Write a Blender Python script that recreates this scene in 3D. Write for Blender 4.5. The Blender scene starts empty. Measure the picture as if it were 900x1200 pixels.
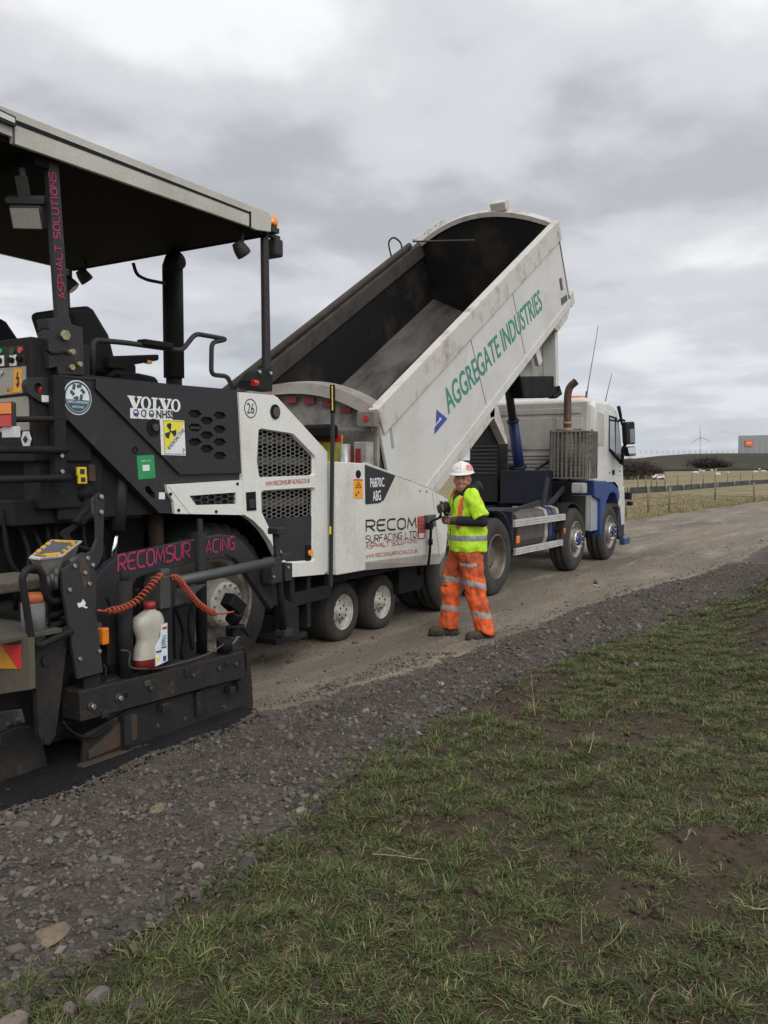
import bpy, bmesh, math, random
import numpy as np
from mathutils import Vector, Matrix, noise
from mathutils.geometry import tessellate_polygon

R_ = math.radians
random.seed(7); RNG = np.random.default_rng(7)
scene = bpy.context.scene
COL = scene.collection

# ------------------------------------------------------------------ camera, sky, sun, exposure
YAW, EYE = R_(31.4), 1.78                      # machines stand along +X; the camera looks 31.4 deg to their left
PITCH = math.atan(55 / 1000.)
fwd = Vector((math.cos(YAW) * math.cos(PITCH), math.sin(YAW) * math.cos(PITCH), -math.sin(PITCH)))
rgt = Vector((math.sin(YAW), -math.cos(YAW), 0))
upv = rgt.cross(fwd)
cam = bpy.data.cameras.new('camera'); camo = bpy.data.objects.new('camera', cam); COL.objects.link(camo)
camo.location = (0, 0, EYE)
camo.rotation_euler = Matrix((rgt, upv, -fwd)).transposed().to_euler()
cam.sensor_fit = 'VERTICAL'; cam.sensor_height = 36; cam.sensor_width = 27; cam.lens = 30.0
cam.clip_end = 6000; cam.clip_start = 0.05
scene.camera = camo

SUN_EL, SUN_AZ = R_(44), math.atan2(-0.80, -0.55)   # azimuth of the sun in the XY plane
w = bpy.data.worlds.new('World'); scene.world = w; w.use_nodes = True
nt = w.node_tree; nt.nodes.clear()
def N(t, **k):
    n = nt.nodes.new(t)
    for a, b in k.items(): setattr(n, a, b)
    return n
def LK(a, b): nt.links.new(a, b)
out = N('ShaderNodeOutputWorld')
sky = N('ShaderNodeTexSky', sky_type='NISHITA', sun_disc=False, sun_elevation=SUN_EL, sun_rotation=math.pi / 2 - SUN_AZ)
bg1 = N('ShaderNodeBackground'); bg1.inputs[1].default_value = 0.09; LK(sky.outputs[0], bg1.inputs[0])
tc = N('ShaderNodeTexCoord'); sep = N('ShaderNodeSeparateXYZ'); LK(tc.outputs['Generated'], sep.inputs[0])
def MA(op, a, b=None, c=None):
    n = N('ShaderNodeMath', operation=op)
    for i, x in enumerate((a, b, c)):
        if x is None: continue
        if isinstance(x, (int, float)): n.inputs[i].default_value = x
        else: LK(x, n.inputs[i])
    return n.outputs[0]
zc = MA('ADD', MA('MAXIMUM', sep.outputs[2], 0.0), 0.16)
px_ = MA('DIVIDE', sep.outputs[0], zc); py_ = MA('DIVIDE', sep.outputs[1], zc)
cmb = N('ShaderNodeCombineXYZ'); LK(px_, cmb.inputs[0]); LK(py_, cmb.inputs[1]); cmb.inputs[2].default_value = 3.7
n1 = N('ShaderNodeTexNoise'); n1.inputs['Scale'].default_value = 0.85; n1.inputs['Detail'].default_value = 7; n1.inputs['Roughness'].default_value = 0.5; n1.inputs['Distortion'].default_value = 0.35
LK(cmb.outputs[0], n1.inputs['Vector'])
n2 = N('ShaderNodeTexNoise'); n2.inputs['Scale'].default_value = 2.6; n2.inputs['Detail'].default_value = 6; n2.inputs['Roughness'].default_value = 0.5
LK(cmb.outputs[0], n2.inputs['Vector'])
nm = MA('ADD', MA('MULTIPLY', n1.outputs['Fac'], 0.66), MA('MULTIPLY', n2.outputs['Fac'], 0.34))
rmp = N('ShaderNodeValToRGB'); LK(nm, rmp.inputs[0])
cr = rmp.color_ramp; cr.interpolation = 'EASE'
cr.elements[0].position = 0.39; cr.elements[0].color = (0.475, 0.485, 0.52, 1)
cr.elements[1].position = 0.63; cr.elements[1].color = (0.93, 0.935, 0.95, 1)
e = cr.elements.new(0.5); e.color = (0.67, 0.68, 0.715, 1)
# the cloud deck is thinner, so brighter, on the sun's side of the sky; a little duller and bluer low down
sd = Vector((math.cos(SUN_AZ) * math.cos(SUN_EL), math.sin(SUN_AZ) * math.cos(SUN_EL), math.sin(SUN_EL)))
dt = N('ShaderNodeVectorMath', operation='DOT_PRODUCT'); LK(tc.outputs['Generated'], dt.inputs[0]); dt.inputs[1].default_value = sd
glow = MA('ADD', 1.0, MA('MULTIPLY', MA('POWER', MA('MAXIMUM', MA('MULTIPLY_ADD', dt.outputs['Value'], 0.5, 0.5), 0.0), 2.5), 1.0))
low = N('ShaderNodeMapRange'); LK(sep.outputs[2], low.inputs[0]); low.inputs[1].default_value = 0.0; low.inputs[2].default_value = 0.22; low.inputs[3].default_value = 1.0; low.inputs[4].default_value = 0.0
lowc = N('ShaderNodeMix', data_type='RGBA'); LK(MA('MULTIPLY', low.outputs[0], 0.55), lowc.inputs['Factor']); LK(rmp.outputs[0], lowc.inputs['A']); lowc.inputs['B'].default_value = (0.46, 0.51, 0.585, 1)
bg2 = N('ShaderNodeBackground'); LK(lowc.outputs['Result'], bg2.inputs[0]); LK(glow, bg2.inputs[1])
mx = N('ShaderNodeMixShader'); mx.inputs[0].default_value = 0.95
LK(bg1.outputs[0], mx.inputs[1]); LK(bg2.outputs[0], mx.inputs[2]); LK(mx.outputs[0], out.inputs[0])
sl = bpy.data.lights.new('sun', 'SUN'); sl.energy = 0.95; sl.angle = R_(28); sl.color = (1.0, 0.96, 0.90)
so = bpy.data.objects.new('sun', sl); COL.objects.link(so); so.rotation_euler = sd.to_track_quat('Z', 'Y').to_euler()
scene.view_settings.view_transform = 'Standard'; scene.view_settings.look = 'None'
scene.view_settings.exposure = 0.0; scene.view_settings.gamma = 1.0; scene.view_settings.use_curve_mapping = False
scene.cycles.use_denoising = True
scene.cycles.max_bounces = 6

# ------------------------------------------------------------------ helpers
def ray(x, y): return fwd + rgt * ((x - 450) / 1000.) - upv * ((y - 600) / 1000.)
def side(x, y, Y):
    """where a sight line through a point of the photograph meets the upright plane at distance Y beside the camera -> (x, z)"""
    d = ray(x, y); t = Y / d.y
    return (d.x * t, EYE + d.z * t)
def SP(pts, Y): return [side(a, b, Y) for a, b in pts]
def rear(x, y, X):
    d = ray(x, y); t = X / d.x
    return (d.y * t, EYE + d.z * t)
def gnd(x, y, Z=0.):
    d = ray(x, y); t = (Z - EYE) / d.z
    return Vector((d.x * t, d.y * t, Z))
def V3(p, Y): return Vector((p[0], Y, p[1]))

class MB:
    def __init__(s): s.v = []; s.f = []; s.s = []; s.m = []
    def add(s, vs, fs, smooth=False, mi=0):
        o = len(s.v); s.v += [tuple(v) for v in vs]
        for f in fs: s.f.append([i + o for i in f]); s.s.append(smooth); s.m.append(mi)
        return s
    def box(s, x0, x1, y0, y1, z0, z1, mi=0):
        return s.add([(x0,y0,z0),(x1,y0,z0),(x1,y1,z0),(x0,y1,z0),(x0,y0,z1),(x1,y0,z1),(x1,y1,z1),(x0,y1,z1)],
              [(0,3,2,1),(4,5,6,7),(0,1,5,4),(1,2,6,5),(2,3,7,6),(3,0,4,7)], mi=mi)
    def obox(s, c, size, ax, ay, az=None, mi=0):
        c = Vector(c); ax = Vector(ax).normalized(); ay = Vector(ay).normalized(); az = ax.cross(ay).normalized() if az is None else Vector(az)
        vs = [c + ax*(i*size[0]/2) + ay*(j*size[1]/2) + az*(k*size[2]/2) for k in (-1,1) for i, j in ((-1,-1),(1,-1),(1,1),(-1,1))]
        return s.add(vs, [(0,3,2,1),(4,5,6,7),(0,1,5,4),(1,2,6,5),(2,3,7,6),(3,0,4,7)], mi=mi)
    def bar(s, p0, p1, w, t, side_dir=(0,1,0), mi=0):
        p0 = Vector(p0); p1 = Vector(p1); d = p1 - p0
        sd_ = Vector(side_dir); ay = (sd_ - d * (sd_.dot(d) / d.dot(d))).normalized()
        return s.obox((p0+p1)/2, (d.length, t, w), d, ay, mi=mi)
    def prism(s, poly, y0, y1, mi=0):
        n = len(poly); vs = [(p[0], y0, p[1]) for p in poly] + [(p[0], y1, p[1]) for p in poly]
        return s.add(vs, [list(range(n)), list(range(2*n-1, n-1, -1))] + [(i, i+n, (i+1)%n+n, (i+1)%n) for i in range(n)], mi=mi)
    def xprism(s, poly, x0, x1, mi=0):
        n = len(poly); vs = [(x0, p[0], p[1]) for p in poly] + [(x1, p[0], p[1]) for p in poly]
        return s.add(vs, [list(range(n)), list(range(2*n-1, n-1, -1))] + [(i, i+n, (i+1)%n+n, (i+1)%n) for i in range(n)], mi=mi)
    def plate(s, outer, holes, y0, y1, mi=0):
        loops = [outer] + list(holes); flat = [p for l in loops for p in l]
        tris = tessellate_polygon([[Vector((p[0], p[1], 0)) for p in l] for l in loops])
        n = len(flat)
        vs = [(p[0], y0, p[1]) for p in flat] + [(p[0], y1, p[1]) for p in flat]
        fs = [tuple(t) for t in tris] + [tuple(i + n for i in reversed(t)) for t in tris]
        o = 0
        for l in loops:
            k = len(l)
            fs += [(o+i, o+i+n, o+(i+1)%k+n, o+(i+1)%k) for i in range(k)]; o += k
        return s.add(vs, fs, mi=mi)
    def tube(s, path, r, n=8, smooth=True, mi=0, caps=True, closed=False, flat=1.0):
        P = [Vector(p) for p in path]; k = len(P); rs = r if isinstance(r, (list, tuple)) else [r]*k
        T = []
        for i in range(k):
            a = P[i-1] if (i or closed) else P[0]; b = P[(i+1) % k] if (i < k-1 or closed) else P[-1]
            T.append((b - a).normalized())
        ref = Vector((0,0,1)) if abs(T[0].z) < 0.9 else Vector((0,1,0))
        u = T[0].cross(ref).normalized(); vs = []
        for i in range(k):
            if i: u = (u - T[i]*u.dot(T[i])).normalized()
            w_ = T[i].cross(u)
            for j in range(n):
                a = 2*math.pi*j/n; vs.append(P[i] + u*(math.cos(a)*rs[i]) + w_*(math.sin(a)*rs[i]*flat))
        fs = []
        for i in range(k if closed else k-1):
            i2 = (i+1) % k
            fs += [(i*n+j, i*n+(j+1)%n, i2*n+(j+1)%n, i2*n+j) for j in range(n)]
        s.add(vs, fs, smooth, mi)
        if caps and not closed:
            o = len(s.v) - len(vs)
            s.f.append([o+j for j in reversed(range(n))]); s.s.append(False); s.m.append(mi)
            s.f.append([o+(k-1)*n+j for j in range(n)]); s.s.append(False); s.m.append(mi)
        return s
    def cyl(s, p0, p1, r0, r1=None, n=16, mi=0): return s.tube([p0, p1], [r0, r0 if r1 is None else r1], n, True, mi)
    def lathe(s, prof, c, n=32, axis=(0,1,0), smooth=True, mi=0, mod=None):
        """prof: (radius, offset along axis)"""
        A = Vector(axis).normalized(); ref = Vector((0,0,1)) if abs(A.z) < .9 else Vector((1,0,0))
        u = A.cross(ref).normalized(); w_ = A.cross(u); c = Vector(c); vs = []; k = len(prof)
        for j in range(n):
            a = 2*math.pi*j/n
            for i, (r, t) in enumerate(prof):
                if mod: r = mod(i, j, r)
                vs.append(c + A*t + u*(math.cos(a)*r) + w_*(math.sin(a)*r))
        fs = [(j*k+i, ((j+1)%n)*k+i, ((j+1)%n)*k+i+1, j*k+i+1) for j in range(n) for i in range(k-1)]
        return s.add(vs, fs, smooth, mi)
    def ball(s, c, r, n=10, axes=None, mi=0):
        c = Vector(c); rx, ry, rz = (r, r, r) if isinstance(r, (int, float)) else r
        A = axes or (Vector((1,0,0)), Vector((0,1,0)), Vector((0,0,1))); vs = []; m = n*2
        for i in range(n+1):
            t = math.pi*i/n
            for j in range(m):
                a = 2*math.pi*j/m
                vs.append(c + A[0]*(rx*math.sin(t)*math.cos(a)) + A[1]*(ry*math.sin(t)*math.sin(a)) + A[2]*(rz*math.cos(t)))
        return s.add(vs, [(i*m+j, (i+1)*m+j, (i+1)*m+(j+1)%m, i*m+(j+1)%m) for i in range(n) for j in range(m)], True, mi)
    def mesh(s, name):
        me = bpy.data.meshes.new(name); me.from_pydata(s.v, [], s.f)
        me.polygons.foreach_set('use_smooth', s.s); me.polygons.foreach_set('material_index', s.m)
        bm = bmesh.new(); bm.from_mesh(me)
        bmesh.ops.remove_doubles(bm, verts=bm.verts, dist=1e-6)
        bmesh.ops.recalc_face_normals(bm, faces=bm.faces); bm.to_mesh(me); bm.free()
        return me
    def build(s, name, mats, parent=None, bevel=0.0, label=None, seg=2):
        return link(name, s.mesh(name), mats, parent, bevel, label, seg)

def link(name, me, mats, parent=None, bevel=0., label=None, seg=2):
    o = bpy.data.objects.new(name, me); COL.objects.link(o)
    for m in (mats if isinstance(mats, (list, tuple)) else [mats]): me.materials.append(m)
    if parent is not None:
        o.parent = parent
        o.location = Vector((0,0,0)) - ORIG.get(parent.name, Vector((0,0,0)))
    ORIG[o.name] = Vector((0,0,0))
    if bevel:
        b = o.modifiers.new('bevel', 'BEVEL'); b.width = bevel; b.segments = seg; b.limit_method = 'ANGLE'; b.angle_limit = R_(35)
    if label: o['label'] = label
    return o
ORIG = {}                                       # world origin of each thing, so that children keep world coordinates
def thing(name, loc, label, cat, group=None):
    o = bpy.data.objects.new(name, None); COL.objects.link(o); o.location = loc; o.empty_display_size = .2
    ORIG[o.name] = Vector(loc); tag(o, label, cat, group); return o
def tag(o, label=None, cat=None, group=None, kind=None):
    for k, x in (('label', label), ('category', cat), ('group', group), ('kind', kind)):
        if x: o[k] = x
    return o
def pempty(name, parent, label=None):           # a part that only gathers sub-parts
    o = bpy.data.objects.new(name, None); COL.objects.link(o); o.parent = parent
    o.location = Vector((0,0,0)) - ORIG[parent.name]; ORIG[o.name] = Vector((0,0,0)); o.empty_display_size = .1
    if label: o['label'] = label
    return o
def dup(o, parent=None, loc=None):              # a thing or part, its parts and their sub-parts
    c = o.copy(); COL.objects.link(c); ORIG[c.name] = ORIG.get(o.name, Vector((0,0,0))).copy()
    if parent is not None: c.parent = parent
    if loc is not None: c.location = loc
    for ch in list(o.children): dup(ch, c)
    return c

# ------------------------------------------------------------------ materials
MATS = {}
def M(name, col, rough=.6, metal=0., dirt=None, amt=.5, scale=2.5, lo=.42, hi=.68, bump=0., bscale=70., stretch=(1,1,1), spec=.5, fine=.10, coat=0., emis=0., wear=None, wamt=.4, wscale=11., wlo=.60, whi=.70):
    m = bpy.data.materials.new(name); m.use_nodes = True; t = m.node_tree; b = t.nodes['Principled BSDF']
    L = t.links.new
    b.inputs['Roughness'].default_value = rough; b.inputs['Metallic'].default_value = metal
    b.inputs['Specular IOR Level'].default_value = spec; b.inputs['Coat Weight'].default_value = coat
    tcn = t.nodes.new('ShaderNodeTexCoord'); mp = t.nodes.new('ShaderNodeMapping'); L(tcn.outputs['Object'], mp.inputs[0]); mp.inputs['Scale'].default_value = stretch
    n = t.nodes.new('ShaderNodeTexNoise'); L(mp.outputs[0], n.inputs['Vector']); n.inputs['Scale'].default_value = scale; n.inputs['Detail'].default_value = 9; n.inputs['Roughness'].default_value = .68
    r = t.nodes.new('ShaderNodeMapRange'); L(n.outputs['Fac'], r.inputs[0]); r.inputs[1].default_value = lo; r.inputs[2].default_value = hi; r.inputs[3].default_value = 0; r.inputs[4].default_value = amt if dirt else 0
    mi = t.nodes.new('ShaderNodeMix'); mi.data_type = 'RGBA'; L(r.outputs[0], mi.inputs['Factor'])
    mi.inputs['A'].default_value = (*col, 1); mi.inputs['B'].default_value = (*(dirt or col), 1)
    if wear:
        wn = t.nodes.new('ShaderNodeTexNoise'); L(tcn.outputs['Object'], wn.inputs['Vector']); wn.inputs['Scale'].default_value = wscale; wn.inputs['Detail'].default_value = 12; wn.inputs['Roughness'].default_value = .78
        wr = t.nodes.new('ShaderNodeMapRange'); L(wn.outputs['Fac'], wr.inputs[0]); wr.inputs[1].default_value = wlo; wr.inputs[2].default_value = whi; wr.inputs[3].default_value = 0; wr.inputs[4].default_value = wamt
        wm = t.nodes.new('ShaderNodeMix'); wm.data_type = 'RGBA'; L(wr.outputs[0], wm.inputs['Factor']); L(mi.outputs['Result'], wm.inputs['A']); wm.inputs['B'].default_value = (*wear, 1); mi = wm
    n2_ = t.nodes.new('ShaderNodeTexNoise'); L(tcn.outputs['Object'], n2_.inputs['Vector']); n2_.inputs['Scale'].default_value = bscale; n2_.inputs['Detail'].default_value = 3
    r2 = t.nodes.new('ShaderNodeMapRange'); L(n2_.outputs['Fac'], r2.inputs[0]); r2.inputs[1].default_value = .3; r2.inputs[2].default_value = .7; r2.inputs[3].default_value = 1-fine; r2.inputs[4].default_value = 1+fine
    mu = t.nodes.new('ShaderNodeMix'); mu.data_type = 'RGBA'; mu.blend_type = 'MULTIPLY'; mu.inputs['Factor'].default_value = 1
    L(mi.outputs['Result'], mu.inputs['A']); L(r2.outputs[0], mu.inputs['B']); L(mu.outputs['Result'], b.inputs['Base Color'])
    if dirt:
        rr = t.nodes.new('ShaderNodeMapRange'); L(r.outputs[0], rr.inputs[0]); rr.inputs[1].default_value = 0; rr.inputs[2].default_value = max(amt, .01); rr.inputs[3].default_value = rough; rr.inputs[4].default_value = min(1, rough+.25); L(rr.outputs[0], b.inputs['Roughness'])
    if bump:
        bp = t.nodes.new('ShaderNodeBump'); bp.inputs['Strength'].default_value = bump; bp.inputs['Distance'].default_value = .01; L(n2_.outputs['Fac'], bp.inputs['Height']); L(bp.outputs[0], b.inputs['Normal'])
    if emis: b.inputs['Emission Color'].default_value = (*col, 1); b.inputs['Emission Strength'].default_value = emis
    MATS[name] = m; return m
BROWN = (.16, .12, .08)
pav_white = M('pav_white', (.74, .735, .68), .38, dirt=(.45, .40, .32), amt=.55, scale=1.6, lo=.5, hi=.85, wear=(.22, .17, .12), wamt=.35, wlo=.62, whi=.72)
hop_white = M('hop_white', (.67, .66, .61), .42, dirt=(.33, .29, .23), amt=.7, scale=2.2, lo=.47, hi=.8, stretch=(1, 1, .6), wear=(.16, .11, .075), wamt=.45, wscale=7, wlo=.59, whi=.70)
pav_grey = M('pav_grey', (.024, .025, .028), .5, dirt=(.045, .041, .036), amt=.6, scale=2.4, spec=.35, wear=(.10, .09, .075), wamt=.45, wscale=9, wlo=.58, whi=.70)
pav_dark = M('pav_dark', (.012, .012, .013), .62, dirt=(.030, .025, .020), amt=.7, scale=4, spec=.25, wear=(.085, .07, .055), wamt=.5, wscale=12, wlo=.58, whi=.68)
black = M('black', (.007, .007, .008), .6, dirt=(.016, .014, .012), amt=.5, scale=5, spec=.2)
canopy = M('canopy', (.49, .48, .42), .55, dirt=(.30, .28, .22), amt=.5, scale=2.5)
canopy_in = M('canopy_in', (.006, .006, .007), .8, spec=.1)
steel = M('steel', (.55, .55, .54), .35, 1., dirt=(.25, .22, .18), amt=.5, scale=8)
chrome = M('chrome', (.80, .82, .86), .12, 1.)
galv = M('galv', (.085, .09, .09), .5, .6, dirt=(.09, .08, .07), amt=.6, scale=6)
screed = M('screed', (.015, .014, .013), .62, .1, dirt=(.050, .034, .022), amt=.75, scale=3.2, lo=.48, hi=.75, bump=.35, bscale=55, wear=(.13, .095, .065), wamt=.55, wscale=10, wlo=.57, whi=.68)
rust = M('rust', (.07, .042, .025), .8, dirt=(.035, .03, .026), amt=.8, scale=7, bump=.3)
rubber = M('rubber', (.022, .021, .020), .85, dirt=(.075, .066, .052), amt=.75, scale=3.5, lo=.38, hi=.7, bump=.2, bscale=120)
rim_dirty = M('rim_dirty', (.34, .31, .26), .6, .3, dirt=(.10, .08, .06), amt=.85, scale=5, lo=.4, hi=.65)
rim_pale = M('rim_pale', (.55, .53, .47), .55, .1, dirt=(.16, .13, .10), amt=.8, scale=7, lo=.45, hi=.7)
amber = M('amber', (.85, .24, .02), .25, coat=.4)
redlens = M('redlens', (.55, .02, .015), .25, coat=.4)
lens = M('lens', (.55, .55, .52), .15, coat=.5)
pink = M('pink', (.40, .03, .10), .6, dirt=(.14, .02, .04), amt=.7, scale=18, lo=.45, hi=.65)
redtxt = M('redtxt', (.38, .06, .06), .6)
blk_txt = M('blk_txt', (.02, .02, .022), .5)
white_txt = M('white_txt', (.78, .78, .77), .5)
yellow = M('yellow', (.80, .60, .02), .45, dirt=(.4, .3, .05), amt=.4, scale=9)
yel_sign = M('yel_sign', (.82, .72, .05), .45)
org_sign = M('org_sign', (.85, .36, .02), .5)
green_sign = M('green_sign', (.02, .30, .09), .45)
teal = M('teal', (.03, .10, .13), .45)
navy = M('navy', (.035, .05, .20), .45)
cab_beige = M('cab_beige', (.34, .32, .265), .5, dirt=(.26, .23, .18), amt=.5, scale=5)
hivis_red = M('hivis_red', (.70, .03, .03), .4); hivis_amb = M('hivis_amb', (.75, .33, .02), .4, dirt=(.25, .13, .04), amt=.7, scale=9)
coil_or = M('coil_or', (.38, .062, .018), .55, dirt=(.25, .07, .03), amt=.6, scale=20)
trk_white = M('trk_white', (.60, .59, .55), .42, dirt=(.38, .34, .29), amt=.55, scale=1.3, lo=.45, hi=.8, stretch=(1, 1, 1), wear=(.20, .155, .12), wamt=.35, wscale=5, wlo=.56, whi=.70)
rail_white = M('rail_white', (.54, .51, .46), .5, dirt=(.20, .14, .10), amt=.75, scale=5, lo=.5, hi=.72)
body_in = M('body_in', (.006, .006, .007), .6, .1, dirt=(.060, .038, .022), amt=.7, scale=1.3, lo=.50, hi=.72)
slope_m = M('slope_m', (.125, .112, .10), .5, .4, dirt=(.022, .018, .015), amt=.92, scale=1.5, lo=.40, hi=.62, stretch=(.4, 1.6, .4))
body_floor = M('body_floor', (.085, .062, .048), .45, .4, dirt=(.014, .011, .009), amt=.95, scale=1.7, lo=.38, hi=.58, stretch=(.42, 1.5, .42))
blue = M('blue', (.008, .025, .15), .4, dirt=(.03, .035, .06), amt=.6, scale=4)
blue_d = M('blue_d', (.007, .010, .032), .5, dirt=(.025, .023, .022), amt=.7, scale=4)
cabblue = M('cabblue', (.014, .048, .215), .38, dirt=(.08, .08, .10), amt=.5, scale=4)
cabwhite = M('cabwhite', (.66, .655, .62), .35, dirt=(.40, .37, .31), amt=.65, scale=1.8, lo=.45, hi=.75, coat=.2)
cabback = M('cabback', (.48, .455, .41), .55, dirt=(.26, .23, .19), amt=.7, scale=2.2, lo=.42, hi=.72)
grey_pl = M('grey_pl', (.07, .07, .07), .6, dirt=(.16, .14, .11), amt=.5, scale=4)
dark_pl = M('dark_pl', (.020, .020, .021), .6, dirt=(.045, .038, .032), amt=.5, scale=4)
alu = M('alu', (.66, .65, .62), .45, .35, dirt=(.30, .27, .22), amt=.6, scale=5)
glass = M('glass', (.05, .075, .075), .06, spec=.8, coat=.6)
exh = M('exh', (.15, .10, .075), .55, .6, dirt=(.07, .05, .04), amt=.7, scale=8)
mesh_gr = M('mesh_gr', (.27, .25, .22), .55, .5, dirt=(.09, .08, .07), amt=.6, scale=6)
wood = M('wood', (.30, .24, .16), .85, dirt=(.16, .13, .09), amt=.6, scale=9)

# ------------------------------------------------------------------ lettering
def font_mesh(txt, bold=0., shear=0.):
    cu = bpy.data.curves.new('lettering', 'FONT'); cu.body = txt; cu.size = 1; cu.offset = bold; cu.shear = shear; cu.resolution_u = 3
    o = bpy.data.objects.new('lettering', cu); COL.objects.link(o); bpy.context.view_layer.update()
    me = bpy.data.meshes.new_from_object(o.evaluated_get(bpy.context.evaluated_depsgraph_get()))
    bpy.data.objects.remove(o); bpy.data.curves.remove(cu); return me
def lay(pts2, faces, mb, o, ex, ez, nrm, depth=.0015, mi=0):
    """flat figure in the unit square, laid on a plane at o with edges ex, ez, standing proud along nrm"""
    n = len(pts2); o = Vector(o); fr = [o + ex*a + ez*b + nrm*depth for a, b in pts2]; mb.add(fr, faces, mi=mi)
def text(name, txt, mat, parent, o, ex, ez, nrm=Vector((0,-1,0)), bold=0., depth=.003):
    me = font_mesh(txt, bold); vs = np.array([v.co for v in me.vertices]); lo_ = vs.min(0); hi_ = vs.max(0)
    p2 = [((v[0]-lo_[0])/(hi_[0]-lo_[0]), (v[1]-lo_[1])/(hi_[1]-lo_[1])) for v in vs]
    mb = MB(); lay(p2, [tuple(p.vertices) for p in me.polygons], mb, o, Vector(ex), Vector(ez), nrm, depth)
    bpy.data.meshes.remove(me); return mb.build(name, mat, parent)
G = {  # plain angular letters drawn as strokes in a unit cell
 'A': [[(0,0),(.5,1),(1,0)],[(.22,.33),(.78,.33)]], 'C': [[(1,1),(.3,1),(0,.8),(0,.2),(.3,0),(1,0)]],
 'D': [[(0,0),(0,1),(.7,1),(1,.75),(1,.25),(.7,0),(0,0)]], 'E': [[(1,1),(.25,1),(0,.8),(0,.2),(.25,0),(1,0)],[(.06,.52),(.9,.52)]],
 'F': [[(0,0),(0,.8),(.25,1),(1,1)],[(.06,.5),(.85,.5)]], 'G': [[(1,1),(.3,1),(0,.8),(0,.2),(.3,0),(1,0),(1,.48),(.55,.48)]],
 'H': [[(0,0),(0,1)],[(1,0),(1,1)],[(.05,.5),(.95,.5)]], 'I': [[(.5,0),(.5,1)]], 'K': [[(0,0),(0,1)],[(1,1),(.1,.5),(1,0)]],
 'L': [[(0,1),(0,.15),(.2,0),(1,0)]], 'M': [[(0,0),(.12,1),(.5,.25),(.88,1),(1,0)]], 'N': [[(0,0),(0,1),(1,0),(1,1)]],
 'O': [[(.3,1),(0,.8),(0,.2),(.3,0),(.7,0),(1,.2),(1,.8),(.7,1),(.3,1)]], 'P': [[(0,0),(0,1),(.75,1),(1,.85),(1,.6),(.75,.45),(.08,.45)]],
 'R': [[(0,0),(0,1),(.75,1),(1,.85),(1,.6),(.75,.45),(.08,.45)],[(.4,.42),(1,0)]], 'S': [[(1,1),(.3,1),(0,.85),(0,.62),(1,.4),(1,.15),(.75,0),(0,0)]],
 'T': [[(0,1),(1,1)],[(.5,.95),(.5,0)]], 'U': [[(0,1),(0,.2),(.3,0),(.7,0),(1,.2),(1,1)]], 'W': [[(0,1),(.25,0),(.5,.8),(.75,0),(1,1)]],
 'V': [[(0,1),(.5,0),(1,1)]], '.': [[(.4,0),(.4,.12)]] }
WID = {'I': .3, '.': .3, 'W': 1.2, 'M': 1.2, ' ': .55}
def strokes(name, txt, mat, parent, o, ex, ez, nrm=Vector((0,-1,0)), wt=.12, gap=.32, depth=.003):
    ex = Vector(ex); ez = Vector(ez); tot = sum(WID.get(c, 1.) for c in txt) + gap*(len(txt)-1); cell = ex.length/tot
    ux = ex.normalized(); H = ez.length; uz = ez.normalized(); hw = wt*H/2; mb = MB(); x = 0; o = Vector(o); k = 0
    for c in txt:
        wd = WID.get(c, 1.)
        for line in G.get(c, []):
            P = [Vector(((x + a*wd)*cell, hw + b*(H-2*hw))) for a, b in line]; n = len(P); L_ = []; Rr = []
            for i in range(n):
                d0 = (P[i]-P[i-1]).normalized() if i else None; d1 = (P[i+1]-P[i]).normalized() if i < n-1 else None
                if i == 0 and P[0] == P[-1]: d0 = (P[0]-P[-2]).normalized()
                if i == n-1 and P[0] == P[-1]: d1 = (P[1]-P[0]).normalized()
                d = (d0 or d1) + (d1 or d0); d.normalize(); nn = Vector((-d.y, d.x))
                ref = d1 or d0; cs = max(.5, nn.dot(Vector((-ref.y, ref.x))))
                L_.append(P[i]+nn*hw/cs); Rr.append(P[i]-nn*hw/cs)
            dz = depth + .0004*(k % 4); k += 1
            vs = [o + ux*p.x + uz*p.y + nrm*dz for p in L_ + Rr]
            mb.add(vs, [(i, i+n, i+1+n, i+1) for i in range(n-1)])
        x += wd + gap
    return mb.build(name, mat, parent)
def quad_on(p0, p1, pt, Y):
    """origin, ex, ez on the plane Y from photograph points: baseline start, baseline end, top over the start"""
    o = V3(side(*p0, Y), Y); return o, V3(side(*p1, Y), Y) - o, V3(side(*pt, Y), Y) - o
def circ(c, r, n=24, sx=1., ph=0.): return [(c[0] + sx*r*math.cos(ph+2*math.pi*i/n), c[1] + r*math.sin(ph+2*math.pi*i/n)) for i in range(n)]
def hexagon(c, rx, rz): return [(c[0]+rx*a, c[1]+rz*b) for a, b in ((1,0),(.5,1),(-.5,1),(-1,0),(-.5,-1),(.5,-1))]
def inside(p, poly):
    r = False; j = len(poly)-1
    for i in range(len(poly)):
        a, b = poly[i], poly[j]
        if (a[1] > p[1]) != (b[1] > p[1]) and p[0] < (b[0]-a[0])*(p[1]-a[1])/(b[1]-a[1])+a[0]: r = not r
        j = i
    return r
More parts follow.
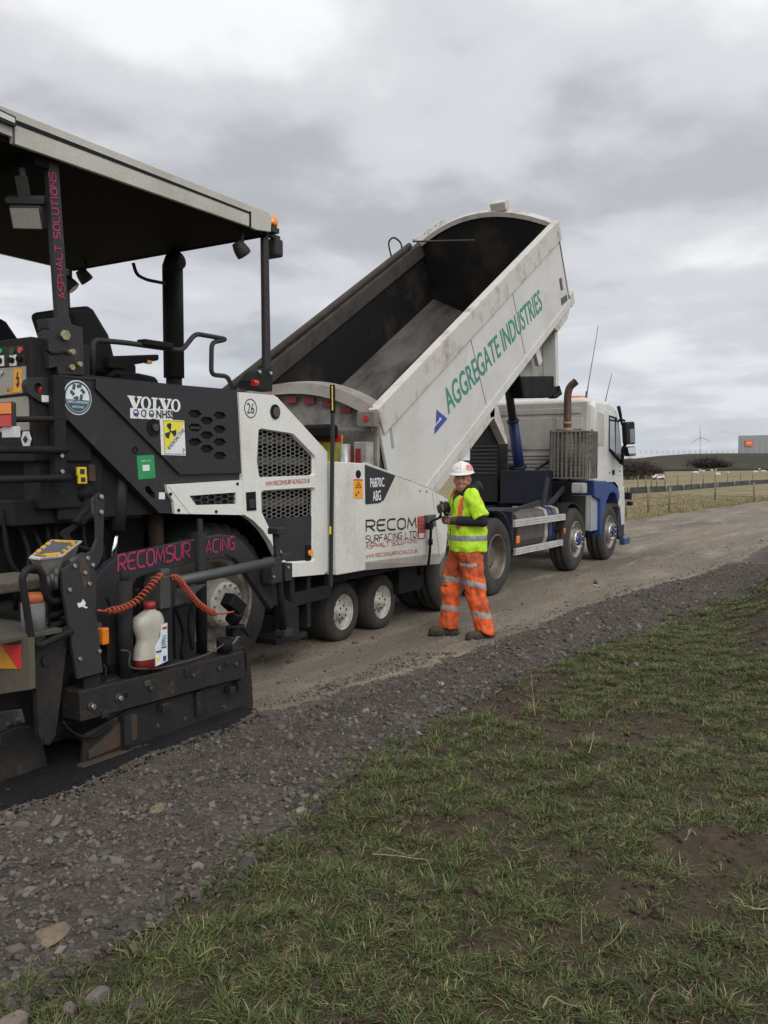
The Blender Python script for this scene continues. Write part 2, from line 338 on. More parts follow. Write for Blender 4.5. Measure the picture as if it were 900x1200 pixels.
def grille(mb, poly, y0, y1, rx, rz, wire=.86):
    xs = [p[0] for p in poly]; zs = [p[1] for p in poly]; cx = sum(xs)/len(xs); cz = sum(zs)/len(zs)
    big = [(cx+(p[0]-cx)*1.09, cz+(p[1]-cz)*1.09) for p in poly]
    i = 0; x = min(xs)-rx
    while x < max(xs)+rx:
        z = min(zs)-rz + (rz if i % 2 else 0)
        while z < max(zs)+rz:
            if inside((x, z), big):
                A = hexagon((x, z), rx, rz); B = hexagon((x, z), rx*wire, rz*wire)
                vs = [(p[0], y0, p[1]) for p in A+B] + [(p[0], y1, p[1]) for p in B]
                mb.add(vs, [(k, (k+1)%6, 6+(k+1)%6, 6+k) for k in range(6)] + [(6+k, 6+(k+1)%6, 12+(k+1)%6, 12+k) for k in range(6)])
            z += 2*rz
        x += 1.5*rx; i += 1
def smooth_path(pts, k=5, closed=False):
    P = [Vector(p) for p in pts]; o = []
    n = len(P)
    for i in range(n if closed else n-1):
        p1, p2 = P[i], P[(i+1)%n]; p0 = P[i-1] if (i or closed) else p1; p3 = P[(i+2)%n] if (closed or i < n-2) else p2
        for j in range(k):
            t = j/k; o.append(.5*((2*p1)+(p2-p0)*t+(2*p0-5*p1+4*p2-p3)*t*t+(3*p1-p0-3*p2+p3)*t**3))
    if not closed: o.append(P[-1])
    return o
def round_path(pts, r=.05, k=4):
    P = [Vector(p) for p in pts]; o = [P[0]]
    for i in range(1, len(P)-1):
        a = (P[i-1]-P[i]); b = (P[i+1]-P[i]); ra = min(r, a.length*.45, b.length*.45); a = P[i]+a.normalized()*ra; b = P[i]+b.normalized()*ra
        for j in range(k+1):
            t = j/k; o.append(a.lerp(P[i], t).lerp(P[i].lerp(b, t), t))
    o.append(P[-1]); return o
def each_bolt(nm, pts, Y, mat, parent, r=.012, d=.012):
    for p in pts: mb = MB(); mb.cyl((p[0], Y, p[1]), (p[0], Y-d, p[1]), r, n=6); mb.build(nm, mat, parent)
def bolts(mb, pts, Y, r=.012, d=.012):
    for p in pts: mb.cyl((p[0], Y, p[1]), (p[0], Y-d, p[1]), r, n=6)

# ------------------------------------------------------------------ ground
def sstep(a, b, x): t = max(0., min(1., (x-a)/(b-a))); return t*t*(3-2*t)
def nz(x, y, s, k=0.): return noise.noise((x*s + k, y*s - k*1.7, k*.37))
def fb(x, y, s, k=0., o=4):
    v = 0.; a = 1.
    for i in range(o): v += a*noise.noise((x*s+k+i*7.1, y*s-k*1.3, k*.5+i)); s *= 2.05; a *= .5
    return v
EDGE = [(-8, 2.3), (0, 2.42), (1.8, 2.48), (3.0, 2.56), (4.5, 2.72), (6, 2.82), (7.5, 2.68), (9.1, 2.45), (11, 2.15), (13.2, 1.85), (17, 1.8), (24, 2.3), (40, 2.0), (150, 0)]
PALE = [(-8, 4.3), (4.3, 4.15), (5.0, 3.80), (6.5, 3.55), (8.2, 3.45), (10, 3.42), (12, 3.2), (14, 2.9), (17, 2.6), (24, 2.7), (40, 2.3), (150, .3)]
FAR = [(-8, 8.2), (20, 8.1), (27.5, 7.6), (36, 6.9), (46, 5.9), (70, 2.5), (150, -16)]
def lin(tab, x):
    for (a, b), (c, d) in zip(tab, tab[1:]):
        if x <= c: return b + (d-b)*(x-a)/(c-a)
    return tab[-1][1]
def y_edge(x): return lin(EDGE, x) + (.12*nz(x, 0, 1.1, 3) + .09*nz(x, 0, 3.1, 5) + .05*nz(x, 0, 8, 6))*(1 if x < 40 else 0)
def y_pale(x): return lin(PALE, x) + .10*nz(x, 0, .9, 11) + .04*nz(x, 0, 3, 12)
def y_far(x): return lin(FAR, x) + .12*nz(x, 0, .8, 17)
def z_verge(x, y):
    a = y_edge(x); b = y_pale(x); t = (y-a)/max(b-a, .05)
    heap = .055*math.sin(math.pi*max(0, min(1, t))) * (.6+.8*sstep(6, 9, x)*(1-sstep(13, 18, x)))
    return .012 + heap + .016*fb(x, y, 3.2, 2) + .008*nz(x, y, 11, 4)
def z_bank(x, y):
    d = y_edge(x) - y
    z = .012 + .05*sstep(0, .8, d) + .040*fb(x, y, 1.3, 8, 4)*sstep(0, .3, d) + .014*nz(x, y, 7, 9)*sstep(0, .2, d)
    m = math.exp(-((x-9.6)/1.9)**2 - ((y-1.05-.04*(x-9.6))/.22)**2) * .17 + math.exp(-((x-13.5)/3.0)**2 - ((y-1.35)/.30)**2) * .26 + math.exp(-((x-6.6)/.6)**2 - ((y-.55)/.25)**2)*.08
    return z + m*(1 + .5*nz(x, y, 3.5, 21))*sstep(0, .25, d)
def z_road(x, y): return .010 + .012*fb(x, y, .8, 31, 3)*(1-sstep(30, 60, x)) + .02*math.exp(-((y-y_pale(x))/.2)**2)
def strip(name, xs, lo_f, hi_f, n, zf, mat, kind='structure', skirt=0.):
    vs = []; fs = []; k = n+1
    for x in xs:
        a = lo_f(x); b = hi_f(x)
        for j in range(k):
            y = a + (b-a)*j/n; z = zf(x, y)
            if skirt and j in (0, n): z -= skirt
            vs.append((x, y, z))
    for i in range(len(xs)-1):
        for j in range(n): fs.append((i*k+j, (i+1)*k+j, (i+1)*k+j+1, i*k+j+1))
    me = bpy.data.meshes.new(name); me.from_pydata(vs, [], fs); me.polygons.foreach_set('use_smooth', [True]*len(fs))
    ca = me.color_attributes.new('Blend', 'FLOAT_COLOR', 'POINT'); ca.data.foreach_set('color', np.repeat(np.tile(np.linspace(0, 1, k), len(xs)), 4).astype(np.float32))
    o = link(name, me, mat); o['kind'] = kind; return o
def xs_(a, b, d0, grow=0.):
    o = [a]
    while o[-1] < b: o.append(o[-1] + d0*(1 + grow*max(0, o[-1])))
    return o
def ground_mat(name, cols, scales, stretch=(1,1,1), bump=.3, bscale=40, rough=.9, voro=0., lo=.38, hi=.64):
    """cols: base, second, third tone mixed by two noises"""
    m = bpy.data.materials.new(name); m.use_nodes = True; t = m.node_tree; b = t.nodes['Principled BSDF']; L = t.links.new
    b.inputs['Roughness'].default_value = rough; b.inputs['Specular IOR Level'].default_value = .25
    tcn = t.nodes.new('ShaderNodeTexCoord'); mp = t.nodes.new('ShaderNodeMapping'); L(tcn.outputs['Object'], mp.inputs[0]); mp.inputs['Scale'].default_value = stretch
    cur = None
    for i, (c, s) in enumerate(zip(cols[1:], scales)):
        n = t.nodes.new('ShaderNodeTexNoise'); L(mp.outputs[0], n.inputs['Vector']); n.inputs['Scale'].default_value = s; n.inputs['Detail'].default_value = 10; n.inputs['Roughness'].default_value = .66
        r = t.nodes.new('ShaderNodeMapRange'); L(n.outputs['Fac'], r.inputs[0]); r.inputs[1].default_value = lo; r.inputs[2].default_value = hi
        x = t.nodes.new('ShaderNodeMix'); x.data_type = 'RGBA'; L(r.outputs[0], x.inputs['Factor'])
        if cur is None: x.inputs['A'].default_value = (*cols[0], 1)
        else: L(cur, x.inputs['A'])
        x.inputs['B'].default_value = (*c, 1); cur = x.outputs['Result']
    n = t.nodes.new('ShaderNodeTexNoise'); L(tcn.outputs['Object'], n.inputs['Vector']); n.inputs['Scale'].default_value = bscale; n.inputs['Detail'].default_value = 6; n.inputs['Roughness'].default_value = .75
    r = t.nodes.new('ShaderNodeMapRange'); L(n.outputs['Fac'], r.inputs[0]); r.inputs[1].default_value = .3; r.inputs[2].default_value = .72; r.inputs[3].default_value = .62; r.inputs[4].default_value = 1.4
    mu = t.nodes.new('ShaderNodeMix'); mu.data_type = 'RGBA'; mu.blend_type = 'MULTIPLY'; mu.inputs['Factor'].default_value = 1; L(cur, mu.inputs['A']); L(r.outputs[0], mu.inputs['B'])
    L(mu.outputs['Result'], b.inputs['Base Color'])
    h = n.outputs['Fac']
    if voro:
        v = t.nodes.new('ShaderNodeTexVoronoi'); L(tcn.outputs['Object'], v.inputs['Vector']); v.inputs['Scale'].default_value = voro
        ad = t.nodes.new('ShaderNodeMath'); ad.operation = 'ADD'; L(h, ad.inputs[0]); L(v.outputs['Distance'], ad.inputs[1]); h = ad.outputs[0]
    bp = t.nodes.new('ShaderNodeBump'); bp.inputs['Strength'].default_value = bump; bp.inputs['Distance'].default_value = .02; L(h, bp.inputs['Height']); L(bp.outputs[0], b.inputs['Normal'])
    return m
road_m = ground_mat('road_m', [(.205, .172, .130), (.075, .065, .055), (.31, .265, .20)], [1.0, 2.0], (.20, 1.0, 1), .6, 26, voro=55, lo=.46, hi=.66)
verge_m = ground_mat('verge_m', [(.090, .073, .060), (.13, .105, .084), (.060, .050, .041)], [2.3, 7], bump=.7, bscale=45, voro=48)
def blend_to(mat, col, a, b, amp, scale):
    # towards the far lip of the strip another soil shows between the stones
    t = mat.node_tree; L = t.links.new; bs = t.nodes['Principled BSDF']; src = bs.inputs['Base Color'].links[0].from_socket
    at = t.nodes.new('ShaderNodeAttribute'); at.attribute_name = 'Blend'; tcn = t.nodes.new('ShaderNodeTexCoord'); n = t.nodes.new('ShaderNodeTexNoise'); L(tcn.outputs['Object'], n.inputs['Vector']); n.inputs['Scale'].default_value = scale; n.inputs['Detail'].default_value = 9; n.inputs['Roughness'].default_value = .75
    m1 = t.nodes.new('ShaderNodeMath'); m1.operation = 'MULTIPLY_ADD'; L(n.outputs['Fac'], m1.inputs[0]); m1.inputs[1].default_value = amp; m1.inputs[2].default_value = -amp*.5
    m2 = t.nodes.new('ShaderNodeMath'); m2.operation = 'ADD'; L(at.outputs['Fac'], m2.inputs[0]); L(m1.outputs[0], m2.inputs[1])
    r = t.nodes.new('ShaderNodeMapRange'); r.interpolation_type = 'SMOOTHSTEP'; L(m2.outputs[0], r.inputs[0]); r.inputs[1].default_value = a; r.inputs[2].default_value = b
    x = t.nodes.new('ShaderNodeMix'); x.data_type = 'RGBA'; L(r.outputs[0], x.inputs['Factor']); L(src, x.inputs['A']); x.inputs['B'].default_value = (*col, 1)
    L(x.outputs['Result'], bs.inputs['Base Color'])
blend_to(verge_m, (.150, .126, .096), .58, 1.02, .75, 3.0)
bank_m = ground_mat('bank_m', [(.050, .034, .022), (.036, .036, .016), (.078, .054, .036)], [1.8, 5], bump=.7, bscale=32)
asph_m = ground_mat('asph_m', [(.010, .010, .011), (.016, .016, .017)], [6], bump=.8, bscale=90, voro=120, rough=.55)
field_m = ground_mat('field_m', [(.205, .165, .085), (.14, .132, .060), (.255, .205, .115)], [.06, .5], bump=.4, bscale=3.0, lo=.4, hi=.66)
hill_m = ground_mat('hill_m', [(.044, .044, .028), (.032, .034, .024), (.058, .052, .034)], [.03, .12], bump=.3, bscale=1.2)

g = MB(); g.add([(-400,-3500,-.08),(4500,-3500,-.08),(4500,4500,-.08),(-400,4500,-.08)], [(0,1,2,3)])
tag(g.build('field', field_m), kind='structure')
XR = xs_(-8, 150, .10, .035)
strip('road', XR, lambda x: y_pale(x)-.30, y_far, 56, z_road, road_m, skirt=.09)
XV = xs_(-8, 150, .055, .03)
strip('gravel_verge', XV, lambda x: y_edge(x)-.12, y_pale, 40, z_verge, verge_m, skirt=.06)
strip('grass_bank', xs_(-8, 150, .07, .03), lambda x: -14., y_edge, 130, z_bank, bank_m, skirt=.05)
# long low embankment that closes the view
hp = [(280, 420), (330, 330), (355, 240), (362, 120), (352, 0), (330, -140), (300, -260)]
def hill():
    P = smooth_path([(x, y, 0) for x, y in hp], 10); vs = []; fs = []; prof = [(0, -.1), (10, .9), (22, 3.9), (30, 6.0), (36, 6.85), (60, 7.0), (120, -.1)]
    for i, p in enumerate(P):
        d = (P[min(i+1, len(P)-1)] - P[max(i-1, 0)]).normalized(); nn = Vector((-d.y, d.x, 0)); nn = -nn if nn.x < 0 else nn
        k = .62 + .38*sstep(690, 775, 450 + 1000*(p.dot(rgt))/max(1, p.dot(fwd)))
        for q, (o, z) in enumerate(prof):
            vs.append(p + nn*o + Vector((0, 0, z*k + (.18*nz(p.y, o, .05, 3) if 0 < q < 6 else 0))))
    k = len(prof)
    for i in range(len(P)-1):
        for j in range(k-1): fs.append((i*k+j, (i+1)*k+j, (i+1)*k+j+1, i*k+j+1))
    me = bpy.data.meshes.new('hill'); me.from_pydata(vs, [], fs); me.polygons.foreach_set('use_smooth', [True]*len(fs))
    link('hill', me, hill_m)['kind'] = 'structure'
hill()
# fresh mat of hot asphalt behind the screed
def asph():
    vs = []; fs = []; xs = xs_(-4, 4.55, .045); n = 70
    for x in xs:
        e = 3.80 + .03*nz(x, 0, 5, 41) + .018*nz(x, 0, 17, 43)
        for j in range(n+1):
            t = (j/n)**1.7; y = e + (7.4-e)*t
            vs.append((x, y, -.01 if j == 0 else .062*min(1, (y-e)/.07) + .006*nz(x, y, 14, 5) + .005*nz(x, y, 30, 6)))
    for i in range(len(xs)-1):
        for j in range(n): fs.append((i*(n+1)+j, (i+1)*(n+1)+j, (i+1)*(n+1)+j+1, i*(n+1)+j+1))
    me = bpy.data.meshes.new('fresh_asphalt'); me.from_pydata(vs, [], fs); me.polygons.foreach_set('use_smooth', [True]*len(fs))
    link('fresh_asphalt', me, asph_m)['kind'] = 'structure'
asph()

def attr_mat(name, rough=.85, hue=None, trans=0.):
    m = bpy.data.materials.new(name); m.use_nodes = True; t = m.node_tree; b = t.nodes['Principled BSDF']
    a = t.nodes.new('ShaderNodeAttribute'); a.attribute_name = 'Col'; t.links.new(a.outputs['Color'], b.inputs['Base Color'])
    b.inputs['Roughness'].default_value = rough; b.inputs['Specular IOR Level'].default_value = .25; return m
def np_mesh(name, verts, faces, cols, mat, smooth=False):
    """verts (n,3), faces (m,k) all of one size, cols (n,3) per vertex"""
    me = bpy.data.meshes.new(name); n = len(verts); m, k = faces.shape
    me.vertices.add(n); me.vertices.foreach_set('co', verts.astype(np.float32).ravel())
    me.loops.add(m*k); me.loops.foreach_set('vertex_index', faces.astype(np.int32).ravel())
    me.polygons.add(m); me.polygons.foreach_set('loop_start', np.arange(0, m*k, k, dtype=np.int32)); me.polygons.foreach_set('loop_total', np.full(m, k, dtype=np.int32))
    me.polygons.foreach_set('use_smooth', np.full(m, smooth)); me.update(calc_edges=True)
    ca = me.color_attributes.new('Col', 'FLOAT_COLOR', 'POINT'); ca.data.foreach_set('color', np.concatenate([cols, np.ones((n, 1))], 1).astype(np.float32).ravel())
    me.validate(); return link(name, me, mat)
bm_ = bmesh.new(); bmesh.ops.create_icosphere(bm_, subdivisions=1, radius=1); bm_.verts.ensure_lookup_table()
ICO_V = np.array([v.co for v in bm_.verts]); ICO_F = np.array([[v.index for v in f.verts] for f in bm_.faces]); bm_.free()
def stones(name, pos, size, tint, mat, flat=.62):
    n = len(pos); V = np.repeat(ICO_V[None], n, 0)*(1 + RNG.uniform(-.42, .42, (n, len(ICO_V), 1)))
    V *= np.stack([RNG.uniform(.75, 1.35, n), RNG.uniform(.6, 1.0, n), RNG.uniform(.4, .85, n)*flat/.62], 1)[:, None]
    a = RNG.uniform(0, 6.28, n); b_ = RNG.normal(0, .45, n); ca, sa, cb, sb = np.cos(a), np.sin(a), np.cos(b_), np.sin(b_)
    x = V[..., 0].copy(); z = V[..., 2].copy(); V[..., 0] = cb[:, None]*x + sb[:, None]*z; V[..., 2] = -sb[:, None]*x + cb[:, None]*z
    x = V[..., 0].copy(); y = V[..., 1].copy(); V[..., 0] = ca[:, None]*x - sa[:, None]*y; V[..., 1] = sa[:, None]*x + ca[:, None]*y
    V = V*size[:, None, None] + pos[:, None]
    F = (ICO_F[None] + (np.arange(n)*len(ICO_V))[:, None, None]).reshape(-1, 3)
    return np_mesh(name, V.reshape(-1, 3), F, np.repeat(tint, len(ICO_V), 0), mat)
stone_m = attr_mat('stone_m', .85)
def gravel():
    pos = []; size = []; tint = []
    def put(x, y, z, s, light):
        pos.append((x, y, z + s*.15)); size.append(s); b = light*RNG.lognormal(0, .30)
        h = RNG.random(); c = (1.08, .90, .80) if h < .45 else ((1.06, .96, .84) if h < .80 else (1.18, .96, .74))
        tint.append((b*c[0], b*c[1], b*c[2]))
    for _ in range(46000):
        x = 1.0 + 15*RNG.random()**1.6; a = y_edge(x)-.12; b = y_pale(x)+.12; y = a + (b-a)*RNG.random()
        t = (y-a)/(b-a); s = min(.030, .0031*RNG.lognormal(.55, .62)*(1.3-.5*t))
        if RNG.random() < .003: s = RNG.uniform(.022, .036)
        put(x, y, z_verge(x, y), s, .092)
    for _ in range(5000):
        x = 1.0 + 6*RNG.random(); y = 3.0 + .95*RNG.random(); put(x, y, z_verge(x, y) if y < y_pale(x) else z_road(x, y)+.01, .0055*RNG.lognormal(0, .4), .075)
    for _ in range(5000):
        x = 4.6 + 18*RNG.random()**1.4; y = y_pale(x) + 3.8*RNG.random()**2; put(x, y, z_road(x, y), .0065*RNG.lognormal(0, .55), .13)
    for _ in range(3500):
        x = 1.2 + 10*RNG.random()**1.5; y = y_edge(x) - .05 - .6*RNG.random()**2; put(x, y, z_bank(x, y), .008*RNG.lognormal(0, .5), .065)
    o = stones('gravel', np.array(pos), np.array(size), np.clip(np.array(tint), .012, .36), stone_m); o['kind'] = 'stuff'
gravel()
def crumbs():
    pos = []; size = []
    for _ in range(5200):
        x = -1 + 5.6*RNG.random(); e = 3.80 + .03*nz(x, 0, 5, 41) + .018*nz(x, 0, 17, 43); d = RNG.normal(0, 1)
        y = e + .025 - abs(d)*.05 if d < 0 else e + d*.5
        z = z_verge(x, y) + .002 if y < e else .055*min(1, (y-e)/.07) + .002
        pos.append((x, y, z)); size.append(min(.016, .0052*RNG.lognormal(0, .45)))
    stones('asphalt_crumbs', np.array(pos), np.array(size), np.array([(.011, .011, .012)])*RNG.lognormal(0, .35, (len(pos), 1)), stone_m)['kind'] = 'stuff'
crumbs()
def soil():
    pos = []; size = []
    for _ in range(7000):
        x = 1.5 + 15*RNG.random()**1.3; y = max(-2, .08*x - .3) + RNG.random()*2.6
        if y > y_edge(x): continue
        pos.append((x, y, z_bank(x, y)+.002)); size.append(.008*RNG.lognormal(0, .55))
    n = len(pos); t = np.array([(.050, .034, .023)])*RNG.lognormal(0, .3, (n, 1))
    stones('soil', np.array(pos), np.array(size), t, stone_m)['kind'] = 'stuff'
soil()

# grass: tufts of bent blades, thin where the soil is bare
def bare(x, y): return fb(x, y, 1.25, 51, 3) + .35*nz(x, y, 4.5, 52)
def blades(name, roots, L, Wd, col, mat, lean=.75, az=None):
    n = len(roots); az = RNG.uniform(0, 6.28, n) if az is None else az; ln = np.abs(RNG.normal(lean, .28, n)); d = np.stack([np.cos(az), np.sin(az), np.zeros(n)], 1); sd_ = np.stack([-np.sin(az), np.cos(az), np.zeros(n)], 1)
    up = np.array([0, 0, 1.]); V = np.empty((n, 6, 3)); tw = RNG.uniform(-1, 1, (n, 1)); sd_ = sd_ + d*tw*.6
    for i, t in enumerate((0, .5, 1)):
        c = roots + up*(L*(t - .42*ln*t*t))[:, None] + d*(L*ln*t*t*.95)[:, None]
        ww = (Wd*(1, .75, .12)[i])[:, None]/2
        V[:, 2*i] = c - sd_*ww; V[:, 2*i+1] = c + sd_*ww
    F = np.array([[0, 1, 3, 2], [2, 3, 5, 4]])[None] + (np.arange(n)*6)[:, None, None]
    return np_mesh(name, V.reshape(-1, 3), F.reshape(-1, 4), np.repeat(col, 6, 0), mat)
grass_m = attr_mat('grass_m', .6)
def grass():
    rt = []; ln = []; wd = []; cl = []; az = []
    tufts = []
    while len(tufts) < 14000:
        x = 1.2 + 17*RNG.random()**1.5; e = y_edge(x); y0 = .10*x - .9; y = y0 + (e + .03 - y0)*RNG.random()
        v = bare(x, y)
        edge = e - y
        if v > .38 and RNG.random() > .22: continue
        if v > .16 and RNG.random() > .60: continue
        if edge < .18 and RNG.random() > .45: continue
        if x > 8 and abs(y - 1.05 - .04*(x-9.6)) < .22 and RNG.random() > .12: continue
        if x > 10.5 and y < 1.9 and RNG.random() > .45: continue
        tufts.append((x, y))
    for _ in range(5200):                            # thinner turf out of the photograph's right edge
        x = .3 + 13*RNG.random(); y = .10*x - .9 - 3.2*RNG.random()
        if bare(x, y) < .38: tufts.append((x, y))
    for x, y in tufts:
        big = RNG.random() < .16; k = int(RNG.uniform(11, 26)*(1.7 if big else 1)); sp = RNG.uniform(.022, .06)*(1.3 if big else 1); hgt = RNG.uniform(.018, .042)*(1.5 if big else 1); base = RNG.random()
        for _ in range(k):
            a = RNG.random()*6.28; r = sp*math.sqrt(RNG.random()); X = x+math.cos(a)*r; Y = y+math.sin(a)*r
            az.append(a + RNG.normal(0, .55)); rt.append((X, Y, 0.)); ln.append((1.25 if big else 1)*hgt*RNG.uniform(.55, 1.25)); wd.append(RNG.uniform(.0025, .0048)*(1+.05*X))
            u = RNG.random()
            if u < .11 + .14*base: c = np.array((.22, .18, .088))
            else: c = np.array((.042, .068, .018))*(1-base) + np.array((.096, .116, .034))*base
            cl.append(c*RNG.lognormal(0, .22))
    for _ in range(40000):
        x = 1.2 + 15*RNG.random()**1.6; y0 = .10*x - .9; y = y0 + (y_edge(x)-y0)*RNG.random()
        if bare(x, y) > .42: continue
        az.append(RNG.uniform(0, 6.28)); rt.append((x, y, 0.)); ln.append(RNG.uniform(.015, .035)); wd.append(RNG.uniform(.002, .004)*(1+.05*x)); cl.append(np.array((.040, .050, .020) if RNG.random() < .7 else (.12, .098, .05))*RNG.lognormal(0, .3))
    rt = np.array(rt); rt[:, 2] = [z_bank(a, b)-.004 for a, b, _ in rt]
    blades('grass', rt, np.array(ln), np.array(wd), np.array(cl), grass_m, .98, np.array(az))['kind'] = 'stuff'
grass()
def field_grass():
    rt = []; ln = []; cl = []
    for _ in range(16000):
        x = 14 + 40*RNG.random(); y = y_far(x) - .05 + 9*RNG.random()**2.2
        rt.append((x, y, -.09)); ln.append(RNG.uniform(.07, .24)); c = np.array((.26, .20, .10)) if RNG.random() < .72 else np.array((.10, .11, .04)); cl.append(c*RNG.lognormal(0, .2))
    rt = np.array(rt); ln = np.array(ln)
    blades('field_edge_grass', rt, ln, np.full(len(rt), .016), np.array(cl), grass_m, .4)['kind'] = 'stuff'
field_grass()

# loose single stones and dead stems one could pick up
def rock(px_, py_, w_, hgt, col, label, d=.75, ang=0.):
    p = gnd(px_, py_, .05); p.z = z_bank(p.x, p.y) if p.y < y_edge(p.x) else z_verge(p.x, p.y)
    bm = bmesh.new(); bmesh.ops.create_icosphere(bm, subdivisions=3, radius=1)
    k = random.random()*50; c_, s_ = math.cos(ang), math.sin(ang)
    for v in bm.verts:
        q = v.co; r = 1 + .30*noise.noise(q*1.3 + Vector((k, 0, 0))) + .10*noise.noise(q*3.5 + Vector((0, k, 0)))
        x, y, z = q.x*r*w_/2, q.y*r*w_/2*d, max(-.6, min(.72, q.z*r))*hgt
        v.co = Vector((x*c_ - y*s_, x*s_ + y*c_, z))
    me = bpy.data.meshes.new('stone'); bm.to_mesh(me); bm.free()
    m = M('rock_m', col, .9, dirt=tuple(c*.5 for c in col), amt=.7, scale=22, lo=.4, hi=.65, bump=.5, bscale=90, fine=.25)
    o = link('stone', me, m); o.location = p + Vector((0, 0, hgt*.15)); tag(o, label, 'stone')
rock(62, 1086, .17, .022, (.20, .15, .10), 'broad flat tan stone pressed into the dark gravel near the grass', .7, .5)
rock(114, 1158, .085, .035, (.15, .13, .12), 'rounded grey stone at the grass edge, the larger of a pair', .8)
rock(80, 1174, .055, .026, (.15, .125, .11), 'small grey stone at the grass edge, the smaller of a pair', .8, 1)
rock(14, 1193, .13, .035, (.19, .16, .13), 'pale tan rock in the grass beside the gravel, only partly in view', .7, .3)
rock(352, 943, .075, .022, (.26, .22, .17), 'pale flat stone on the lip where gravel meets grass', .6, .2)
rock(292, 1000, .075, .040, (.10, .09, .085), 'dark upright stone leaning against the grass tufts', .7, .8)
rock(370, 928, .05, .022, (.20, .17, .15), 'small grey chip of stone beside the pale flat stone', .7, .8)
rock(185, 945, .13, .012, (.20, .15, .09), 'thin sandy patch of broken tan stone beside the fresh asphalt', .6, .4)
rock(650, 718, .14, .02, (.30, .28, .24), 'pale broken slab lying on the track past the worker', .6, .4)
rock(610, 725, .20, .018, (.24, .21, .165), 'flat buff stone on the track just beyond the worker', .55, .4)
rock(697, 683, .20, .012, (.34, .32, .28), 'thin white stone chip lying on the track beside the truck', .4, .5)
rock(745, 783, .07, .03, (.20, .18, .17), 'lone grey stone at the crest of the gravel heap', .7, .5)
straw_m = M('straw_m', (.27, .215, .13), .8, dirt=(.2, .15, .09), amt=.6, scale=30)
def stem(pts, r, label, z=.03, group=None, name='dead_straw'):
    P = []
    for i, q in enumerate(pts):
        p = gnd(q[0], q[1], .06); p.z = z_bank(p.x, p.y) + z + (q[2] if len(q) > 2 else 0); P.append(p)
    o = Vector(P[0]); mb = MB(); Q = smooth_path([p-o for p in P], 6); mb.tube(Q, [.75*r*(1-.5*i/len(Q)) for i in range(len(Q))], 6)
    ob = mb.build(name, straw_m); ob.location = o; tag(ob, label, 'straw', group)
stem([(436, 1007), (462, 1009), (487, 1011), (500, 1013), (507, 1027), (510, 1042)], .0035, 'long bent straw stem on bare soil with its tip hooked down')
stem([(452, 1000), (470, 1006), (484, 1010, .01), (500, 1005, .03)], .0022, 'thin straw stem crossing the long bent stem')
stem([(636, 1196), (645, 1186, .01), (662, 1192), (676, 1197)], .004, 'pale stem curling up at the bottom edge of the grass')
stem([(690, 892), (694, 884, .02), (696, 876, .05)], .0045, 'short white stalk standing up in the far grass')
stem([(600, 996), (612, 1002), (626, 1000, .01), (624, 996)], .0022, 'pale curled straw lying on bare soil in mid grass')
stem([(725, 1095), (727, 1108), (718, 1119), (705, 1124)], .0022, 'slim arched straw stem curving through the right grass')
stem([(682, 1117), (681, 1106, .03), (682, 1095, .06)], .0022, 'upright thin straw beside the arched stem')
stem([(880, 1076), (892, 1077), (899, 1076)], .006, 'thick bleached twig poking in at the right edge')
stem([(232, 1122), (250, 1116, .01), (262, 1120, .01), (267, 1128)], .0028, 'pale arched straw over the dark soil near the gravel')
stem([(620, 812), (624, 822, .0), (627, 842, .0), (622, 800, .08)], .004, 'tall dry weed stalk at the top edge of the grass', name='dry_weed')
def scrap(px_, py_, w_, label):
    p = gnd(px_, py_, .06); p.z = z_bank(p.x, p.y)+.045; mb = MB(); n = 5
    for i in range(n+1):
        for j in range(3): mb.v.append((w_*(i/n-.5), w_*.5*(j/2-.5)*(1-abs(i/n-.5)), .018*math.sin(i*1.3)+.012*j*random.random()))
    for i in range(n):
        for j in range(2): mb.f.append([i*3+j, (i+1)*3+j, (i+1)*3+j+1, i*3+j+1]); mb.s.append(True); mb.m.append(0)
    o = mb.build('dead_leaf', M('leaf_m', (.50, .43, .31), .8, dirt=(.3, .24, .15), amt=.6, scale=25)); o.location = p; o.rotation_euler = (.3, .2, random.random()*3); tag(o, label, 'leaf')
scrap(806, 993, .075, 'curled pale dead leaf lying on the right-hand grass')
scrap(517, 802, .06, 'yellowish dead leaf on the dark gravel')

# ------------------------------------------------------------------ asphalt paver
PV = thing('asphalt_paver', (5.2, 5.8, 0), 'charcoal and white wheeled asphalt paver with roof canopy, parked on the track', 'paver')
YS = 4.58                                        # its right flank
NY = Vector((0, -1, 0))
# chassis and dark inner bodies
mb = MB(); mb.box(3.75, 8.3, 5.30, 6.40, .34, 1.25); mb.box(3.6, 4.6, 4.95, 6.75, .30, 1.45); mb.box(4.5, 6.0, 5.28, 6.4, .3, 1.40); mb.box(5.9, 8.4, 4.95, 6.7, .55, .85)
mb.build('chassis', black, PV, .01)
mb = MB(); mb.box(3.60, 5.28, 4.66, 6.98, 1.42, 2.335)
mb.build('platform_body', pav_dark, PV, .012)
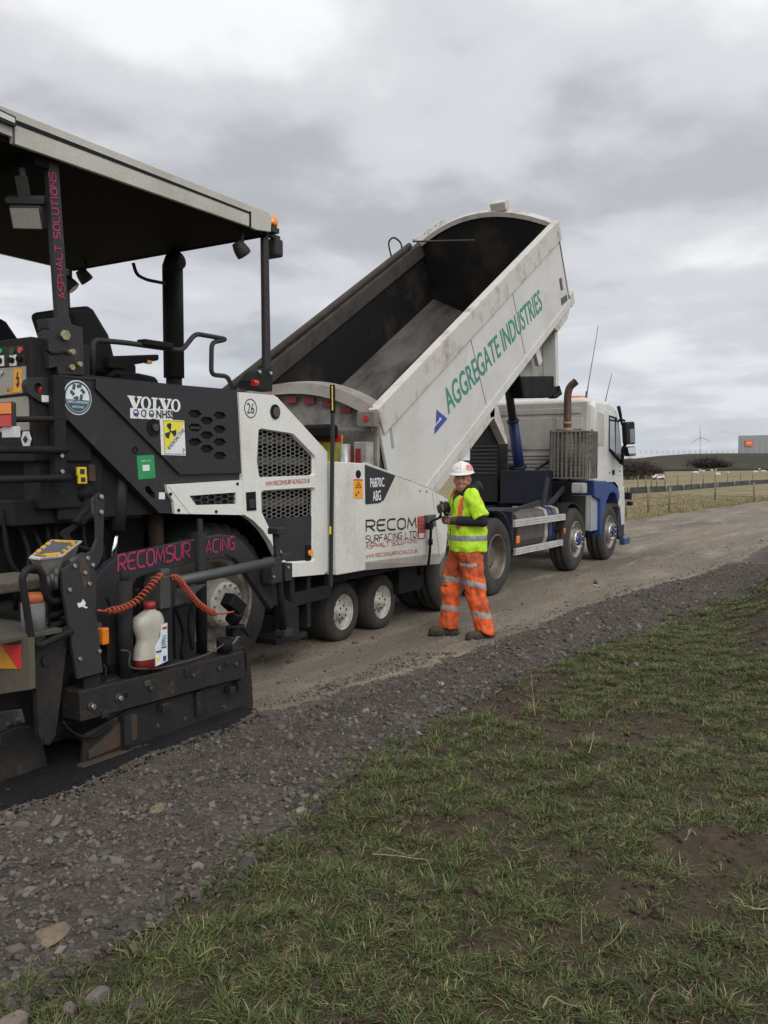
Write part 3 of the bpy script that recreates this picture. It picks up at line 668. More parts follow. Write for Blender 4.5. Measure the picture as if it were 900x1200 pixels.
# flank: tapered frame panel, with a raised hatch
flank = SP([(70, 440), (277, 458), (283, 562), (196, 567), (203, 602), (187, 601), (72, 484)], YS)
slot = SP([(170, 571), (174, 569), (182, 579), (182, 584), (178, 583), (171, 576)], YS)
mb = MB(); mb.plate(flank, [slot], YS, YS+.07); o = mb.build('side_panel', pav_grey, PV)
mb = MB(); mb.prism(SP([(68, 439), (277, 457), (277, 459.5), (68, 441.5)], YS), YS-.01, YS+.09); mb.build('panel_rim', pav_grey, o)
hx = [(226, 485, 0), (226, 501, 0), (226, 518, 0), (240, 493, 0), (240, 510, 0), (240, 526, 0), (255, 487, 0), (255, 503, 0), (255, 518, 0), (255, 534, 0)]
holes = []
for a, b, _ in hx:
    c = side(a, b, YS); holes.append(hexagon(c, .074, .029))
hatch = SP([(110, 444), (275, 459), (281, 554), (209, 556), (110, 456)], YS)
def shrink(): return hatch
mb = MB(); mb.plate(hatch, holes, YS-.022, YS-.003); h = mb.build('hatch', pav_grey, PV)
mb = MB(); mb.prism(SP([(212, 478), (267, 481), (268, 541), (214, 536)], YS), YS-.0025, YS-.0005); mb.build('vent_backing', black, h)
mb = MB(); c = side(177, 501, YS)
mb.cyl((c[0], YS-.02, c[1]), (c[0], YS-.028, c[1]), .062, n=24); mb.build('lock_recess', black, h)
mb = MB(); c = side(178, 501, YS); mb.cyl((c[0], YS-.027, c[1]), (c[0], YS-.045, c[1]), .026, n=20); mb.build('lock', galv, h)
mb = MB(); c = side(158, 527, YS); mb.lathe([(.024, 0), (.024, -.006), (.015, -.006), (.015, 0)], (c[0], YS, c[1]), 20); mb.build('eyelet', black, PV)
mb = MB(); mb.prism(SP([(226-6, 500), (232, 500), (232, 503), (220, 503)], YS), YS-.025, YS-.021); mb.build('vent_bar', pav_grey, h)
# deck top and rounded rear edge
mb = MB(); mb.box(3.58, 5.27, 4.60, 7.02, 2.34, 2.372); mb.build('deck', pav_dark, PV, .006)
# stickers on the flank
def sticker(name, pts, mat, Y, parent=PV, t=.003):
    mb = MB(); mb.prism(SP(pts, Y), Y-t, Y); return mb.build(name, mat, parent)
# round safety badge
c = side(90.5, 466, YS); rb = .112
mb = MB(); mb.prism(circ(c, rb, 36, .98), YS-.004, YS-.0005); bd = mb.build('round_badge', white_txt, PV)
mb = MB(); mb.lathe([(rb*.93, -.0005), (rb*.93, -.0015), (rb*.83, -.0015), (rb*.83, -.0005)], (c[0], YS-.004, c[1]), 36); mb.build('badge_ring', teal, bd)
half = [(c[0]+rb*.80*math.cos(t), c[1]+rb*.80*math.sin(t)) for t in np.linspace(math.pi+.15, 2*math.pi-.15, 16)]
mb = MB(); mb.prism(half, YS-.0056, YS-.0042); mb.build('badge_band', teal, bd)
mb = MB()
for i in range(6):
    a = i*math.pi/3+.2; q = Vector((c[0]+.042*math.cos(a), 0, c[1]+.036+.042*math.sin(a)))
    mb.obox((q.x, YS-.0055, q.z), (.022, .036, .002), (math.cos(a+.6), 0, math.sin(a+.6)), (-math.sin(a+.6), 0, math.cos(a+.6)))
mb.build('badge_emblem', teal, bd)
text('badge_lettering', 'SafeContractor', white_txt, bd, (c[0]-rb*.72, YS, c[1]-rb*.33), (rb*1.44, 0, 0), (0, 0, .024), depth=.007)
text('badge_small_lettering', 'APPROVED', white_txt, bd, (c[0]-rb*.42, YS, c[1]-rb*.60), (rb*.84, 0, 0), (0, 0, .015), depth=.007)
# maker's name in heavy slab letters
def slab_name():
    o, ex, ez = quad_on((146.5, 479), (208.5, 483), (146.5, 463.5), YS)
    mb = MB(); D = NY*.026
    def poly(pts, k=0): mb.add([o + ex*a + ez*b + NY*(.025+.0004*k) for a, b in pts], [list(range(len(pts)))])
    def V(x, w_):
        poly([(x, 1), (x+w_*.52, 1), (x+w_*.52, .88), (x+w_*.42, .86), (x+w_*.60, .36), (x+w_*.74, .86), (x+w_*.64, .88), (x+w_*.64, 1), (x+w_, 1), (x+w_, .88), (x+w_*.92, .86), (x+w_*.60, 0), (x+w_*.42, 0), (x+w_*.08, .86), (x, .88)])
    def O(x, w_):
        n = 20; vs = []
        for i in range(n):
            a = 2*math.pi*i/n; vs.append(o + ex*(x+w_/2+w_/2*math.cos(a)) + ez*(.5+.52*math.sin(a)) + D)
        for i in range(n):
            a = 2*math.pi*i/n; vs.append(o + ex*(x+w_/2+w_*.24*math.cos(a)) + ez*(.5+.40*math.sin(a)) + D)
        mb.add(vs, [(i, (i+1)%n, n+(i+1)%n, n+i) for i in range(n)])
    V(0, .26); O(.235, .19); 
    x = .435; poly([(x, 1), (x+.12, 1), (x+.12, .88), (x+.09, .86), (x+.09, .14), (x+.13, .16), (x+.14, .34), (x+.165, .34), (x+.165, 0), (x, 0), (x, .12), (x+.03, .14), (x+.03, .86), (x, .88)])
    V(.575, .25); O(.81, .19)
    return mb.build('maker_lettering', white_txt, h)
slab_name()
# row of little approval marks under the name
for k, (a, b) in enumerate(((152.5, 160.5), (161.3, 169.6), (170.4, 178.8), (179.4, 202))):
    y0 = 478 + (a-152)*.05; s = sticker('approval_mark', [(a, y0), (b, y0+.4), (b, y0+12.6), (a, y0+12)], white_txt, YS-.022, h, .0025)
    cc = side((a+b)/2, y0+6, YS)
    mm = MB()
    if k < 3:
        mm.lathe([(.026, 0), (.026, -.001), (.017, -.001), (.017, 0)], (cc[0], YS-.0247, cc[1]), 14)
        if k != 1: mm.obox((cc[0], YS-.0255, cc[1]-.008), (.030, .016, .0012), (1,0,0), (0,0,1))
        mm.build('mark_emblem', navy if k < 2 else teal, s)
    else:
        o, ex, ez = quad_on((a+.6, y0+11), (b-1.2, y0+11.3), (a+.6, y0+1.2), YS)
        text('mark_lettering', 'NHSS', blk_txt, s, o, ex, ez, bold=.03, depth=.0265)
# radiation notice
rs = sticker('radiation_notice', [(187, 491), (215.5, 493), (217.5, 534), (189, 533)], white_txt, YS-.022, h, .003)
mb = MB(); mb.prism(SP([(188.2, 492.2), (214.3, 494), (189.8, 530.5)], YS), YS-.0265, YS-.0252); mb.build('notice_half', yel_sign, rs)
c = side(196.5, 505.5, YS); mb = MB()
for k in range(3):
    a0 = R_(90+120*k+15)
    for j in range(1):
        pts = [(c[0]+r*math.cos(a0+t), c[1]+r*math.sin(a0+t)) for r, t in ((.014, -.5), (.055, -.5), (.060, -.17), (.060, .17), (.055, .5), (.014, .5))]
        mb.prism(pts, YS-.0285, YS-.027)
mb.prism(circ(c, .010, 10), YS-.0285, YS-.027); mb.build('trefoil', blk_txt, rs)
o = V3(side(195.5, 527.5, YS), YS); e1 = V3(side(213.5, 505, YS), YS) - o; n_ = Vector((-e1.z, 0, e1.x)).normalized()
text('notice_lettering', 'RADIOACTIVE', blk_txt, rs, o, e1, n_*.030, depth=.0285)
o, ex, ez = quad_on((210.5, 531), (213.5, 531), (210.5, 526), YS); text('notice_number', '7', blk_txt, rs, o, ex, ez, depth=.0285)
mb = MB(); P = [V3(p, YS-.027) for p in SP([(188.4, 492.6), (214.4, 494.3), (216.3, 532.4), (190, 531.6)], YS)]; mb.tube(P, .002, 4, closed=True); mb.build('notice_border', blk_txt, rs)
gs = sticker('green_tag', [(160, 534), (180, 533), (182, 560), (162, 562)], green_sign, YS)
mb = MB(); mb.prism(SP([(166.5, 545), (174.5, 544.6), (175, 551.5), (167, 552)], YS), YS-.0045, YS-.0032); mb.build('tag_panel', white_txt, gs)
o, ex, ez = quad_on((165, 541.5), (176, 540.8), (165, 539.5), YS); text('tag_lettering', 'SAFETY TAG', white_txt, gs, o, ex, ez, depth=.0045)
sticker('small_label', [(186, 577), (193, 577), (193, 585), (186, 585)], white_txt, YS)
# lower white skirt with its grille
Yk = 4.555
mb = MB(); mb.plate(SP([(195, 568), (283.5, 562.5), (285.5, 603.5), (205, 602), (203.5, 588), (197, 577)], Yk), [SP([(222, 581), (276.5, 577), (277, 590.5), (230, 592)], Yk)], Yk, Yk+.05)
sk = mb.build('skirt', pav_white, PV)
mb = MB(); grille(mb, SP([(222, 581), (276.5, 577), (277, 590.5), (230, 592)], Yk), Yk+.012, Yk+.02, .050, .021); mb.build('skirt_grille', galv, sk)
mb = MB(); mb.prism(SP([(215, 577), (281, 573), (281, 595), (215, 595)], Yk), Yk+.03, Yk+.048); mb.build('skirt_backing', black, sk)
mb = MB(); mb.prism(SP([(197, 569.5), (199, 569.3), (224, 601.5), (222, 601.5)], Yk), Yk-.004, Yk+.01); mb.build('skirt_rib', pav_white, sk)
each_bolt('skirt_bolt', SP([(199.5, 579), (209, 598), (278, 567), (253, 599.5)], Yk), Yk, black, sk, .013, .008)
# white engine cover with two honeycomb windows
Ye = 4.545
arch = [(334, 677), (327, 655), (318, 636), (308, 621), (297, 610), (286, 603)]
win1 = SP([(303, 504), (306, 502), (341, 507.5), (344, 508.5), (368.5, 533.5), (370, 537), (370, 556), (367, 558), (307, 560.5), (303.5, 557.5), (301, 540)], Ye)
win2 = SP([(306, 577), (309, 574.5), (367, 571), (369.5, 573), (369, 656), (366, 658.5), (336, 660.5), (326, 638), (315, 618), (306.5, 600)], Ye)
cov = SP([(279.5, 459.5), (320.5, 463), (325, 465.5), (383.5, 529.5), (384, 669), (380, 673)] + arch + [(284.5, 560)], Ye)
mb = MB(); mb.plate(cov, [win1, win2], Ye, Ye+.06); ec = mb.build('engine_cover', pav_white, PV)
for nm_, wn in (('upper', win1), ('lower', win2)):
    mb = MB(); k = len(wn); cx = sum(p[0] for p in wn)/k; cz = sum(p[1] for p in wn)/k
    ins = [(cx+(p[0]-cx)*.955, cz+(p[1]-cz)*.955) for p in wn]; outr = [(cx+(p[0]-cx)*1.02, cz+(p[1]-cz)*1.02) for p in wn]
    vs = [(p[0], Ye+.004, p[1]) for p in wn] + [(p[0], Ye+.035, p[1]) for p in ins]
    mb.add(vs, [(i, (i+1)%k, k+(i+1)%k, k+i) for i in range(k)]); mb.build('window_bevel', pav_white, ec)
mb = MB(); grille(mb, win1, Ye+.032, Ye+.040, .042, .0175, .86); grille(mb, SP([(306, 575), (369, 571), (369, 606), (310, 609)], Ye), Ye+.032, Ye+.040, .042, .0175, .86); mb.build('grille', M('grille_wire', (.20, .195, .18), .5, .3), ec)
mb = MB(); mb.prism(SP([(309, 608.5), (369, 604.5), (369, 659), (336, 662), (322, 634)], Ye), Ye+.030, Ye+.045); mb.build('grille_cover_plate', pav_grey, ec)
mb = MB(); mb.prism(SP([(361, 639), (367, 639), (367, 659), (361, 659)], Ye), Ye+.020, Ye+.03); mb.build('latch', black, ec)
mb = MB(); c = side(364.5, 648, Ye); mb.cyl((c[0], Ye+.02, c[1]), (c[0], Ye-.004, c[1]), .026, n=14); mb.build('latch_knob', org_sign, ec)
mb = MB(); mb.prism(SP([(288, 577), (299, 576), (300, 598), (289, 598.5)], Ye), Ye-.006, Ye-.0005); lt = mb.build('latch_plate', black, ec)
mb = MB(); mb.prism(SP([(290.5, 585), (298, 584.5), (298, 595), (291, 595.5)], Ye), Ye-.014, Ye-.006); mb.build('latch_handle', dark_pl, lt)
mb = MB(); c = side(322, 482.5, Ye); mb.cyl((c[0], Ye-.002, c[1]), (c[0], Ye-.010, c[1]), .062, n=28); sp_ = mb.build('horn_opening', black, ec)
mb = MB(); c = side(323, 483, Ye); mb.cyl((c[0], Ye-.010, c[1]), (c[0], Ye-.012, c[1]), .042, n=20)
for i in range(6): mb.obox((c[0]+.022*math.cos(i), Ye-.0135, c[1]+.022*math.sin(i)), (.012, .012, .003), (1,0,0), (0,0,1))
mb.build('horn_mesh', grey_pl, sp_)
c = side(293.5, 478.5, Ye); mb = MB(); mb.lathe([(.078, 0), (.078, -.002), (.071, -.002), (.071, 0)], (c[0], Ye-.001, c[1]), 32); nb = mb.build('number_ring', blk_txt, ec)
text('number_lettering', '26', blk_txt, nb, (c[0]-.045, Ye, c[1]-.042), (.09, 0, .0), (0, 0, .084), depth=.003)
o, ex, ez = quad_on((311, 569.5), (363, 565.5), (311, 564), Ye); strokes('web_lettering', 'WWW.RECOMSURFACING.CO.UK', redtxt, ec, o, ex, ez, wt=.13, gap=.28)
# engine bay behind the windows, cooler bars, sloped top
mb = MB(); mb.prism(SP([(284, 466), (322, 470), (380, 532), (380, 660), (345, 664), (312, 624), (290, 606), (285, 560)], 4.75), 4.75, 6.95); mb.build('engine_bay', black, PV)
mb = MB(); a = win1
for z in (1.78, 1.96, 1.42): mb.box(side(306, 530, Ye)[0], side(372, 530, Ye)[0], 4.64, 4.72, z, z+.07)
mb.build('cooler_bar', M('cooler', (.15, .13, .10), .6, dirt=(.06, .05, .04), amt=.7, scale=6), ec)
top = SP([(279.5, 459.5), (320.5, 463), (325, 465.5), (383.5, 529.5)], Ye)
mb = MB(); low_ = [(p[0], p[1]-.035) for p in top]; mb.prism(top + low_[::-1], Ye+.061, 7.06); mb.build('engine_lid', pav_white, PV)
mb = MB(); mb.prism(cov, 7.04, 7.09); mb.build('far_engine_cover', pav_white, PV)
mb = MB(); mb.prism(flank, 7.02, 7.09); mb.build('far_side_panel', pav_grey, PV)
mb = MB(); mb.box(6.40, 6.50, 4.62, 7.03, .80, 1.86); mb.build('front_bulkhead', pav_dark, PV)
# hopper
Yh = 4.50
col_ = SP([(390.5, 541), (425.5, 543), (426.5, 668), (392, 674)], Yh)
mb = MB(); mb.prism(col_, Yh-.02, Yh+.16); hc = mb.build('hopper_column', hop_white, PV, .008)
c = side(419.5, 555.5, Yh-.02); mb = MB(); mb.cyl((c[0], Yh-.018, c[1]), (c[0], Yh-.03, c[1]), .038, n=20); mb.build('rubber_stop', black, hc)
ws = MB(); ws.prism(SP([(414, 562), (424.5, 562.2), (424.8, 584), (414.3, 583.6)], Yh-.02), Yh-.0235, Yh-.0205); ws = ws.build('warning_sticker', org_sign, hc)
mb = MB(); P = [V3(p, Yh-.025) for p in SP([(419.5, 564.5), (423, 571.5), (416, 571.2)], Yh-.02)]; mb.tube(P, .004, 4, closed=True)
for q in ((419.5, 569), (419.5, 577), (417, 580)): c = side(*q, Yh-.02); mb.obox((c[0], Yh-.0245, c[1]), (.024, .018, .002), (1,0,0), (0,0,1))
mb.build('warning_symbol', blk_txt, ws)
mb = MB(); mb.prism(SP([(414, 561.5), (424.6, 561.7), (424.6, 563.2), (414, 563)], Yh-.02), Yh-.0245, Yh-.0235); mb.build('warning_heading', hivis_red, ws)
wall = SP([(427, 543.5), (503, 572.5), (526, 585), (527, 607), (522, 648), (428, 659)], Yh)
lowr = SP([(428, 659), (522, 648), (520.5, 661), (428, 669)], Yh)
mb = MB(); n = len(wall)
mb.prism(wall, Yh, Yh+.05); hw_ = mb.build('hopper_side', hop_white, PV, .006)
mb = MB(); vs = [(p[0], Yh, p[1]) for p in lowr[:2]] + [(p[0], Yh+.06, p[1]) for p in lowr[2:]] + [(p[0], Yh+.05, p[1]) for p in lowr[:2]] + [(p[0], Yh+.09, p[1]) for p in lowr[2:]]
mb.add(vs, [(0,1,2,3), (4,7,6,5), (0,4,5,1), (1,5,6,2), (2,6,7,3), (3,7,4,0)]); mb.build('hopper_lower_edge', hop_white, hw_)
mb = MB(); pth = [V3(p, Yh+.01) for p in SP([(427, 542.5), (503, 571.5), (527, 584.5)], Yh)]; mb.tube(pth, .012, 6); mb.build('hopper_lip', rail_white, hw_)
mb = MB(); mb.prism(SP([(506, 574.5), (508.5, 575.5), (517, 650), (514.5, 650)], Yh), Yh-.008, Yh-.0005); mb.build('hopper_rib', hop_white, hw_)
for q in ((492, 575.5), (500, 576)): c = side(*q, Yh); mb = MB(); mb.cyl((c[0], Yh-.001, c[1]), (c[0], Yh-.004, c[1]), .012, n=10); mb.build('bolt_hole', black, hw_)
pt = MB(); pt.prism(SP([(427.4, 544.5), (463, 557.5), (449.5, 586), (444, 589.5), (428, 591)], Yh), Yh-.0045, Yh-.0005); pt = pt.build('model_patch', pav_grey, hw_)
for tx, q in (('P6870C', ((433.5, 571.5), (450, 570.5), (433, 560))), ('ABG', ((436.5, 587.5), (446, 586), (436, 575.5)))):
    o, ex, ez = quad_on(*q, Yh); text('model_lettering', tx, white_txt, pt, o, ex, ez, bold=.015, depth=.006)
for tx, q, m_, wt in (('RECOM', ((429, 624), (487.5, 619.5), (429, 609)), blk_txt, .15), ('SURFACING LTD', ((428.5, 636.5), (487.5, 630), (428.5, 627.5)), blk_txt, .13), ('ASPHALT SOLUTIONS', ((428.5, 643.5), (488.5, 636), (428.5, 637)), redtxt, .14), ('WWW.RECOMSURFACING.CO.UK', ((428.5, 654.5), (489, 647.5), (428.5, 649.5)), redtxt, .13)):
    o, ex, ez = quad_on(*q, Yh); strokes('company_lettering', tx, m_, hw_, o, ex, ez, wt=wt, gap=.30)
rd = MB(); rd.prism(SP([(489, 605.5), (498, 604.5), (498, 631), (489.5, 632)], Yh), Yh-.004, Yh-.0005); rd = rd.build('red_notice', M('red_notice', (.45, .05, .045), .5), hw_)
for k, (a, b) in enumerate(((607, 611), (612.5, 615), (616.5, 619), (620.5, 623.5))):
    o, ex, ez = quad_on((490.7, b), (496.8, b-.6), (490.7, a), Yh); text('notice_lettering', ('STOP', 'KEEP', 'CLEAR', 'HOT')[k], M('notice_pale', (.62, .35, .28), .6), rd, o, ex, ez, depth=.005)
mb = MB(); mb.prism(SP([(490.8, 625), (496.8, 624.5), (496.8, 630), (490.8, 630.6)], Yh), Yh-.005, Yh-.004); mb.build('notice_panel', white_txt, rd)
mb = MB(); mb.prism([(side(428, 661, Yh)[0], .92-.02), (side(446, 655, Yh)[0], .94), (side(436, 664, Yh)[0], .80), (side(430, 668, Yh)[0], .77)], Yh+.012, Yh+.06); 
# inner hopper pan and far wing
mb = MB(); mb.box(6.5, 8.62, 4.56, 4.62, .75, 1.30); mb.box(6.5, 8.62, 4.62, 7.0, .66, .74); mb.box(6.48, 6.54, 4.6, 7.0, .74, 1.55); mb.build('hopper_pan', black, PV)
mb = MB(); mb.prism(wall, 7.05, 7.10); mb.prism(col_, 6.95, 7.11); mb.build('far_hopper_side', hop_white, PV)
mb = MB(); mb.cyl((8.55, 4.75, .42), (8.55, 6.85, .42), .09, n=14); mb.box(8.35, 8.55, 4.9, 6.7, .34, .60); mb.box(8.05, 8.45, 4.72, 4.86, .36, .72); mb.build('push_roller', black, PV)
mb = MB(); mb.box(side(497, 600, Yh)[0], side(507, 600, Yh)[0], Yh-.045, Yh-.001, side(500, 618, Yh)[1], side(500, 603.5, Yh)[1]); mb.build('control_socket', grey_pl, PV, .006)
# steering gauge pole by the hopper
mb = MB(); mb.bar(V3(side(390, 482, 4.44), 4.44), V3(side(387.5, 688, 4.44), 4.44), .033, .028); gp = mb.build('gauge_pole', pav_grey, PV, .004)
mb = MB(); mb.bar(V3(side(389.5, 451, 4.44), 4.44), V3(side(390, 484, 4.44), 4.44), .036, .034); mb.build('pole_tip', black, gp)
mb = MB(); mb.bar(V3(side(389.2, 452, 4.42), 4.42), V3(side(389.6, 481, 4.42), 4.42), .014, .004); mb.bar(V3(side(387, 617, 4.415), 4.415), V3(side(387, 626, 4.415), 4.415), .024, .004); mb.build('pole_reflector', yellow, gp)
# wheels
def tread(n_lug, k0, k1, d):
    def f(i, j, r): return r - (d if (k0 <= i <= k1 and (j // 2) % 2 == 0) else 0)
    return f
def paver_wheel():
    w_ = pempty('drive_wheel', PV); w_.location = Vector((5.20, 4.75, .655)) - ORIG[PV.name]
    R0 = .655
    mb = MB(); mb.lathe([(.37, .01), (.40, -.012), (.52, -.012), (.60, .0), (.635, .03), (R0, .07), (R0, .26), (R0, .43), (.62, .48), (.40, .49), (.36, .46)], (0,0,0), 120, mod=tread(60, 4, 6, .028)); mb.build('tyre', rubber, w_)
    mb = MB(); mb.lathe([(.392, -.012), (.375, .0), (.372, .02), (.345, .035), (.335, .06), (.335, .16), (.30, .18), (.20, .19), (.20, .14), (.0, .14)], (0,0,0), 56); mb.build('rim', rim_dirty, w_)
    mb = MB(); mb.lathe([(.205, .19), (.205, -.02), (.185, -.05), (.175, -.055), (.0, -.06)], (0,0,0), 40); hb = mb.build('hub', rim_dirty, w_)
    mb = MB(); mb.lathe([(.178, -.056), (.178, -.085), (.12, -.09), (.0, -.09)], (0,0,0), 40); mb.build('hub_plate', rim_pale, hb)
    mb = MB()
    for i in range(14): a = 2*math.pi*i/14; mb.cyl((.155*math.cos(a), -.088, .155*math.sin(a)), (.155*math.cos(a), -.10, .155*math.sin(a)), .011, n=6)
    mb.build('hub_bolt', rim_dirty, hb)
    mb = MB()
    for i in range(10): a = 2*math.pi*i/10+.2; mb.cyl((.26*math.cos(a), .178, .26*math.sin(a)), (.26*math.cos(a), .16, .26*math.sin(a)), .016, n=6)
    mb.build('wheel_nut', black, w_)
    return w_
dw = paver_wheel()
d2 = dup(dw, PV); d2.location = Vector((5.20, 6.85, .655)) - ORIG[PV.name]; d2.rotation_euler = (0, 0, math.pi)
def front_wheel():
    w_ = pempty('front_wheel', PV); w_.location = Vector((7.08, 4.80, .30)) - ORIG[PV.name]
    mb = MB(); mb.lathe([(.17, .02), (.185, -.008), (.24, -.01), (.275, .0), (.30, .03), (.302, .10), (.302, .24), (.275, .28), (.17, .28)], (0,0,0), 44); mb.build('tyre', rubber, w_)
    mb = MB(); mb.lathe([(.188, -.008), (.178, .004), (.17, .02), (.14, .035), (.135, .05), (.085, .05), (.085, .02), (.07, .008), (.0, .005)], (0,0,0), 40); r_ = mb.build('rim', rim_pale, w_)
    mb = MB()
    for i in range(8): a = 2*math.pi*i/8; mb.cyl((.112*math.cos(a), .052, .112*math.sin(a)), (.112*math.cos(a), .036, .112*math.sin(a)), .010, n=6)
    mb.build('wheel_nut', rim_dirty, r_)
    mb = MB()
    for i in range(6): a = 2*math.pi*i/6+.3; mb.cyl((.062*math.cos(a), .02, .062*math.sin(a)), (.062*math.cos(a), .004, .062*math.sin(a)), .012, n=8)
    mb.build('hub_bolt', black, r_)
    return w_
fw_ = front_wheel()
for x, y, rz in ((7.83, 4.80, 0), (7.08, 6.80, math.pi), (7.83, 6.80, math.pi)):
    f2 = dup(fw_, PV); f2.location = Vector((x, y, .30)) - ORIG[PV.name]; f2.rotation_euler = (0, 0, rz)
mb = MB(); mb.box(6.9, 8.0, 5.2, 6.4, .22, .42); mb.box(7.35, 7.55, 4.95, 5.3, .35, .7); mb.build('bogie', black, PV, .01)
# underside step, brackets below the cover
mb = MB(); mb.bar(V3(side(339, 704, 4.62), 4.62), V3(side(386, 692, 4.62), 4.62), .12, .06); mb.box(5.95, 6.02, 4.6, 4.7, .45, .80); mb.box(6.20, 6.26, 4.6, 4.7, .30, .80); mb.box(5.75, 6.2, 4.60, 4.85, .22, .27); mb.build('step', pav_dark, PV, .008)
# canopy
Yr = 4.50
fas = SP([(-60, 98), (314.5, 249), (318.5, 253), (317.5, 268), (300, 263.5), (292.5, 262.5), (15, 161), (14, 157), (-60, 128)], Yr)
X0, X1 = fas[0][0], fas[2][0]
X0 = 2.35
fas = [(X0, 3.845), (side(314.5, 249, Yr)[0], 3.84), (side(318.5, 253, Yr)[0], 3.82), (side(317.5, 271, Yr)[0], 3.69), (side(300, 265, Yr)[0], 3.665), (side(292.5, 262.5, Yr)[0], 3.67), (side(15, 161, Yr)[0], 3.655), (side(14, 157, Yr)[0], 3.69), (X0, 3.72)]
X1 = fas[2][0]
mb = MB(); mb.prism(fas, Yr, Yr+.03); cn = mb.build('canopy_side', canopy, PV, .004)
mb = MB(); a = side(16, 138, Yr); b = side(292, 247, Yr); mb.prism([(a[0], 3.795), (b[0], 3.785), (b[0], 3.77), (a[0], 3.768)], Yr-.004, Yr-.0003); mb.build('trim_strip', black, cn)
mb = MB(); mb.prism([(side(292, 250, Yr)[0], 3.79), (side(294, 250, Yr)[0], 3.79), (side(294, 263, Yr)[0], 3.665), (side(292, 263, Yr)[0], 3.665)], Yr-.004, Yr-.0003); mb.build('trim_joint', black, cn)
mb = MB(); mb.prism([(side(14.5, 140, Yr)[0], 3.80), (side(17, 141, Yr)[0], 3.80), (side(17, 162, Yr)[0], 3.655), (side(14.5, 161, Yr)[0], 3.655)], Yr-.0035, Yr-.0002); mb.build('trim_joint', galv, cn)
mb = MB(); c = side(0, 134, Yr); c2 = side(15, 140, Yr); mb.prism([(c[0]-.1, 3.815), (c2[0], 3.80), (c2[0], 3.745), (c[0]-.1, 3.75)], Yr-.03, Yr-.005); mk = mb.build('marker_lamp', dark_pl, cn)
mb = MB(); mb.prism([(c[0]-.08, 3.80), (c2[0]-.012, 3.788), (c2[0]-.012, 3.76), (c[0]-.08, 3.765)], Yr-.036, Yr-.03); mb.build('lamp_lens', lens, mk)
mb = MB(); mb.box(X0, X1-.02, Yr+.031, 6.93, 3.81, 3.843); mb.box(X0, X1-.015, 6.93, 6.96, 3.66, 3.845); mb.build('canopy_roof', canopy, PV, .004)
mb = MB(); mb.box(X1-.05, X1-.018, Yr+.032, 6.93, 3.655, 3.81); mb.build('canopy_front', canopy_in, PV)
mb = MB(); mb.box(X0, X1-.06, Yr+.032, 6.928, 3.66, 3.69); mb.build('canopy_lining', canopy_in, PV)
mb = MB()
for z in (4.6, 5.2): pass
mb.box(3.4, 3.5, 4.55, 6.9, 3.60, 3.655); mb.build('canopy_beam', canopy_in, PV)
def post_rear(Y, parent=PV, letter=True):
    t0, t1, b1, b0 = [V3(p, Y) for p in SP([(54, 178), (67, 180), (80.5, 374), (67, 374)], 4.58)]
    mb = MB(); mb.add([t0, t1, b1, b0] + [v + Vector((0, .045, 0)) for v in (t0, t1, b1, b0)], [(0,1,2,3), (7,6,5,4), (0,4,5,1), (1,5,6,2), (2,6,7,3), (3,7,4,0)])
    p = mb.build('rear_post', pav_grey, PV, .006)
    mb = MB(); mb.prism(SP([(54, 373), (81, 372), (83, 380), (96, 384), (98, 440), (68, 439), (66, 430), (57, 432), (56, 384)], 4.58), Y+.0, Y+.11); mb.build('post_foot', pav_grey, p, .006)
    return p
rp = post_rear(4.57)
o, ex, ez = quad_on((76.5, 350), (65, 203), (68, 350), 4.57)
strokes('post_lettering', 'ASPHALT SOLUTIONS', pink, rp, o, ex, ez, wt=.15, gap=.32, depth=.004)
brass = M('brass', (.42, .36, .20), .4, .7, dirt=(.12, .10, .06), amt=.6, scale=20)
for q_, r_, d_ in (((74, 393), .034, .03), ((82, 430.5), .02, .03), ((90, 427), .017, .04), ((79, 413), .018, .06)): each_bolt('bolt', SP([q_], 4.57), 4.57, brass, rp, r_, d_)
mb = MB(); P = [V3(p, 4.53) for p in SP([(54, 409), (60, 414), (70, 414), (78, 412.5)], 4.53)]; mb.tube(smooth_path(P, 4), .010, 6); mb.build('cable', black, rp); mb = MB(); P = [V3(p, 4.53) for p in SP([(42, 389), (47, 385), (55, 386)], 4.55)]; mb.tube(P, .006, 5); mb.build('cable', black, rp)
rp2 = dup(rp, PV); rp2.location = rp.location + Vector((0, 2.28, 0))
for ch in list(rp2.children):
    if 'lettering' in ch.name: bpy.data.objects.remove(ch)
def post_front(Y):
    mb = MB(); a = side(309, 268, 4.56); b = side(315, 268, 4.56); c = side(318, 441, 4.56); d = side(311, 441, 4.56)
    mb.prism([a, b, c, d], Y, Y+.04); p = mb.build('front_post', pav_grey, PV, .006)
    mb = MB(); mb.prism(SP([(299, 436), (304, 432), (316, 431), (319, 437), (318, 459), (302, 457), (292, 455), (292, 446)], 4.56), Y-.012, Y+.11); pb = mb.build('post_bracket', pav_dark, p, .006)
    return p, pb
fp, fpb = post_front(4.56)
o, ex, ez = quad_on((313.5, 402), (312.5, 308), (310.5, 402), 4.56); strokes('post_lettering', 'ASPHALT SOLUTIONS', M('pinkdull', (.12, .03, .045), .6), fp, o, ex, ez, wt=.15, depth=.004)
mb = MB(); mb.cyl(V3(side(293, 449, 4.56), 4.53), V3(side(298, 449, 4.56), 4.53), .026, n=12); mb.build('marker_lens', redlens, fpb)
each_bolt('bolt', SP([(315, 437.5), (302, 436)], 4.56), 4.55, steel, fpb, .015, .018)
fp2 = dup(fp, PV); fp2.location = fp.location + Vector((0, 2.5, 0))
for ch in list(fp2.children):
    if 'lettering' in ch.name: bpy.data.objects.remove(ch)
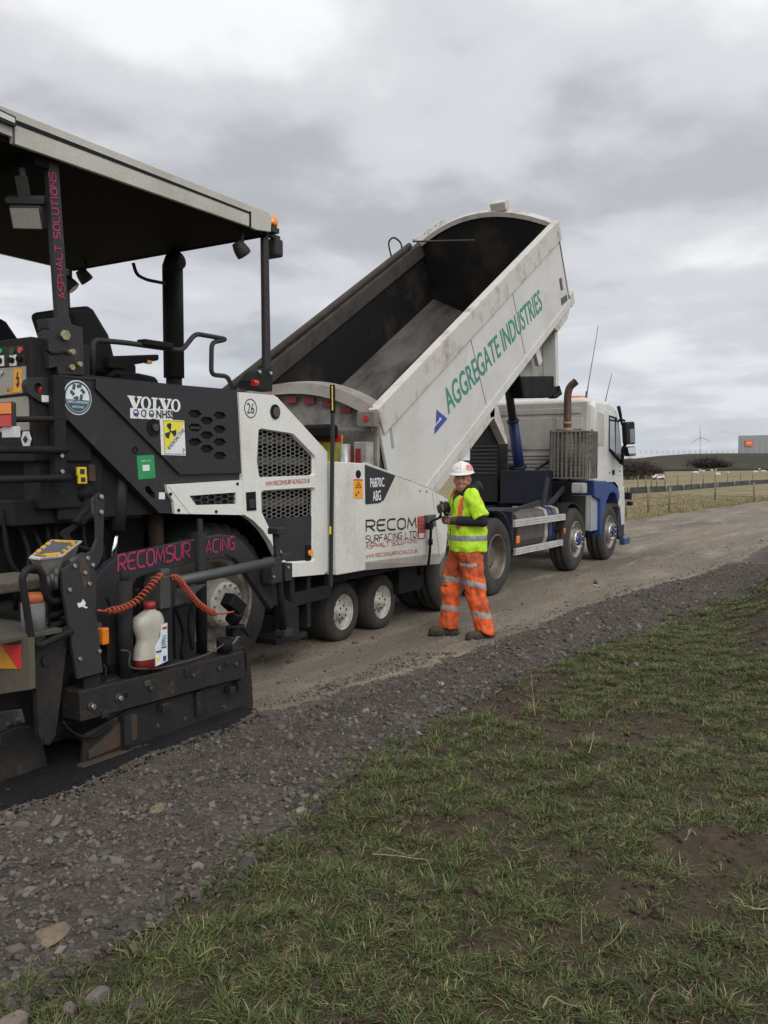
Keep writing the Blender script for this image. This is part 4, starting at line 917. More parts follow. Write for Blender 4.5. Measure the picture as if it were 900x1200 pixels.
# beacon and lamps
cb = side(319.5, 262, 4.55)
mb = MB(); mb.lathe([(.0, .07), (.03, .065), (.046, .045), (.05, .0), (.045, -.02), (.0, -.02)], (cb[0]+.025, 4.58, cb[1]+.005), 18, axis=(.35, 0, 1)); bc = mb.build('beacon', amber, PV)
mb = MB(); mb.box(cb[0]-.05, cb[0]+.05, 4.52, 4.63, cb[1]-.075, cb[1]-.035); mb.build('beacon_base', dark_pl, bc)
def work_lamp(p, d, r=.07, parent=PV):
    p = Vector(p); d = Vector(d).normalized(); mb = MB(); mb.lathe([(.0, -.09), (.04, -.085), (r*.9, -.04), (r, .0), (r, .03), (r*.85, .035)], p, 20, axis=d); l = mb.build('work_lamp', dark_pl, parent)
    mb = MB(); mb.lathe([(r*.85, .033), (.0, .036)], p, 20, axis=d); mb.build('lamp_lens', lens, l)
    mb = MB(); mb.tube([p + Vector((0, 0, r*.6)), p + Vector((0, 0, .16))], .014, 6); mb.build('lamp_bracket', dark_pl, l); return l
c = rear(284, 295, 5.36); work_lamp((5.36, c[0], c[1]), (.55, -.2, -.7), .062)
c = rear(100, 326, 5.36); work_lamp((5.36, c[0], c[1]), (.55, -.2, -.7), .062)
c = rear(83, 335, 4.8); work_lamp((4.8, c[0], c[1]), (.4, -.5, -.7), .06)
mb = MB(); c = side(322, 290, 4.60); mb.box(c[0]-.05, c[0]+.06, 4.55, 4.72, c[1]-.08, c[1]+.07); ll = mb.build('front_lamp', dark_pl, PV, .02)
mb = MB(); mb.box(c[0]-.09, c[0]+.05, 4.58, 4.62, c[1]+.07, c[1]+.10); mb.build('lamp_bracket', dark_pl, ll)
# the big rear work lamp under the roof
pl = V3(side(34, 253, 4.72), 4.72); dl = Vector((-.62, -.45, -.42)).normalized(); u = Vector((0,0,1)).cross(dl).normalized(); v = dl.cross(u)
mb = MB(); mb.obox(pl, (.20, .15, .13), u, v, dl); wl = mb.build('square_work_lamp', dark_pl, PV, .02)
mb = MB(); mb.obox(pl + dl*.066, (.17, .12, .006), u, v, dl); mb.build('lamp_lens', M('lens_dull', (.36, .35, .30), .3), wl)
mb = MB(); mb.obox(pl + v*.10, (.22, .03, .10), u, v, dl); mb.obox(pl + v*.17 + dl*.02, (.07, .14, .02), u, v, dl); mb.tube([pl + v*.1, pl + v*.28 - dl*.02], .02, 8); mb.build('lamp_bracket', galv, wl)
# exhaust stack
Yx = 5.55; c0 = side(204, 448, Yx); c1 = side(204, 322, Yx)
mb = MB(); mb.cyl((c0[0], Yx, 2.36), (c0[0], Yx, c0[1]+.05), .07, n=18); mb.cyl((c0[0], Yx, c0[1]+.04), (c0[0], Yx, c1[1]+.02), .09, n=22)
mb.tube([(c0[0], Yx, c1[1]), (c0[0], Yx, c1[1]+.06), (c0[0]+.02, Yx, c1[1]+.11), (c0[0]+.07, Yx, c1[1]+.14)], [.09, .09, .09, .085], 18); mb.build('exhaust_stack', black, PV)
mb = MB(); P = [(5.3, 5.3, 3.62), (5.30, 5.32, 3.45), (5.36, 5.4, 3.36), (c0[0]-.03, Yx-.02, 3.36)]
P = [V3(side(a, b, 5.4), 5.4) for a, b in ((156, 308), (160, 322), (172, 328), (193, 332))]; mb.tube(round_path(P, .08), .014, 8); mb.build('roof_stay', black, PV)
# seat
def seat():
    Y = 4.98; s_ = pempty('seat', PV); c = SP([(81, 360), (106, 358), (112, 362), (130, 392), (140, 432), (128, 440), (110, 438), (96, 408)], Y)
    mb = MB(); mb.prism(c, Y, Y+.46); mb.build('backrest', black, s_, .045, seg=3)
    c = SP([(128, 447), (142, 438), (165, 437), (184, 441), (189, 449), (184, 458), (128, 458)], Y); mb = MB(); mb.prism(c, Y, Y+.50); mb.build('seat_cushion', black, s_, .035, seg=3)
    mb = MB(); a = SP([(120, 418), (178, 416), (178, 423), (150, 428), (138, 434), (120, 432)], Y); mb.prism(a, Y-.08, Y-.01); ar = mb.build('armrest', black, s_, .012)
    mb = MB(); c = side(175, 423, Y-.08); mb.box(c[0]-.02, c[0]+.025, Y-.085, Y-.05, c[1]-.02, c[1]+.005); mb.build('armrest_button', org_sign, ar)
    mb = MB(); mb.box(4.1, 4.5, Y+.05, Y+.42, 2.37, 2.44); mb.build('seat_base', black, s_)
    return s_
st = seat()
s2 = dup(st, PV); s2.location = st.location + Vector((0, 1.0, 0))
mb = MB(); mb.box(4.75, 5.05, 5.5, 6.2, 2.37, 2.62); mb.build('control_console', black, PV, .02)
# hand rail
P = [V3(side(a, b, 4.75), 4.75) for a, b in ((108.5, 442), (109, 398), (150, 402), (213, 411), (229, 391), (266, 397.5), (248, 401.5), (247.5, 439), (267, 441), (272, 455))]
mb = MB(); mb.tube(round_path(P, .05), .019, 10); hr = mb.build('hand_rail', pav_grey, PV)
mb = MB(); a = side(165, 401, 4.75); b = side(199, 406, 4.75); mb.bar((a[0], 4.75, a[1]), (b[0], 4.75, b[1]), .045, .09); mb.build('rail_pad', black, hr, .01)
# rear electrical cabinet
Xc = 3.40; Yc = 4.62; zt = side(36, 394, Yc)[1]; zb = 1.80
Xc = side(36, 394, Yc)[0]
mb = MB(); mb.box(Xc, Xc+.45, Yc, 5.75, zb, zt); cbn = mb.build('electrical_cabinet', pav_dark, PV, .012)
def rq(a, b): return rear(a, b, Xc)
def rpanel(name, pts, mat, par, t=.006): 
    mb = MB(); mb.xprism([rear(a, b, Xc) for a, b in pts], Xc-t, Xc-.0005); return mb.build(name, mat, par)
sw = rpanel('switch_panel', [(-40, 411), (29, 404.5), (30, 428), (-40, 432)], dark_pl, cbn)
for k, (a, b, m_) in enumerate(((2, 412, M('led_green', (.02, .35, .06), .4)), (16.5, 412, M('led_dark', (.01, .05, .03), .4)), (26, 410.5, redlens))):
    mb = MB(); q = rear(a, b, Xc); mb.cyl((Xc-.006, q[0], q[1]), (Xc-.02, q[0], q[1]), .020, n=12); mb.build('indicator', m_, sw)
for a, b in ((2, 423), (16.5, 422.5), (26, 421)):
    mb = MB(); q = rear(a, b, Xc); s_ = .034 if a < 20 else .022; mb.box(Xc-.009, Xc-.006, q[0]-s_, q[0]+s_, q[1]-s_, q[1]+s_); k_ = mb.build('switch_plate', white_txt if a < 20 else dark_pl, sw)
    mb = MB(); mb.cyl((Xc-.009, q[0], q[1]), (Xc-.035, q[0], q[1]), .018, n=12); mb.build('switch_knob', black, k_)
d1 = rpanel('cabinet_door', [(-60, 437), (31, 429), (31, 460), (-60, 471)], cab_beige, cbn)
d2_ = rpanel('cabinet_door', [(-60, 474), (34, 464), (35, 504), (-60, 511)], cab_beige, cbn)
mb = MB(); mb.xprism([rear(a, b, Xc) for a, b in ((17.5, 432.5), (26.5, 431.8), (26.5, 459), (8, 461), (8, 456.5), (17.5, 455.5))], Xc-.0085, Xc-.0062); vs_ = mb.build('voltage_sticker', org_sign, d1)
mb = MB(); mb.xprism([rear(a, b, Xc) for a, b in ((22, 436), (20, 445), (22.3, 444.5), (21.5, 450), (20, 449.5), (22, 455), (25, 449), (23.3, 449.3), (24.2, 441.5), (22, 442), (23.2, 436))], Xc-.0105, Xc-.009); mb.build('lightning_mark', blk_txt, vs_)
q0 = rear(9, 460, Xc); q1 = rear(17, 459, Xc); text('voltage_lettering', '400 V', blk_txt, vs_, (Xc, q0[0], q0[1]), (0, q1[0]-q0[0], q1[1]-q0[1]), (0, 0, .024), Vector((-1, 0, 0)), depth=.0105)
mb = MB(); q = rear(3, 437, Xc); mb.cyl((Xc-.006, q[0], q[1]), (Xc-.018, q[0], q[1]), .018, n=12); mb.build('door_lock', steel, d1)
# hook ring at the panel's rear
Yg = 4.60
ring = SP([(40, 442), (70, 441), (70, 483), (60, 475), (48, 471), (40, 466), (33, 460), (31, 451), (33, 445)], Yg)
mb = MB(); mb.plate(ring, [circ(side(45, 455, Yg), .033, 14)], Yg, Yg+.05); rg = mb.build('lifting_eye', pav_grey, PV)
mb = MB(); mb.prism(SP([(48.5, 463), (57, 463.5), (57, 471), (49, 471)], Yg), Yg-.003, Yg-.0004); mb.build('small_label', white_txt, rg)
mb = MB(); mb.tube([V3(p, Yg+.02) for p in SP([(50.5, 447), (51, 453), (48, 461)], Yg)], .012, 6); mb.build('red_pin', redlens, rg)
# rear lamp cluster and tubular rails
mb = MB(); mb.tube([V3(p, 4.56) for p in SP([(17, 491.5), (79, 490.5)], 4.56)], .018, 8)
for a, b, c_, d_ in ((-40, 527, 79, 527), (-40, 563, 81, 560)): mb.tube([V3(p, 4.52) for p in SP([(a, b), (c_, d_)], 4.52)], .024, 10)
rr_ = mb.build('rear_rail', pav_dark, PV)
mb = MB(); mb.box(side(63, 540, 4.56)[0], side(76, 540, 4.56)[0], 4.545, 4.60, side(70, 565, 4.56)[1], side(70, 440, 4.56)[1]); up_ = mb.build('rail_upright', pav_dark, PV)
each_bolt('bolt', SP([(71.5, 534), (72, 552.5)], 4.545), 4.545, steel, up_, .014, .014)
c = rear(9, 486, 3.1); mb = MB(); mb.box(3.10, 3.13, c[0]-.045, c[0]+.12, c[1]-.075, c[1]+.075); tl = mb.build('tail_lamp', dark_pl, PV, .012)
mb = MB(); mb.box(3.085, 3.10, c[0]-.035, c[0]+.11, c[1]+.005, c[1]+.068); mb.build('amber_lens', amber, tl)
mb = MB(); mb.box(3.085, 3.10, c[0]-.035, c[0]+.11, c[1]-.068, c[1]-.002); mb.build('red_lens', redlens, tl)
c = rear(13, 507, 3.12); mb = MB(); mb.box(3.1, 3.14, c[0]-.06, c[0]+.06, c[1]-.03, c[1]+.035); pl_ = mb.build('plate_lamp', lens, PV, .004)
c = rear(30, 515, Xc-.03); mb = MB(); mb.xprism(hexagon(c, .045, .05), Xc-.03, Xc-.02); nv = mb.build('round_notice', white_txt, PV)
mb = MB(); mb.obox((Xc-.032, c[0], c[1]), (.035, .035, .003), (0,.7,.7), (0,-.7,.7)); mb.build('notice_mark', blk_txt, nv)
# yellow valve tags beneath the deck
for q, s_ in (((94, 552.5), .036), ((95, 562), .034)):
    c = side(*q, 4.60); mb = MB(); mb.box(c[0]-s_, c[0]+s_, 4.58, 4.60, c[1]-s_*.8, c[1]+s_*.8); tg = mb.build('valve_tag', yellow, PV, .004)
    mb = MB(); mb.box(c[0]-s_*.5, c[0]+s_*.5, 4.577, 4.58, c[1]-s_*.45, c[1]+s_*.45); mb.build('tag_mark', blk_txt, tg)
mb = MB(); c = side(104, 555, 4.65); mb.box(c[0]-.02, c[0]+.03, 4.62, 4.66, c[1]-.05, c[1]+.06); mb.build('valve_body', rust, PV)
mb = MB(); mb.box(3.3, 4.35, 4.70, 6.8, 1.40, 1.56); mb.box(3.45, 3.95, 4.64, 4.8, 1.5, 1.85); mb.box(2.9, 3.7, 5.1, 6.5, .95, 1.35); mb.build('rear_frame', pav_dark, PV, .01)
mb = MB(); c = side(97, 578, 4.68); mb.ball((c[0], 4.68, c[1]), (.10, .08, .075), 8)
for k in range(9): 
    x = 3.3 + .1*k; mb.tube(smooth_path([(x, 4.8+.05*(k%3), 1.5), (x+.05*math.sin(k), 4.75, 1.2), (x+.12*math.cos(k*2), 4.72+.04*(k%2), .95), (x+.05, 4.9, .7)], 5), .016, 6)
mb.build('hydraulic_hose', black, PV)
# lift cylinder with bright rod
mb = MB(); mb.tube([V3(side(145, 530, 4.68), 4.68), V3(side(138, 622, 4.68), 4.68)], .050, 16); cy = mb.build('lift_cylinder', pav_grey, PV)
mb = MB(); mb.tube([V3(side(137, 620, 4.68), 4.68), V3(side(130, 664, 4.68), 4.68)], .020, 12); mb.build('cylinder_rod', chrome, cy)
mb = MB(); mb.tube([V3(side(182, 600, 4.9), 4.9), V3(side(184, 660, 4.9), 4.9)], .06, 12); mb.build('column', rust, PV)

# ------------------------------------------------------------------ tow arm and screed (parts of the paver)
Ya = 4.30
arm = SP([(108, 692), (113, 677), (129, 659), (142, 651), (152, 648), (205, 637), (262, 626.5), (274, 628), (284, 634), (302, 656), (330, 702), (318, 714), (312, 706), (283, 663), (276, 655), (266, 650), (175, 672), (160, 678), (154, 690), (152, 716), (128, 722), (112, 722)], Ya)
mb = MB(); mb.prism(arm, Ya, Ya+.06); ta = mb.build('tow_arm', pav_grey, PV, .005)
for tx, q in (('RECOMSUR', ((138, 671), (222, 654), (138, 649.5))), ('ACING', ((241, 650), (274, 644), (241, 633)))):
    o, ex, ez = quad_on(*q, Ya); strokes('company_lettering', tx, pink, ta, o, ex, ez, wt=.12, gap=.26, depth=.004)
mb = MB(); mb.prism(SP([(300, 655), (330, 702), (345, 712), (345, 745), (325, 748), (320, 714)], 4.42), 4.37, 4.42); mb.build('arm_pivot', pav_dark, PV, .006)
mb = MB(); mb.tube([V3(side(323, 622, 4.22), 4.22), V3(side(332, 742, 4.22), 4.22)], .028, 12)
pv = mb.build('depth_post', pav_dark, PV)
for a, b, w_, h_ in ((319, 668, .13, .20), (333, 670, .09, .14), (331, 652, .12, .05), (333, 741, .11, .05), (324, 622, .10, .05)):
    c = side(a, b, 4.22); mb = MB(); mb.box(c[0]-w_/2, c[0]+w_/2, 4.17, 4.27, c[1]-h_/2, c[1]+h_/2); mb.build('post_clamp', pav_grey, pv, .006)
each_bolt('bolt', SP([(320, 660), (320, 676), (337, 665)], 4.17), 4.17, steel, pv, .012, .015)
# screed
SC = pempty('screed', PV)
Yp = 3.95
def spart(nm, mb, mat, bevel=.006, seg=2): return mb.build(nm, mat, SC, bevel, seg=seg)
mb = MB(); mb.box(3.05, 3.95, 4.35, 7.7, .10, .62); mb.box(3.15, 3.85, 4.4, 7.6, .62, .86); spart('screed_body', mb, screed)
mb = MB(); mb.box(3.42, 4.05, 4.02, 4.5, .09, .50); mb.box(4.1, 4.62, 4.30, 7.5, .28, .40); spart('extension_box', mb, screed)
# box beam on top of the end plate
bm4 = SP([(92.5, 811), (286, 763), (289, 793), (95, 846)], Yp)
mb = MB(); mb.prism(bm4, Yp, Yp+.16); spart('side_beam', mb, screed)
each_bolt('washer', SP([(106, 827.5), (138, 817.5)], Yp), Yp, galv, SC, .026, .012); each_bolt('beam_bolt', SP([(106, 827.5), (138, 817.5)], Yp), Yp-.0125, steel, SC, .015, .022)
mb = MB(); c = SP([(146, 813), (150, 811), (150, 817), (146, 818)], Yp); mb.prism(c, Yp-.002, Yp+.0); spart('beam_slot', mb, black, 0)
pl4 = SP([(98, 846), (145, 832), (148, 828), (289, 795), (293, 771), (297.5, 836), (86, 924), (85, 902), (96, 893)], Yp)
pl4 = SP([(99, 862), (150, 832), (289, 794), (289.5, 773), (293.5, 771), (297.5, 834), (86, 916), (86, 902), (97, 893)], Yp+.05)
mb = MB(); mb.prism(pl4, Yp+.05, Yp+.075); spart('end_plate', mb, screed, .003)
mb = MB(); mb.prism(SP([(96, 898), (297, 829), (297.5, 836), (96, 908)], Yp), Yp-.012, Yp+.05); spart('plate_flange', mb, rust, .004)
mb = MB(); mb.prism(SP([(85, 910), (297.5, 835), (297.5, 842), (86, 924)], Yp), Yp-.002, Yp+.06); spart('skid', mb, screed, .004)
mb = MB(); mb.prism(SP([(104, 880), (150, 838), (160, 836), (160, 866), (104, 889)], Yp+.045), Yp+.04, Yp+.049); spart('dirt_patch', mb, rust, 0)
mb = MB(); mb.prism(SP([(146, 840), (154, 838), (155, 872), (147, 875)], Yp), Yp+.0, Yp+.048); spart('plate_rib', mb, screed, .003); mb = MB(); mb.prism(SP([(233, 812), (239, 810), (240, 838), (234, 840)], Yp), Yp+.02, Yp+.048); spart('plate_rib', mb, screed, .003)
mb = MB(); c = SP([(236, 806), (243, 803), (247, 802)], Yp); mb.tube([V3(p, Yp+.01) for p in c], .016, 8); c = side(283, 803, Yp); mb.box(c[0]-.03, c[0]+.03, Yp+.0, Yp+.05, c[1]-.03, c[1]+.03); spart('plate_lug', mb, pav_dark, 0)
P = [V3(side(a, b, Yp+.02), Yp+.02) for a, b in ((74, 846), (82, 856), (98, 864), (114, 862), (130, 850))]; mb = MB(); mb.tube(smooth_path(P, 5), .010, 6); spart('hose', mb, black, 0)
# upright plate, its curved neck and the rest around it
up4 = SP([(73, 668), (97, 652), (107, 650), (113, 672), (113, 715), (121, 788), (91, 796), (82, 740), (74, 690)], Yp)
mb = MB(); mb.prism(up4, Yp, Yp+.025); spart('upright_plate', mb, pav_grey, .004)
mb = MB(); mb.prism(SP([(113, 579), (119, 578), (123, 582), (121, 650), (117, 660), (110, 668), (97, 652), (109, 645), (114, 632)], Yp+.03), Yp+.03, Yp+.055); spart('neck_bar', mb, pav_grey, .004)
mb = MB(); mb.prism(SP([(108, 584), (113, 580), (113, 607), (109, 603)], Yp+.06), Yp+.056, Yp+.075); spart('bracket_tab', mb, galv, .004)
each_bolt('plate_bolt', SP([(118, 582), (118, 600)], Yp+.03), Yp+.03, steel, SC, .014, .012); each_bolt('plate_bolt', SP([(87, 663), (102, 654), (108, 662), (104, 684), (81, 691), (99, 671), (93, 772), (116, 763)], Yp), Yp, steel, SC, .012, .012)
mb = MB(); mb.prism([(q[0], q[1]) for q in SP([(90, 707), (95, 706), (97, 702), (100, 706), (99, 710), (102.5, 711.5), (101, 713), (96, 711), (92, 712)], Yp)], Yp-.003, Yp-.0005); spart('paint_mark', mb, white_txt, 0)
mb = MB(); mb.prism(SP([(91, 655), (106, 651), (105, 682), (98, 690)], Yp), Yp-.002, Yp-.0003); spart('rust_patch', mb, M('rust_light', (.09, .05, .03), .85, dirt=(.045, .043, .043), amt=1., scale=18, lo=.4, hi=.6), 0)
mb = MB(); mb.prism(SP([(98, 796), (118, 790), (118, 806), (100, 812)], Yp+.03), Yp+.03, Yp+.10); spart('plate_foot', mb, pav_dark)
mb = MB(); mb.tube(round_path([V3(side(a, b, Yp+.03), Yp+.03) for a, b in ((123, 797), (124, 783), (121, 779))], .03), .008, 6); spart('hook', mb, pav_dark, 0)
# dark posts carrying the arm; grey square post and tube of the levelling beam
mb = MB(); mb.tube([V3(side(146, 680, 4.02), 4.02), V3(side(147, 800, 4.02), 4.02)], .046, 12); mb.tube([V3(side(145.5, 669, 4.02), 4.02), V3(side(146, 684, 4.02), 4.02)], .028, 10); spart('jack_post', mb, pav_dark, 0)
mb = MB(); mb.tube([V3(side(234, 608, 4.22), 4.22), V3(side(235.5, 660, 4.22), 4.22)], .020, 10); mb.tube([V3(side(235, 624, 4.22), 4.22), V3(side(236.5, 765, 4.22), 4.22)], .040, 12); spart('thick_jack_post', mb, pav_dark, 0)
mb = MB(); mb.box(*(lambda a, b: (a[0], b[0], 3.96, 4.06, b[1], a[1]))(side(188, 677, 3.96), side(200.5, 712, 3.96))); c = side(194, 672, 4.0); mb.cyl((c[0], 4.01, c[1]-.02), (c[0], 4.01, c[1]+.03), .035, n=14); spart('square_post', mb, galv)
mb = MB(); mb.box(*(lambda a, b: (a[0], b[0], 3.98, 4.10, b[1], a[1]))(side(186, 712, 3.98), side(203, 775, 3.98))); spart('post_sleeve', mb, pav_dark)
mb = MB(); mb.tube([V3(side(203, 682.5, 4.08), 4.08), V3(side(318, 659, 4.10), 4.10)], .038, 16); spart('levelling_tube', mb, galv, 0)
mb = MB(); mb.prism(SP([(203, 690), (240, 684), (212, 707), (203, 710)], 4.08), 4.06, 4.09); spart('gusset', mb, galv, .003)
mb = MB(); mb.prism(SP([(122, 720), (144, 718), (144, 778), (124, 780)], 4.10), 4.08, 4.3); spart('inner_box', mb, pav_dark); mb = MB(); mb.prism(SP([(203, 715), (228, 708), (226, 768), (204, 775)], 4.14), 4.12, 4.3); spart('inner_box', mb, pav_dark)
mb = MB(); c = side(121, 745.5, 4.05); mb.box(c[0]-.022, c[0]+.03, 4.03, 4.08, c[1]-.05, c[1]+.05); spart('amber_reflector', mb, amber, .008)
P = [V3(side(a, b, 3.94), 3.94) for a, b in ((142, 762), (152, 765), (152, 781), (170, 784), (196, 781), (240, 768), (262, 755))]; mb = MB(); mb.tube(smooth_path(P, 4), .006, 6); spart('retaining_wire', mb, galv, 0)
# ultrasonic pick-up by the hub, with its little stand
mb = MB(); c = side(275, 713, 4.12); mb.obox((c[0]-.01, 4.12, c[1]+.03), (.17, .10, .10), (.8, 0, -.6), (0, 1, 0)); mb.cyl((c[0]+.01, 4.10, c[1]-.02), (c[0]+.01, 4.16, c[1]-.10), .055, n=14); mb.box(c[0]-.06, c[0]+.07, 4.08, 4.16, c[1]-.20, c[1]-.12); spart('level_sensor', mb, black, .01)
P = [V3(side(a, b, 4.08), 4.08) for a, b in ((266, 735), (285, 736), (291, 745))]; mb = MB(); mb.tube(P, .010, 6); P = [V3(side(a, b, 4.0), 4.0) for a, b in ((280, 737), (272, 752), (262, 762), (256, 750))]; mb.tube(smooth_path(P, 5), .008, 6); c = side(263, 753, 4.0); mb.cyl((c[0], 4.0, c[1]-.06), (c[0], 4.0, c[1]+.03), .055, n=14); spart('sensor_cable', mb, black, 0)
mb = MB(); mb.tube(round_path([V3(side(a, b, 3.99), 3.99) for a, b in ((276, 782), (274, 762), (286, 758), (288, 776))], .03), .010, 6); spart('lifting_loop', mb, pav_dark, 0)
# orange coiled lead
def coil(pts, straight_ends=True):
    C = smooth_path([V3(side(a, b, Y), Y) for a, b, Y in pts], 40); mb = MB(); L = 0; path = []; r = .019
    P = [C[0]]
    u = None; ang = 0
    for i in range(1, len(C)-1):
        T = (C[i+1]-C[i-1]).normalized(); u = T.cross(Vector((0, 1, 0))).normalized() if u is None else (u - T*u.dot(T)).normalized(); w_ = T.cross(u)
        seg = (C[i]-C[i-1]).length; k = max(1, int(seg/.0027))
        for j in range(k):
            ang += 2*math.pi*(seg/k)/.030; L += seg/k
            rr = r*min(1, L/.05)
            P.append(C[i-1].lerp(C[i], (j+1)/k) + u*(rr*math.cos(ang)) + w_*(rr*math.sin(ang)))
    mb.tube(P, .0065, 5); return mb
mb = coil([(122, 716, 3.93), (140, 714, 3.93), (158, 706, 3.93), (172, 692, 3.93), (186, 676.5, 3.935), (191, 675, 3.935)]); mb.tube([V3(side(114.5, 715, 3.93), 3.93), V3(side(123, 716.5, 3.93), 3.93)], .007, 6); spart('coiled_lead', mb, coil_or, 0)
mb = coil([(200, 675, 3.95), (209, 679, 3.97), (219, 692, 4.0), (232, 707, 4.03), (243, 715, 4.05), (252, 719, 4.06)]); mb.tube(smooth_path([V3(side(a, b, Y), Y) for a, b, Y in ((250, 718.5, 4.06), (262, 719, 4.07), (274, 716.5, 4.08))], 4), .007, 6); spart('coiled_lead', mb, coil_or, 0)
# operator's control panel on its stalk
Xp = 3.15
def pt3(a, b, Y): return V3(side(a, b, Y), Y)
T = [pt3(34.5, 652, 4.05), pt3(60, 632, 4.22), pt3(97, 633.5, 4.22), pt3(74, 651, 3.98), pt3(48, 653.5, 3.98)]
cen = sum(T, Vector())/5; nn = (T[2]-T[0]).cross(T[1]-T[0]).normalized(); nn = nn if nn.z > 0 else -nn
def slabp(mb, P, a, b):
    k = len(P); mb.add([p + nn*a for p in P] + [p + nn*b for p in P], [list(range(k)), list(range(2*k-1, k-1, -1))] + [(i, i+k, (i+1)%k+k, (i+1)%k) for i in range(k)])
cp = pempty('control_panel', PV)
mb = MB(); slabp(mb, T, -.018, 0.); mb.build('panel_top', galv and M('panel_rim_m', (.50, .50, .47), .45), cp, .004)
mb = MB(); slabp(mb, [cen + (p-cen)*.86 for p in T], .0005, .003); mb.build('key_field', M('keyfield', (.10, .11, .12), .5), cp)
mb = MB()
for i in range(5):
    a = cen + (T[i]-cen)*.78; b = cen + (T[(i+1)%5]-cen)*.78
    for t in (.22, .5, .78):
        q = a.lerp(b, t); d = (b-a).normalized(); mb.obox(q + nn*.0045, (.040, .026, .003), d, nn.cross(d))
mb.build('yellow_key', M('keyyel', (.62, .33, .03), .5), cp)
mb = MB(); vs = [cen + (p-cen)*.95 - nn*.018 for p in T] + [cen + (p-cen)*.62 - nn*.018 - Vector((0, 0, .11)) for p in T]; mb.add(vs, [(i, (i+1)%5, 5+(i+1)%5, 5+i) for i in range(5)] + [(5, 6, 7, 8, 9)]); mb.build('panel_housing', M('housing', (.20, .19, .16), .5, dirt=(.1, .09, .07), amt=.5, scale=8), cp, .004)
mb = MB(); mb.tube([pt3(80, 661, 4.0), pt3(97, 652, 4.06)], .026, 10); mb.build('panel_grip', galv, cp)
mb = MB(); mb.tube([cen - Vector((0, 0, .12)), cen + Vector((.03, .05, -.42))], .035, 10)
for k in range(4): mb.tube(smooth_path([cen + Vector((.02*k-.02, 0, -.1)), cen + Vector((.05*k, -.03, -.25)), pt3(62+3*k, 690, 4.02), pt3(70+3*k, 716, 4.1)], 5), .011, 6)
mb.build('panel_stalk', black, cp)
mb = MB()
for k, (a, b) in enumerate(((56, 690), (61, 687), (66, 680), (65, 690))): c = pt3(a, b, 3.98); mb.cyl(c, c + Vector((0, 0, .07)), .016, n=8)
mb.build('cable_plug', galv, cp)
# extra cables near the panel
mb = MB()
for k in range(5): mb.tube(smooth_path([pt3(108-2*k, 600+3*k, 4.3), pt3(88-4*k, 618+2*k, 4.3), pt3(76+5*k, 630+3*k, 4.25), pt3(100+3*k, 645, 4.2)], 6), .012, 6)
mb.tube([pt3(104, 588, 4.4), pt3(88, 615, 4.3)], .03, 8); mb.build('cable_bundle', black, PV)
# canister with orange lid inside a tubular guard
c0 = pt3(40, 750, 4.02); c1 = pt3(38.5, 706, 4.02); mb = MB(); mb.cyl((c1.x, 4.02, c0.z), (c1.x, 4.02, c1.z), .062, n=20); cs = mb.build('canister', M('canister', (.12, .13, .13), .5, dirt=(.07, .06, .05), amt=.6, scale=8), PV)
mb = MB(); mb.cyl((c1.x, 4.02, c1.z), (c1.x, 4.02, c1.z+.05), .058, .055, n=18); mb.build('canister_lid', M('lid_or', (.50, .13, .03), .6, dirt=(.2, .08, .04), amt=.6, scale=12), cs)
P = [pt3(84, 739, 3.94), pt3(46, 757, 3.94), pt3(37, 752, 3.94), pt3(25.5, 676, 3.94), pt3(33, 665.5, 3.94), pt3(44, 665.5, 3.94), pt3(50, 673, 3.94), pt3(53, 700, 3.98), pt3(62, 706, 4.02), pt3(74, 702, 4.05)]
mb = MB(); mb.tube(round_path(P, .06, 5), .020, 10); mb.build('guard_tube', pav_dark, PV)
mb = MB(); mb.prism(SP([(5, 742), (62, 738), (80, 745), (60, 758), (10, 752)], 4.1), 4.1, 4.7)
mb.box(2.95, 3.5, 4.12, 4.6, .80, .83); mb.build('bright_tray', M('tray', (.62, .65, .70), .22, .9), PV)
for a_, b_, r_ in ((pt3(58, 722, 4.06), pt3(82, 716, 4.06), .02), (pt3(58, 735, 4.06), pt3(82, 727, 4.06), .025), (pt3(55, 748, 4.0), pt3(60, 735, 4.0), .02)): mb = MB(); mb.tube([a_, b_], r_, 8); mb.build('hydraulic_hose', black, PV)
# tapered dark arm
mb = MB(); mb.prism(SP([(36, 757), (46, 760), (80, 747), (74, 800), (66, 862), (58, 874), (50, 872), (46, 862), (42, 800)], 3.99), 3.99, 4.03); spart('swing_plate', mb, screed)
mb = MB(); bolts(mb, SP([(53, 774)], 3.99), 3.99, .03, .012); bolts(mb, SP([(54, 866)], 3.99), 3.99, .022, .012); spart('plate_pin', mb, screed, 0)
# rear walkway with hazard board
Xw = 2.80; q = [rear(a, b, Xw) for a, b in ((33.5, 748), (35, 808), (-60, 822), (-60, 755))]
mb = MB(); mb.xprism(q, Xw, Xw+.035); hz = mb.build('hazard_board', M('dirty_board', (.10, .085, .06), .8, dirt=(.08, .06, .04), amt=.7, scale=7), SC and PV)
for k, (pts, m_) in enumerate((([(3, 755), (24, 755.5), (25.5, 784), (21.5, 783)], hivis_red), ([(-4, 755), (2.5, 755), (21, 783.6), (-4, 783)], hivis_amb), ([(-40, 760), (-4.5, 755), (-4.5, 783), (-20, 786)], hivis_red))):
    mb = MB(); mb.xprism([rear(a, b, Xw) for a, b in pts], Xw-.005, Xw-.0005); mb.build('hazard_stripe', m_, hz)
yr0 = rear(33, 745, Xw)[0]
mb = MB(); mb.box(2.62, 3.05, yr0+.05, 7.5, .86, .885); mb.box(2.35, 2.8, yr0+.25, 7.5, .28, .31); wk = mb.build('rear_walkway', M('walk_m', (.07, .062, .045), .85, dirt=(.06, .05, .04), amt=.8, scale=9, bump=.4), PV, .004)
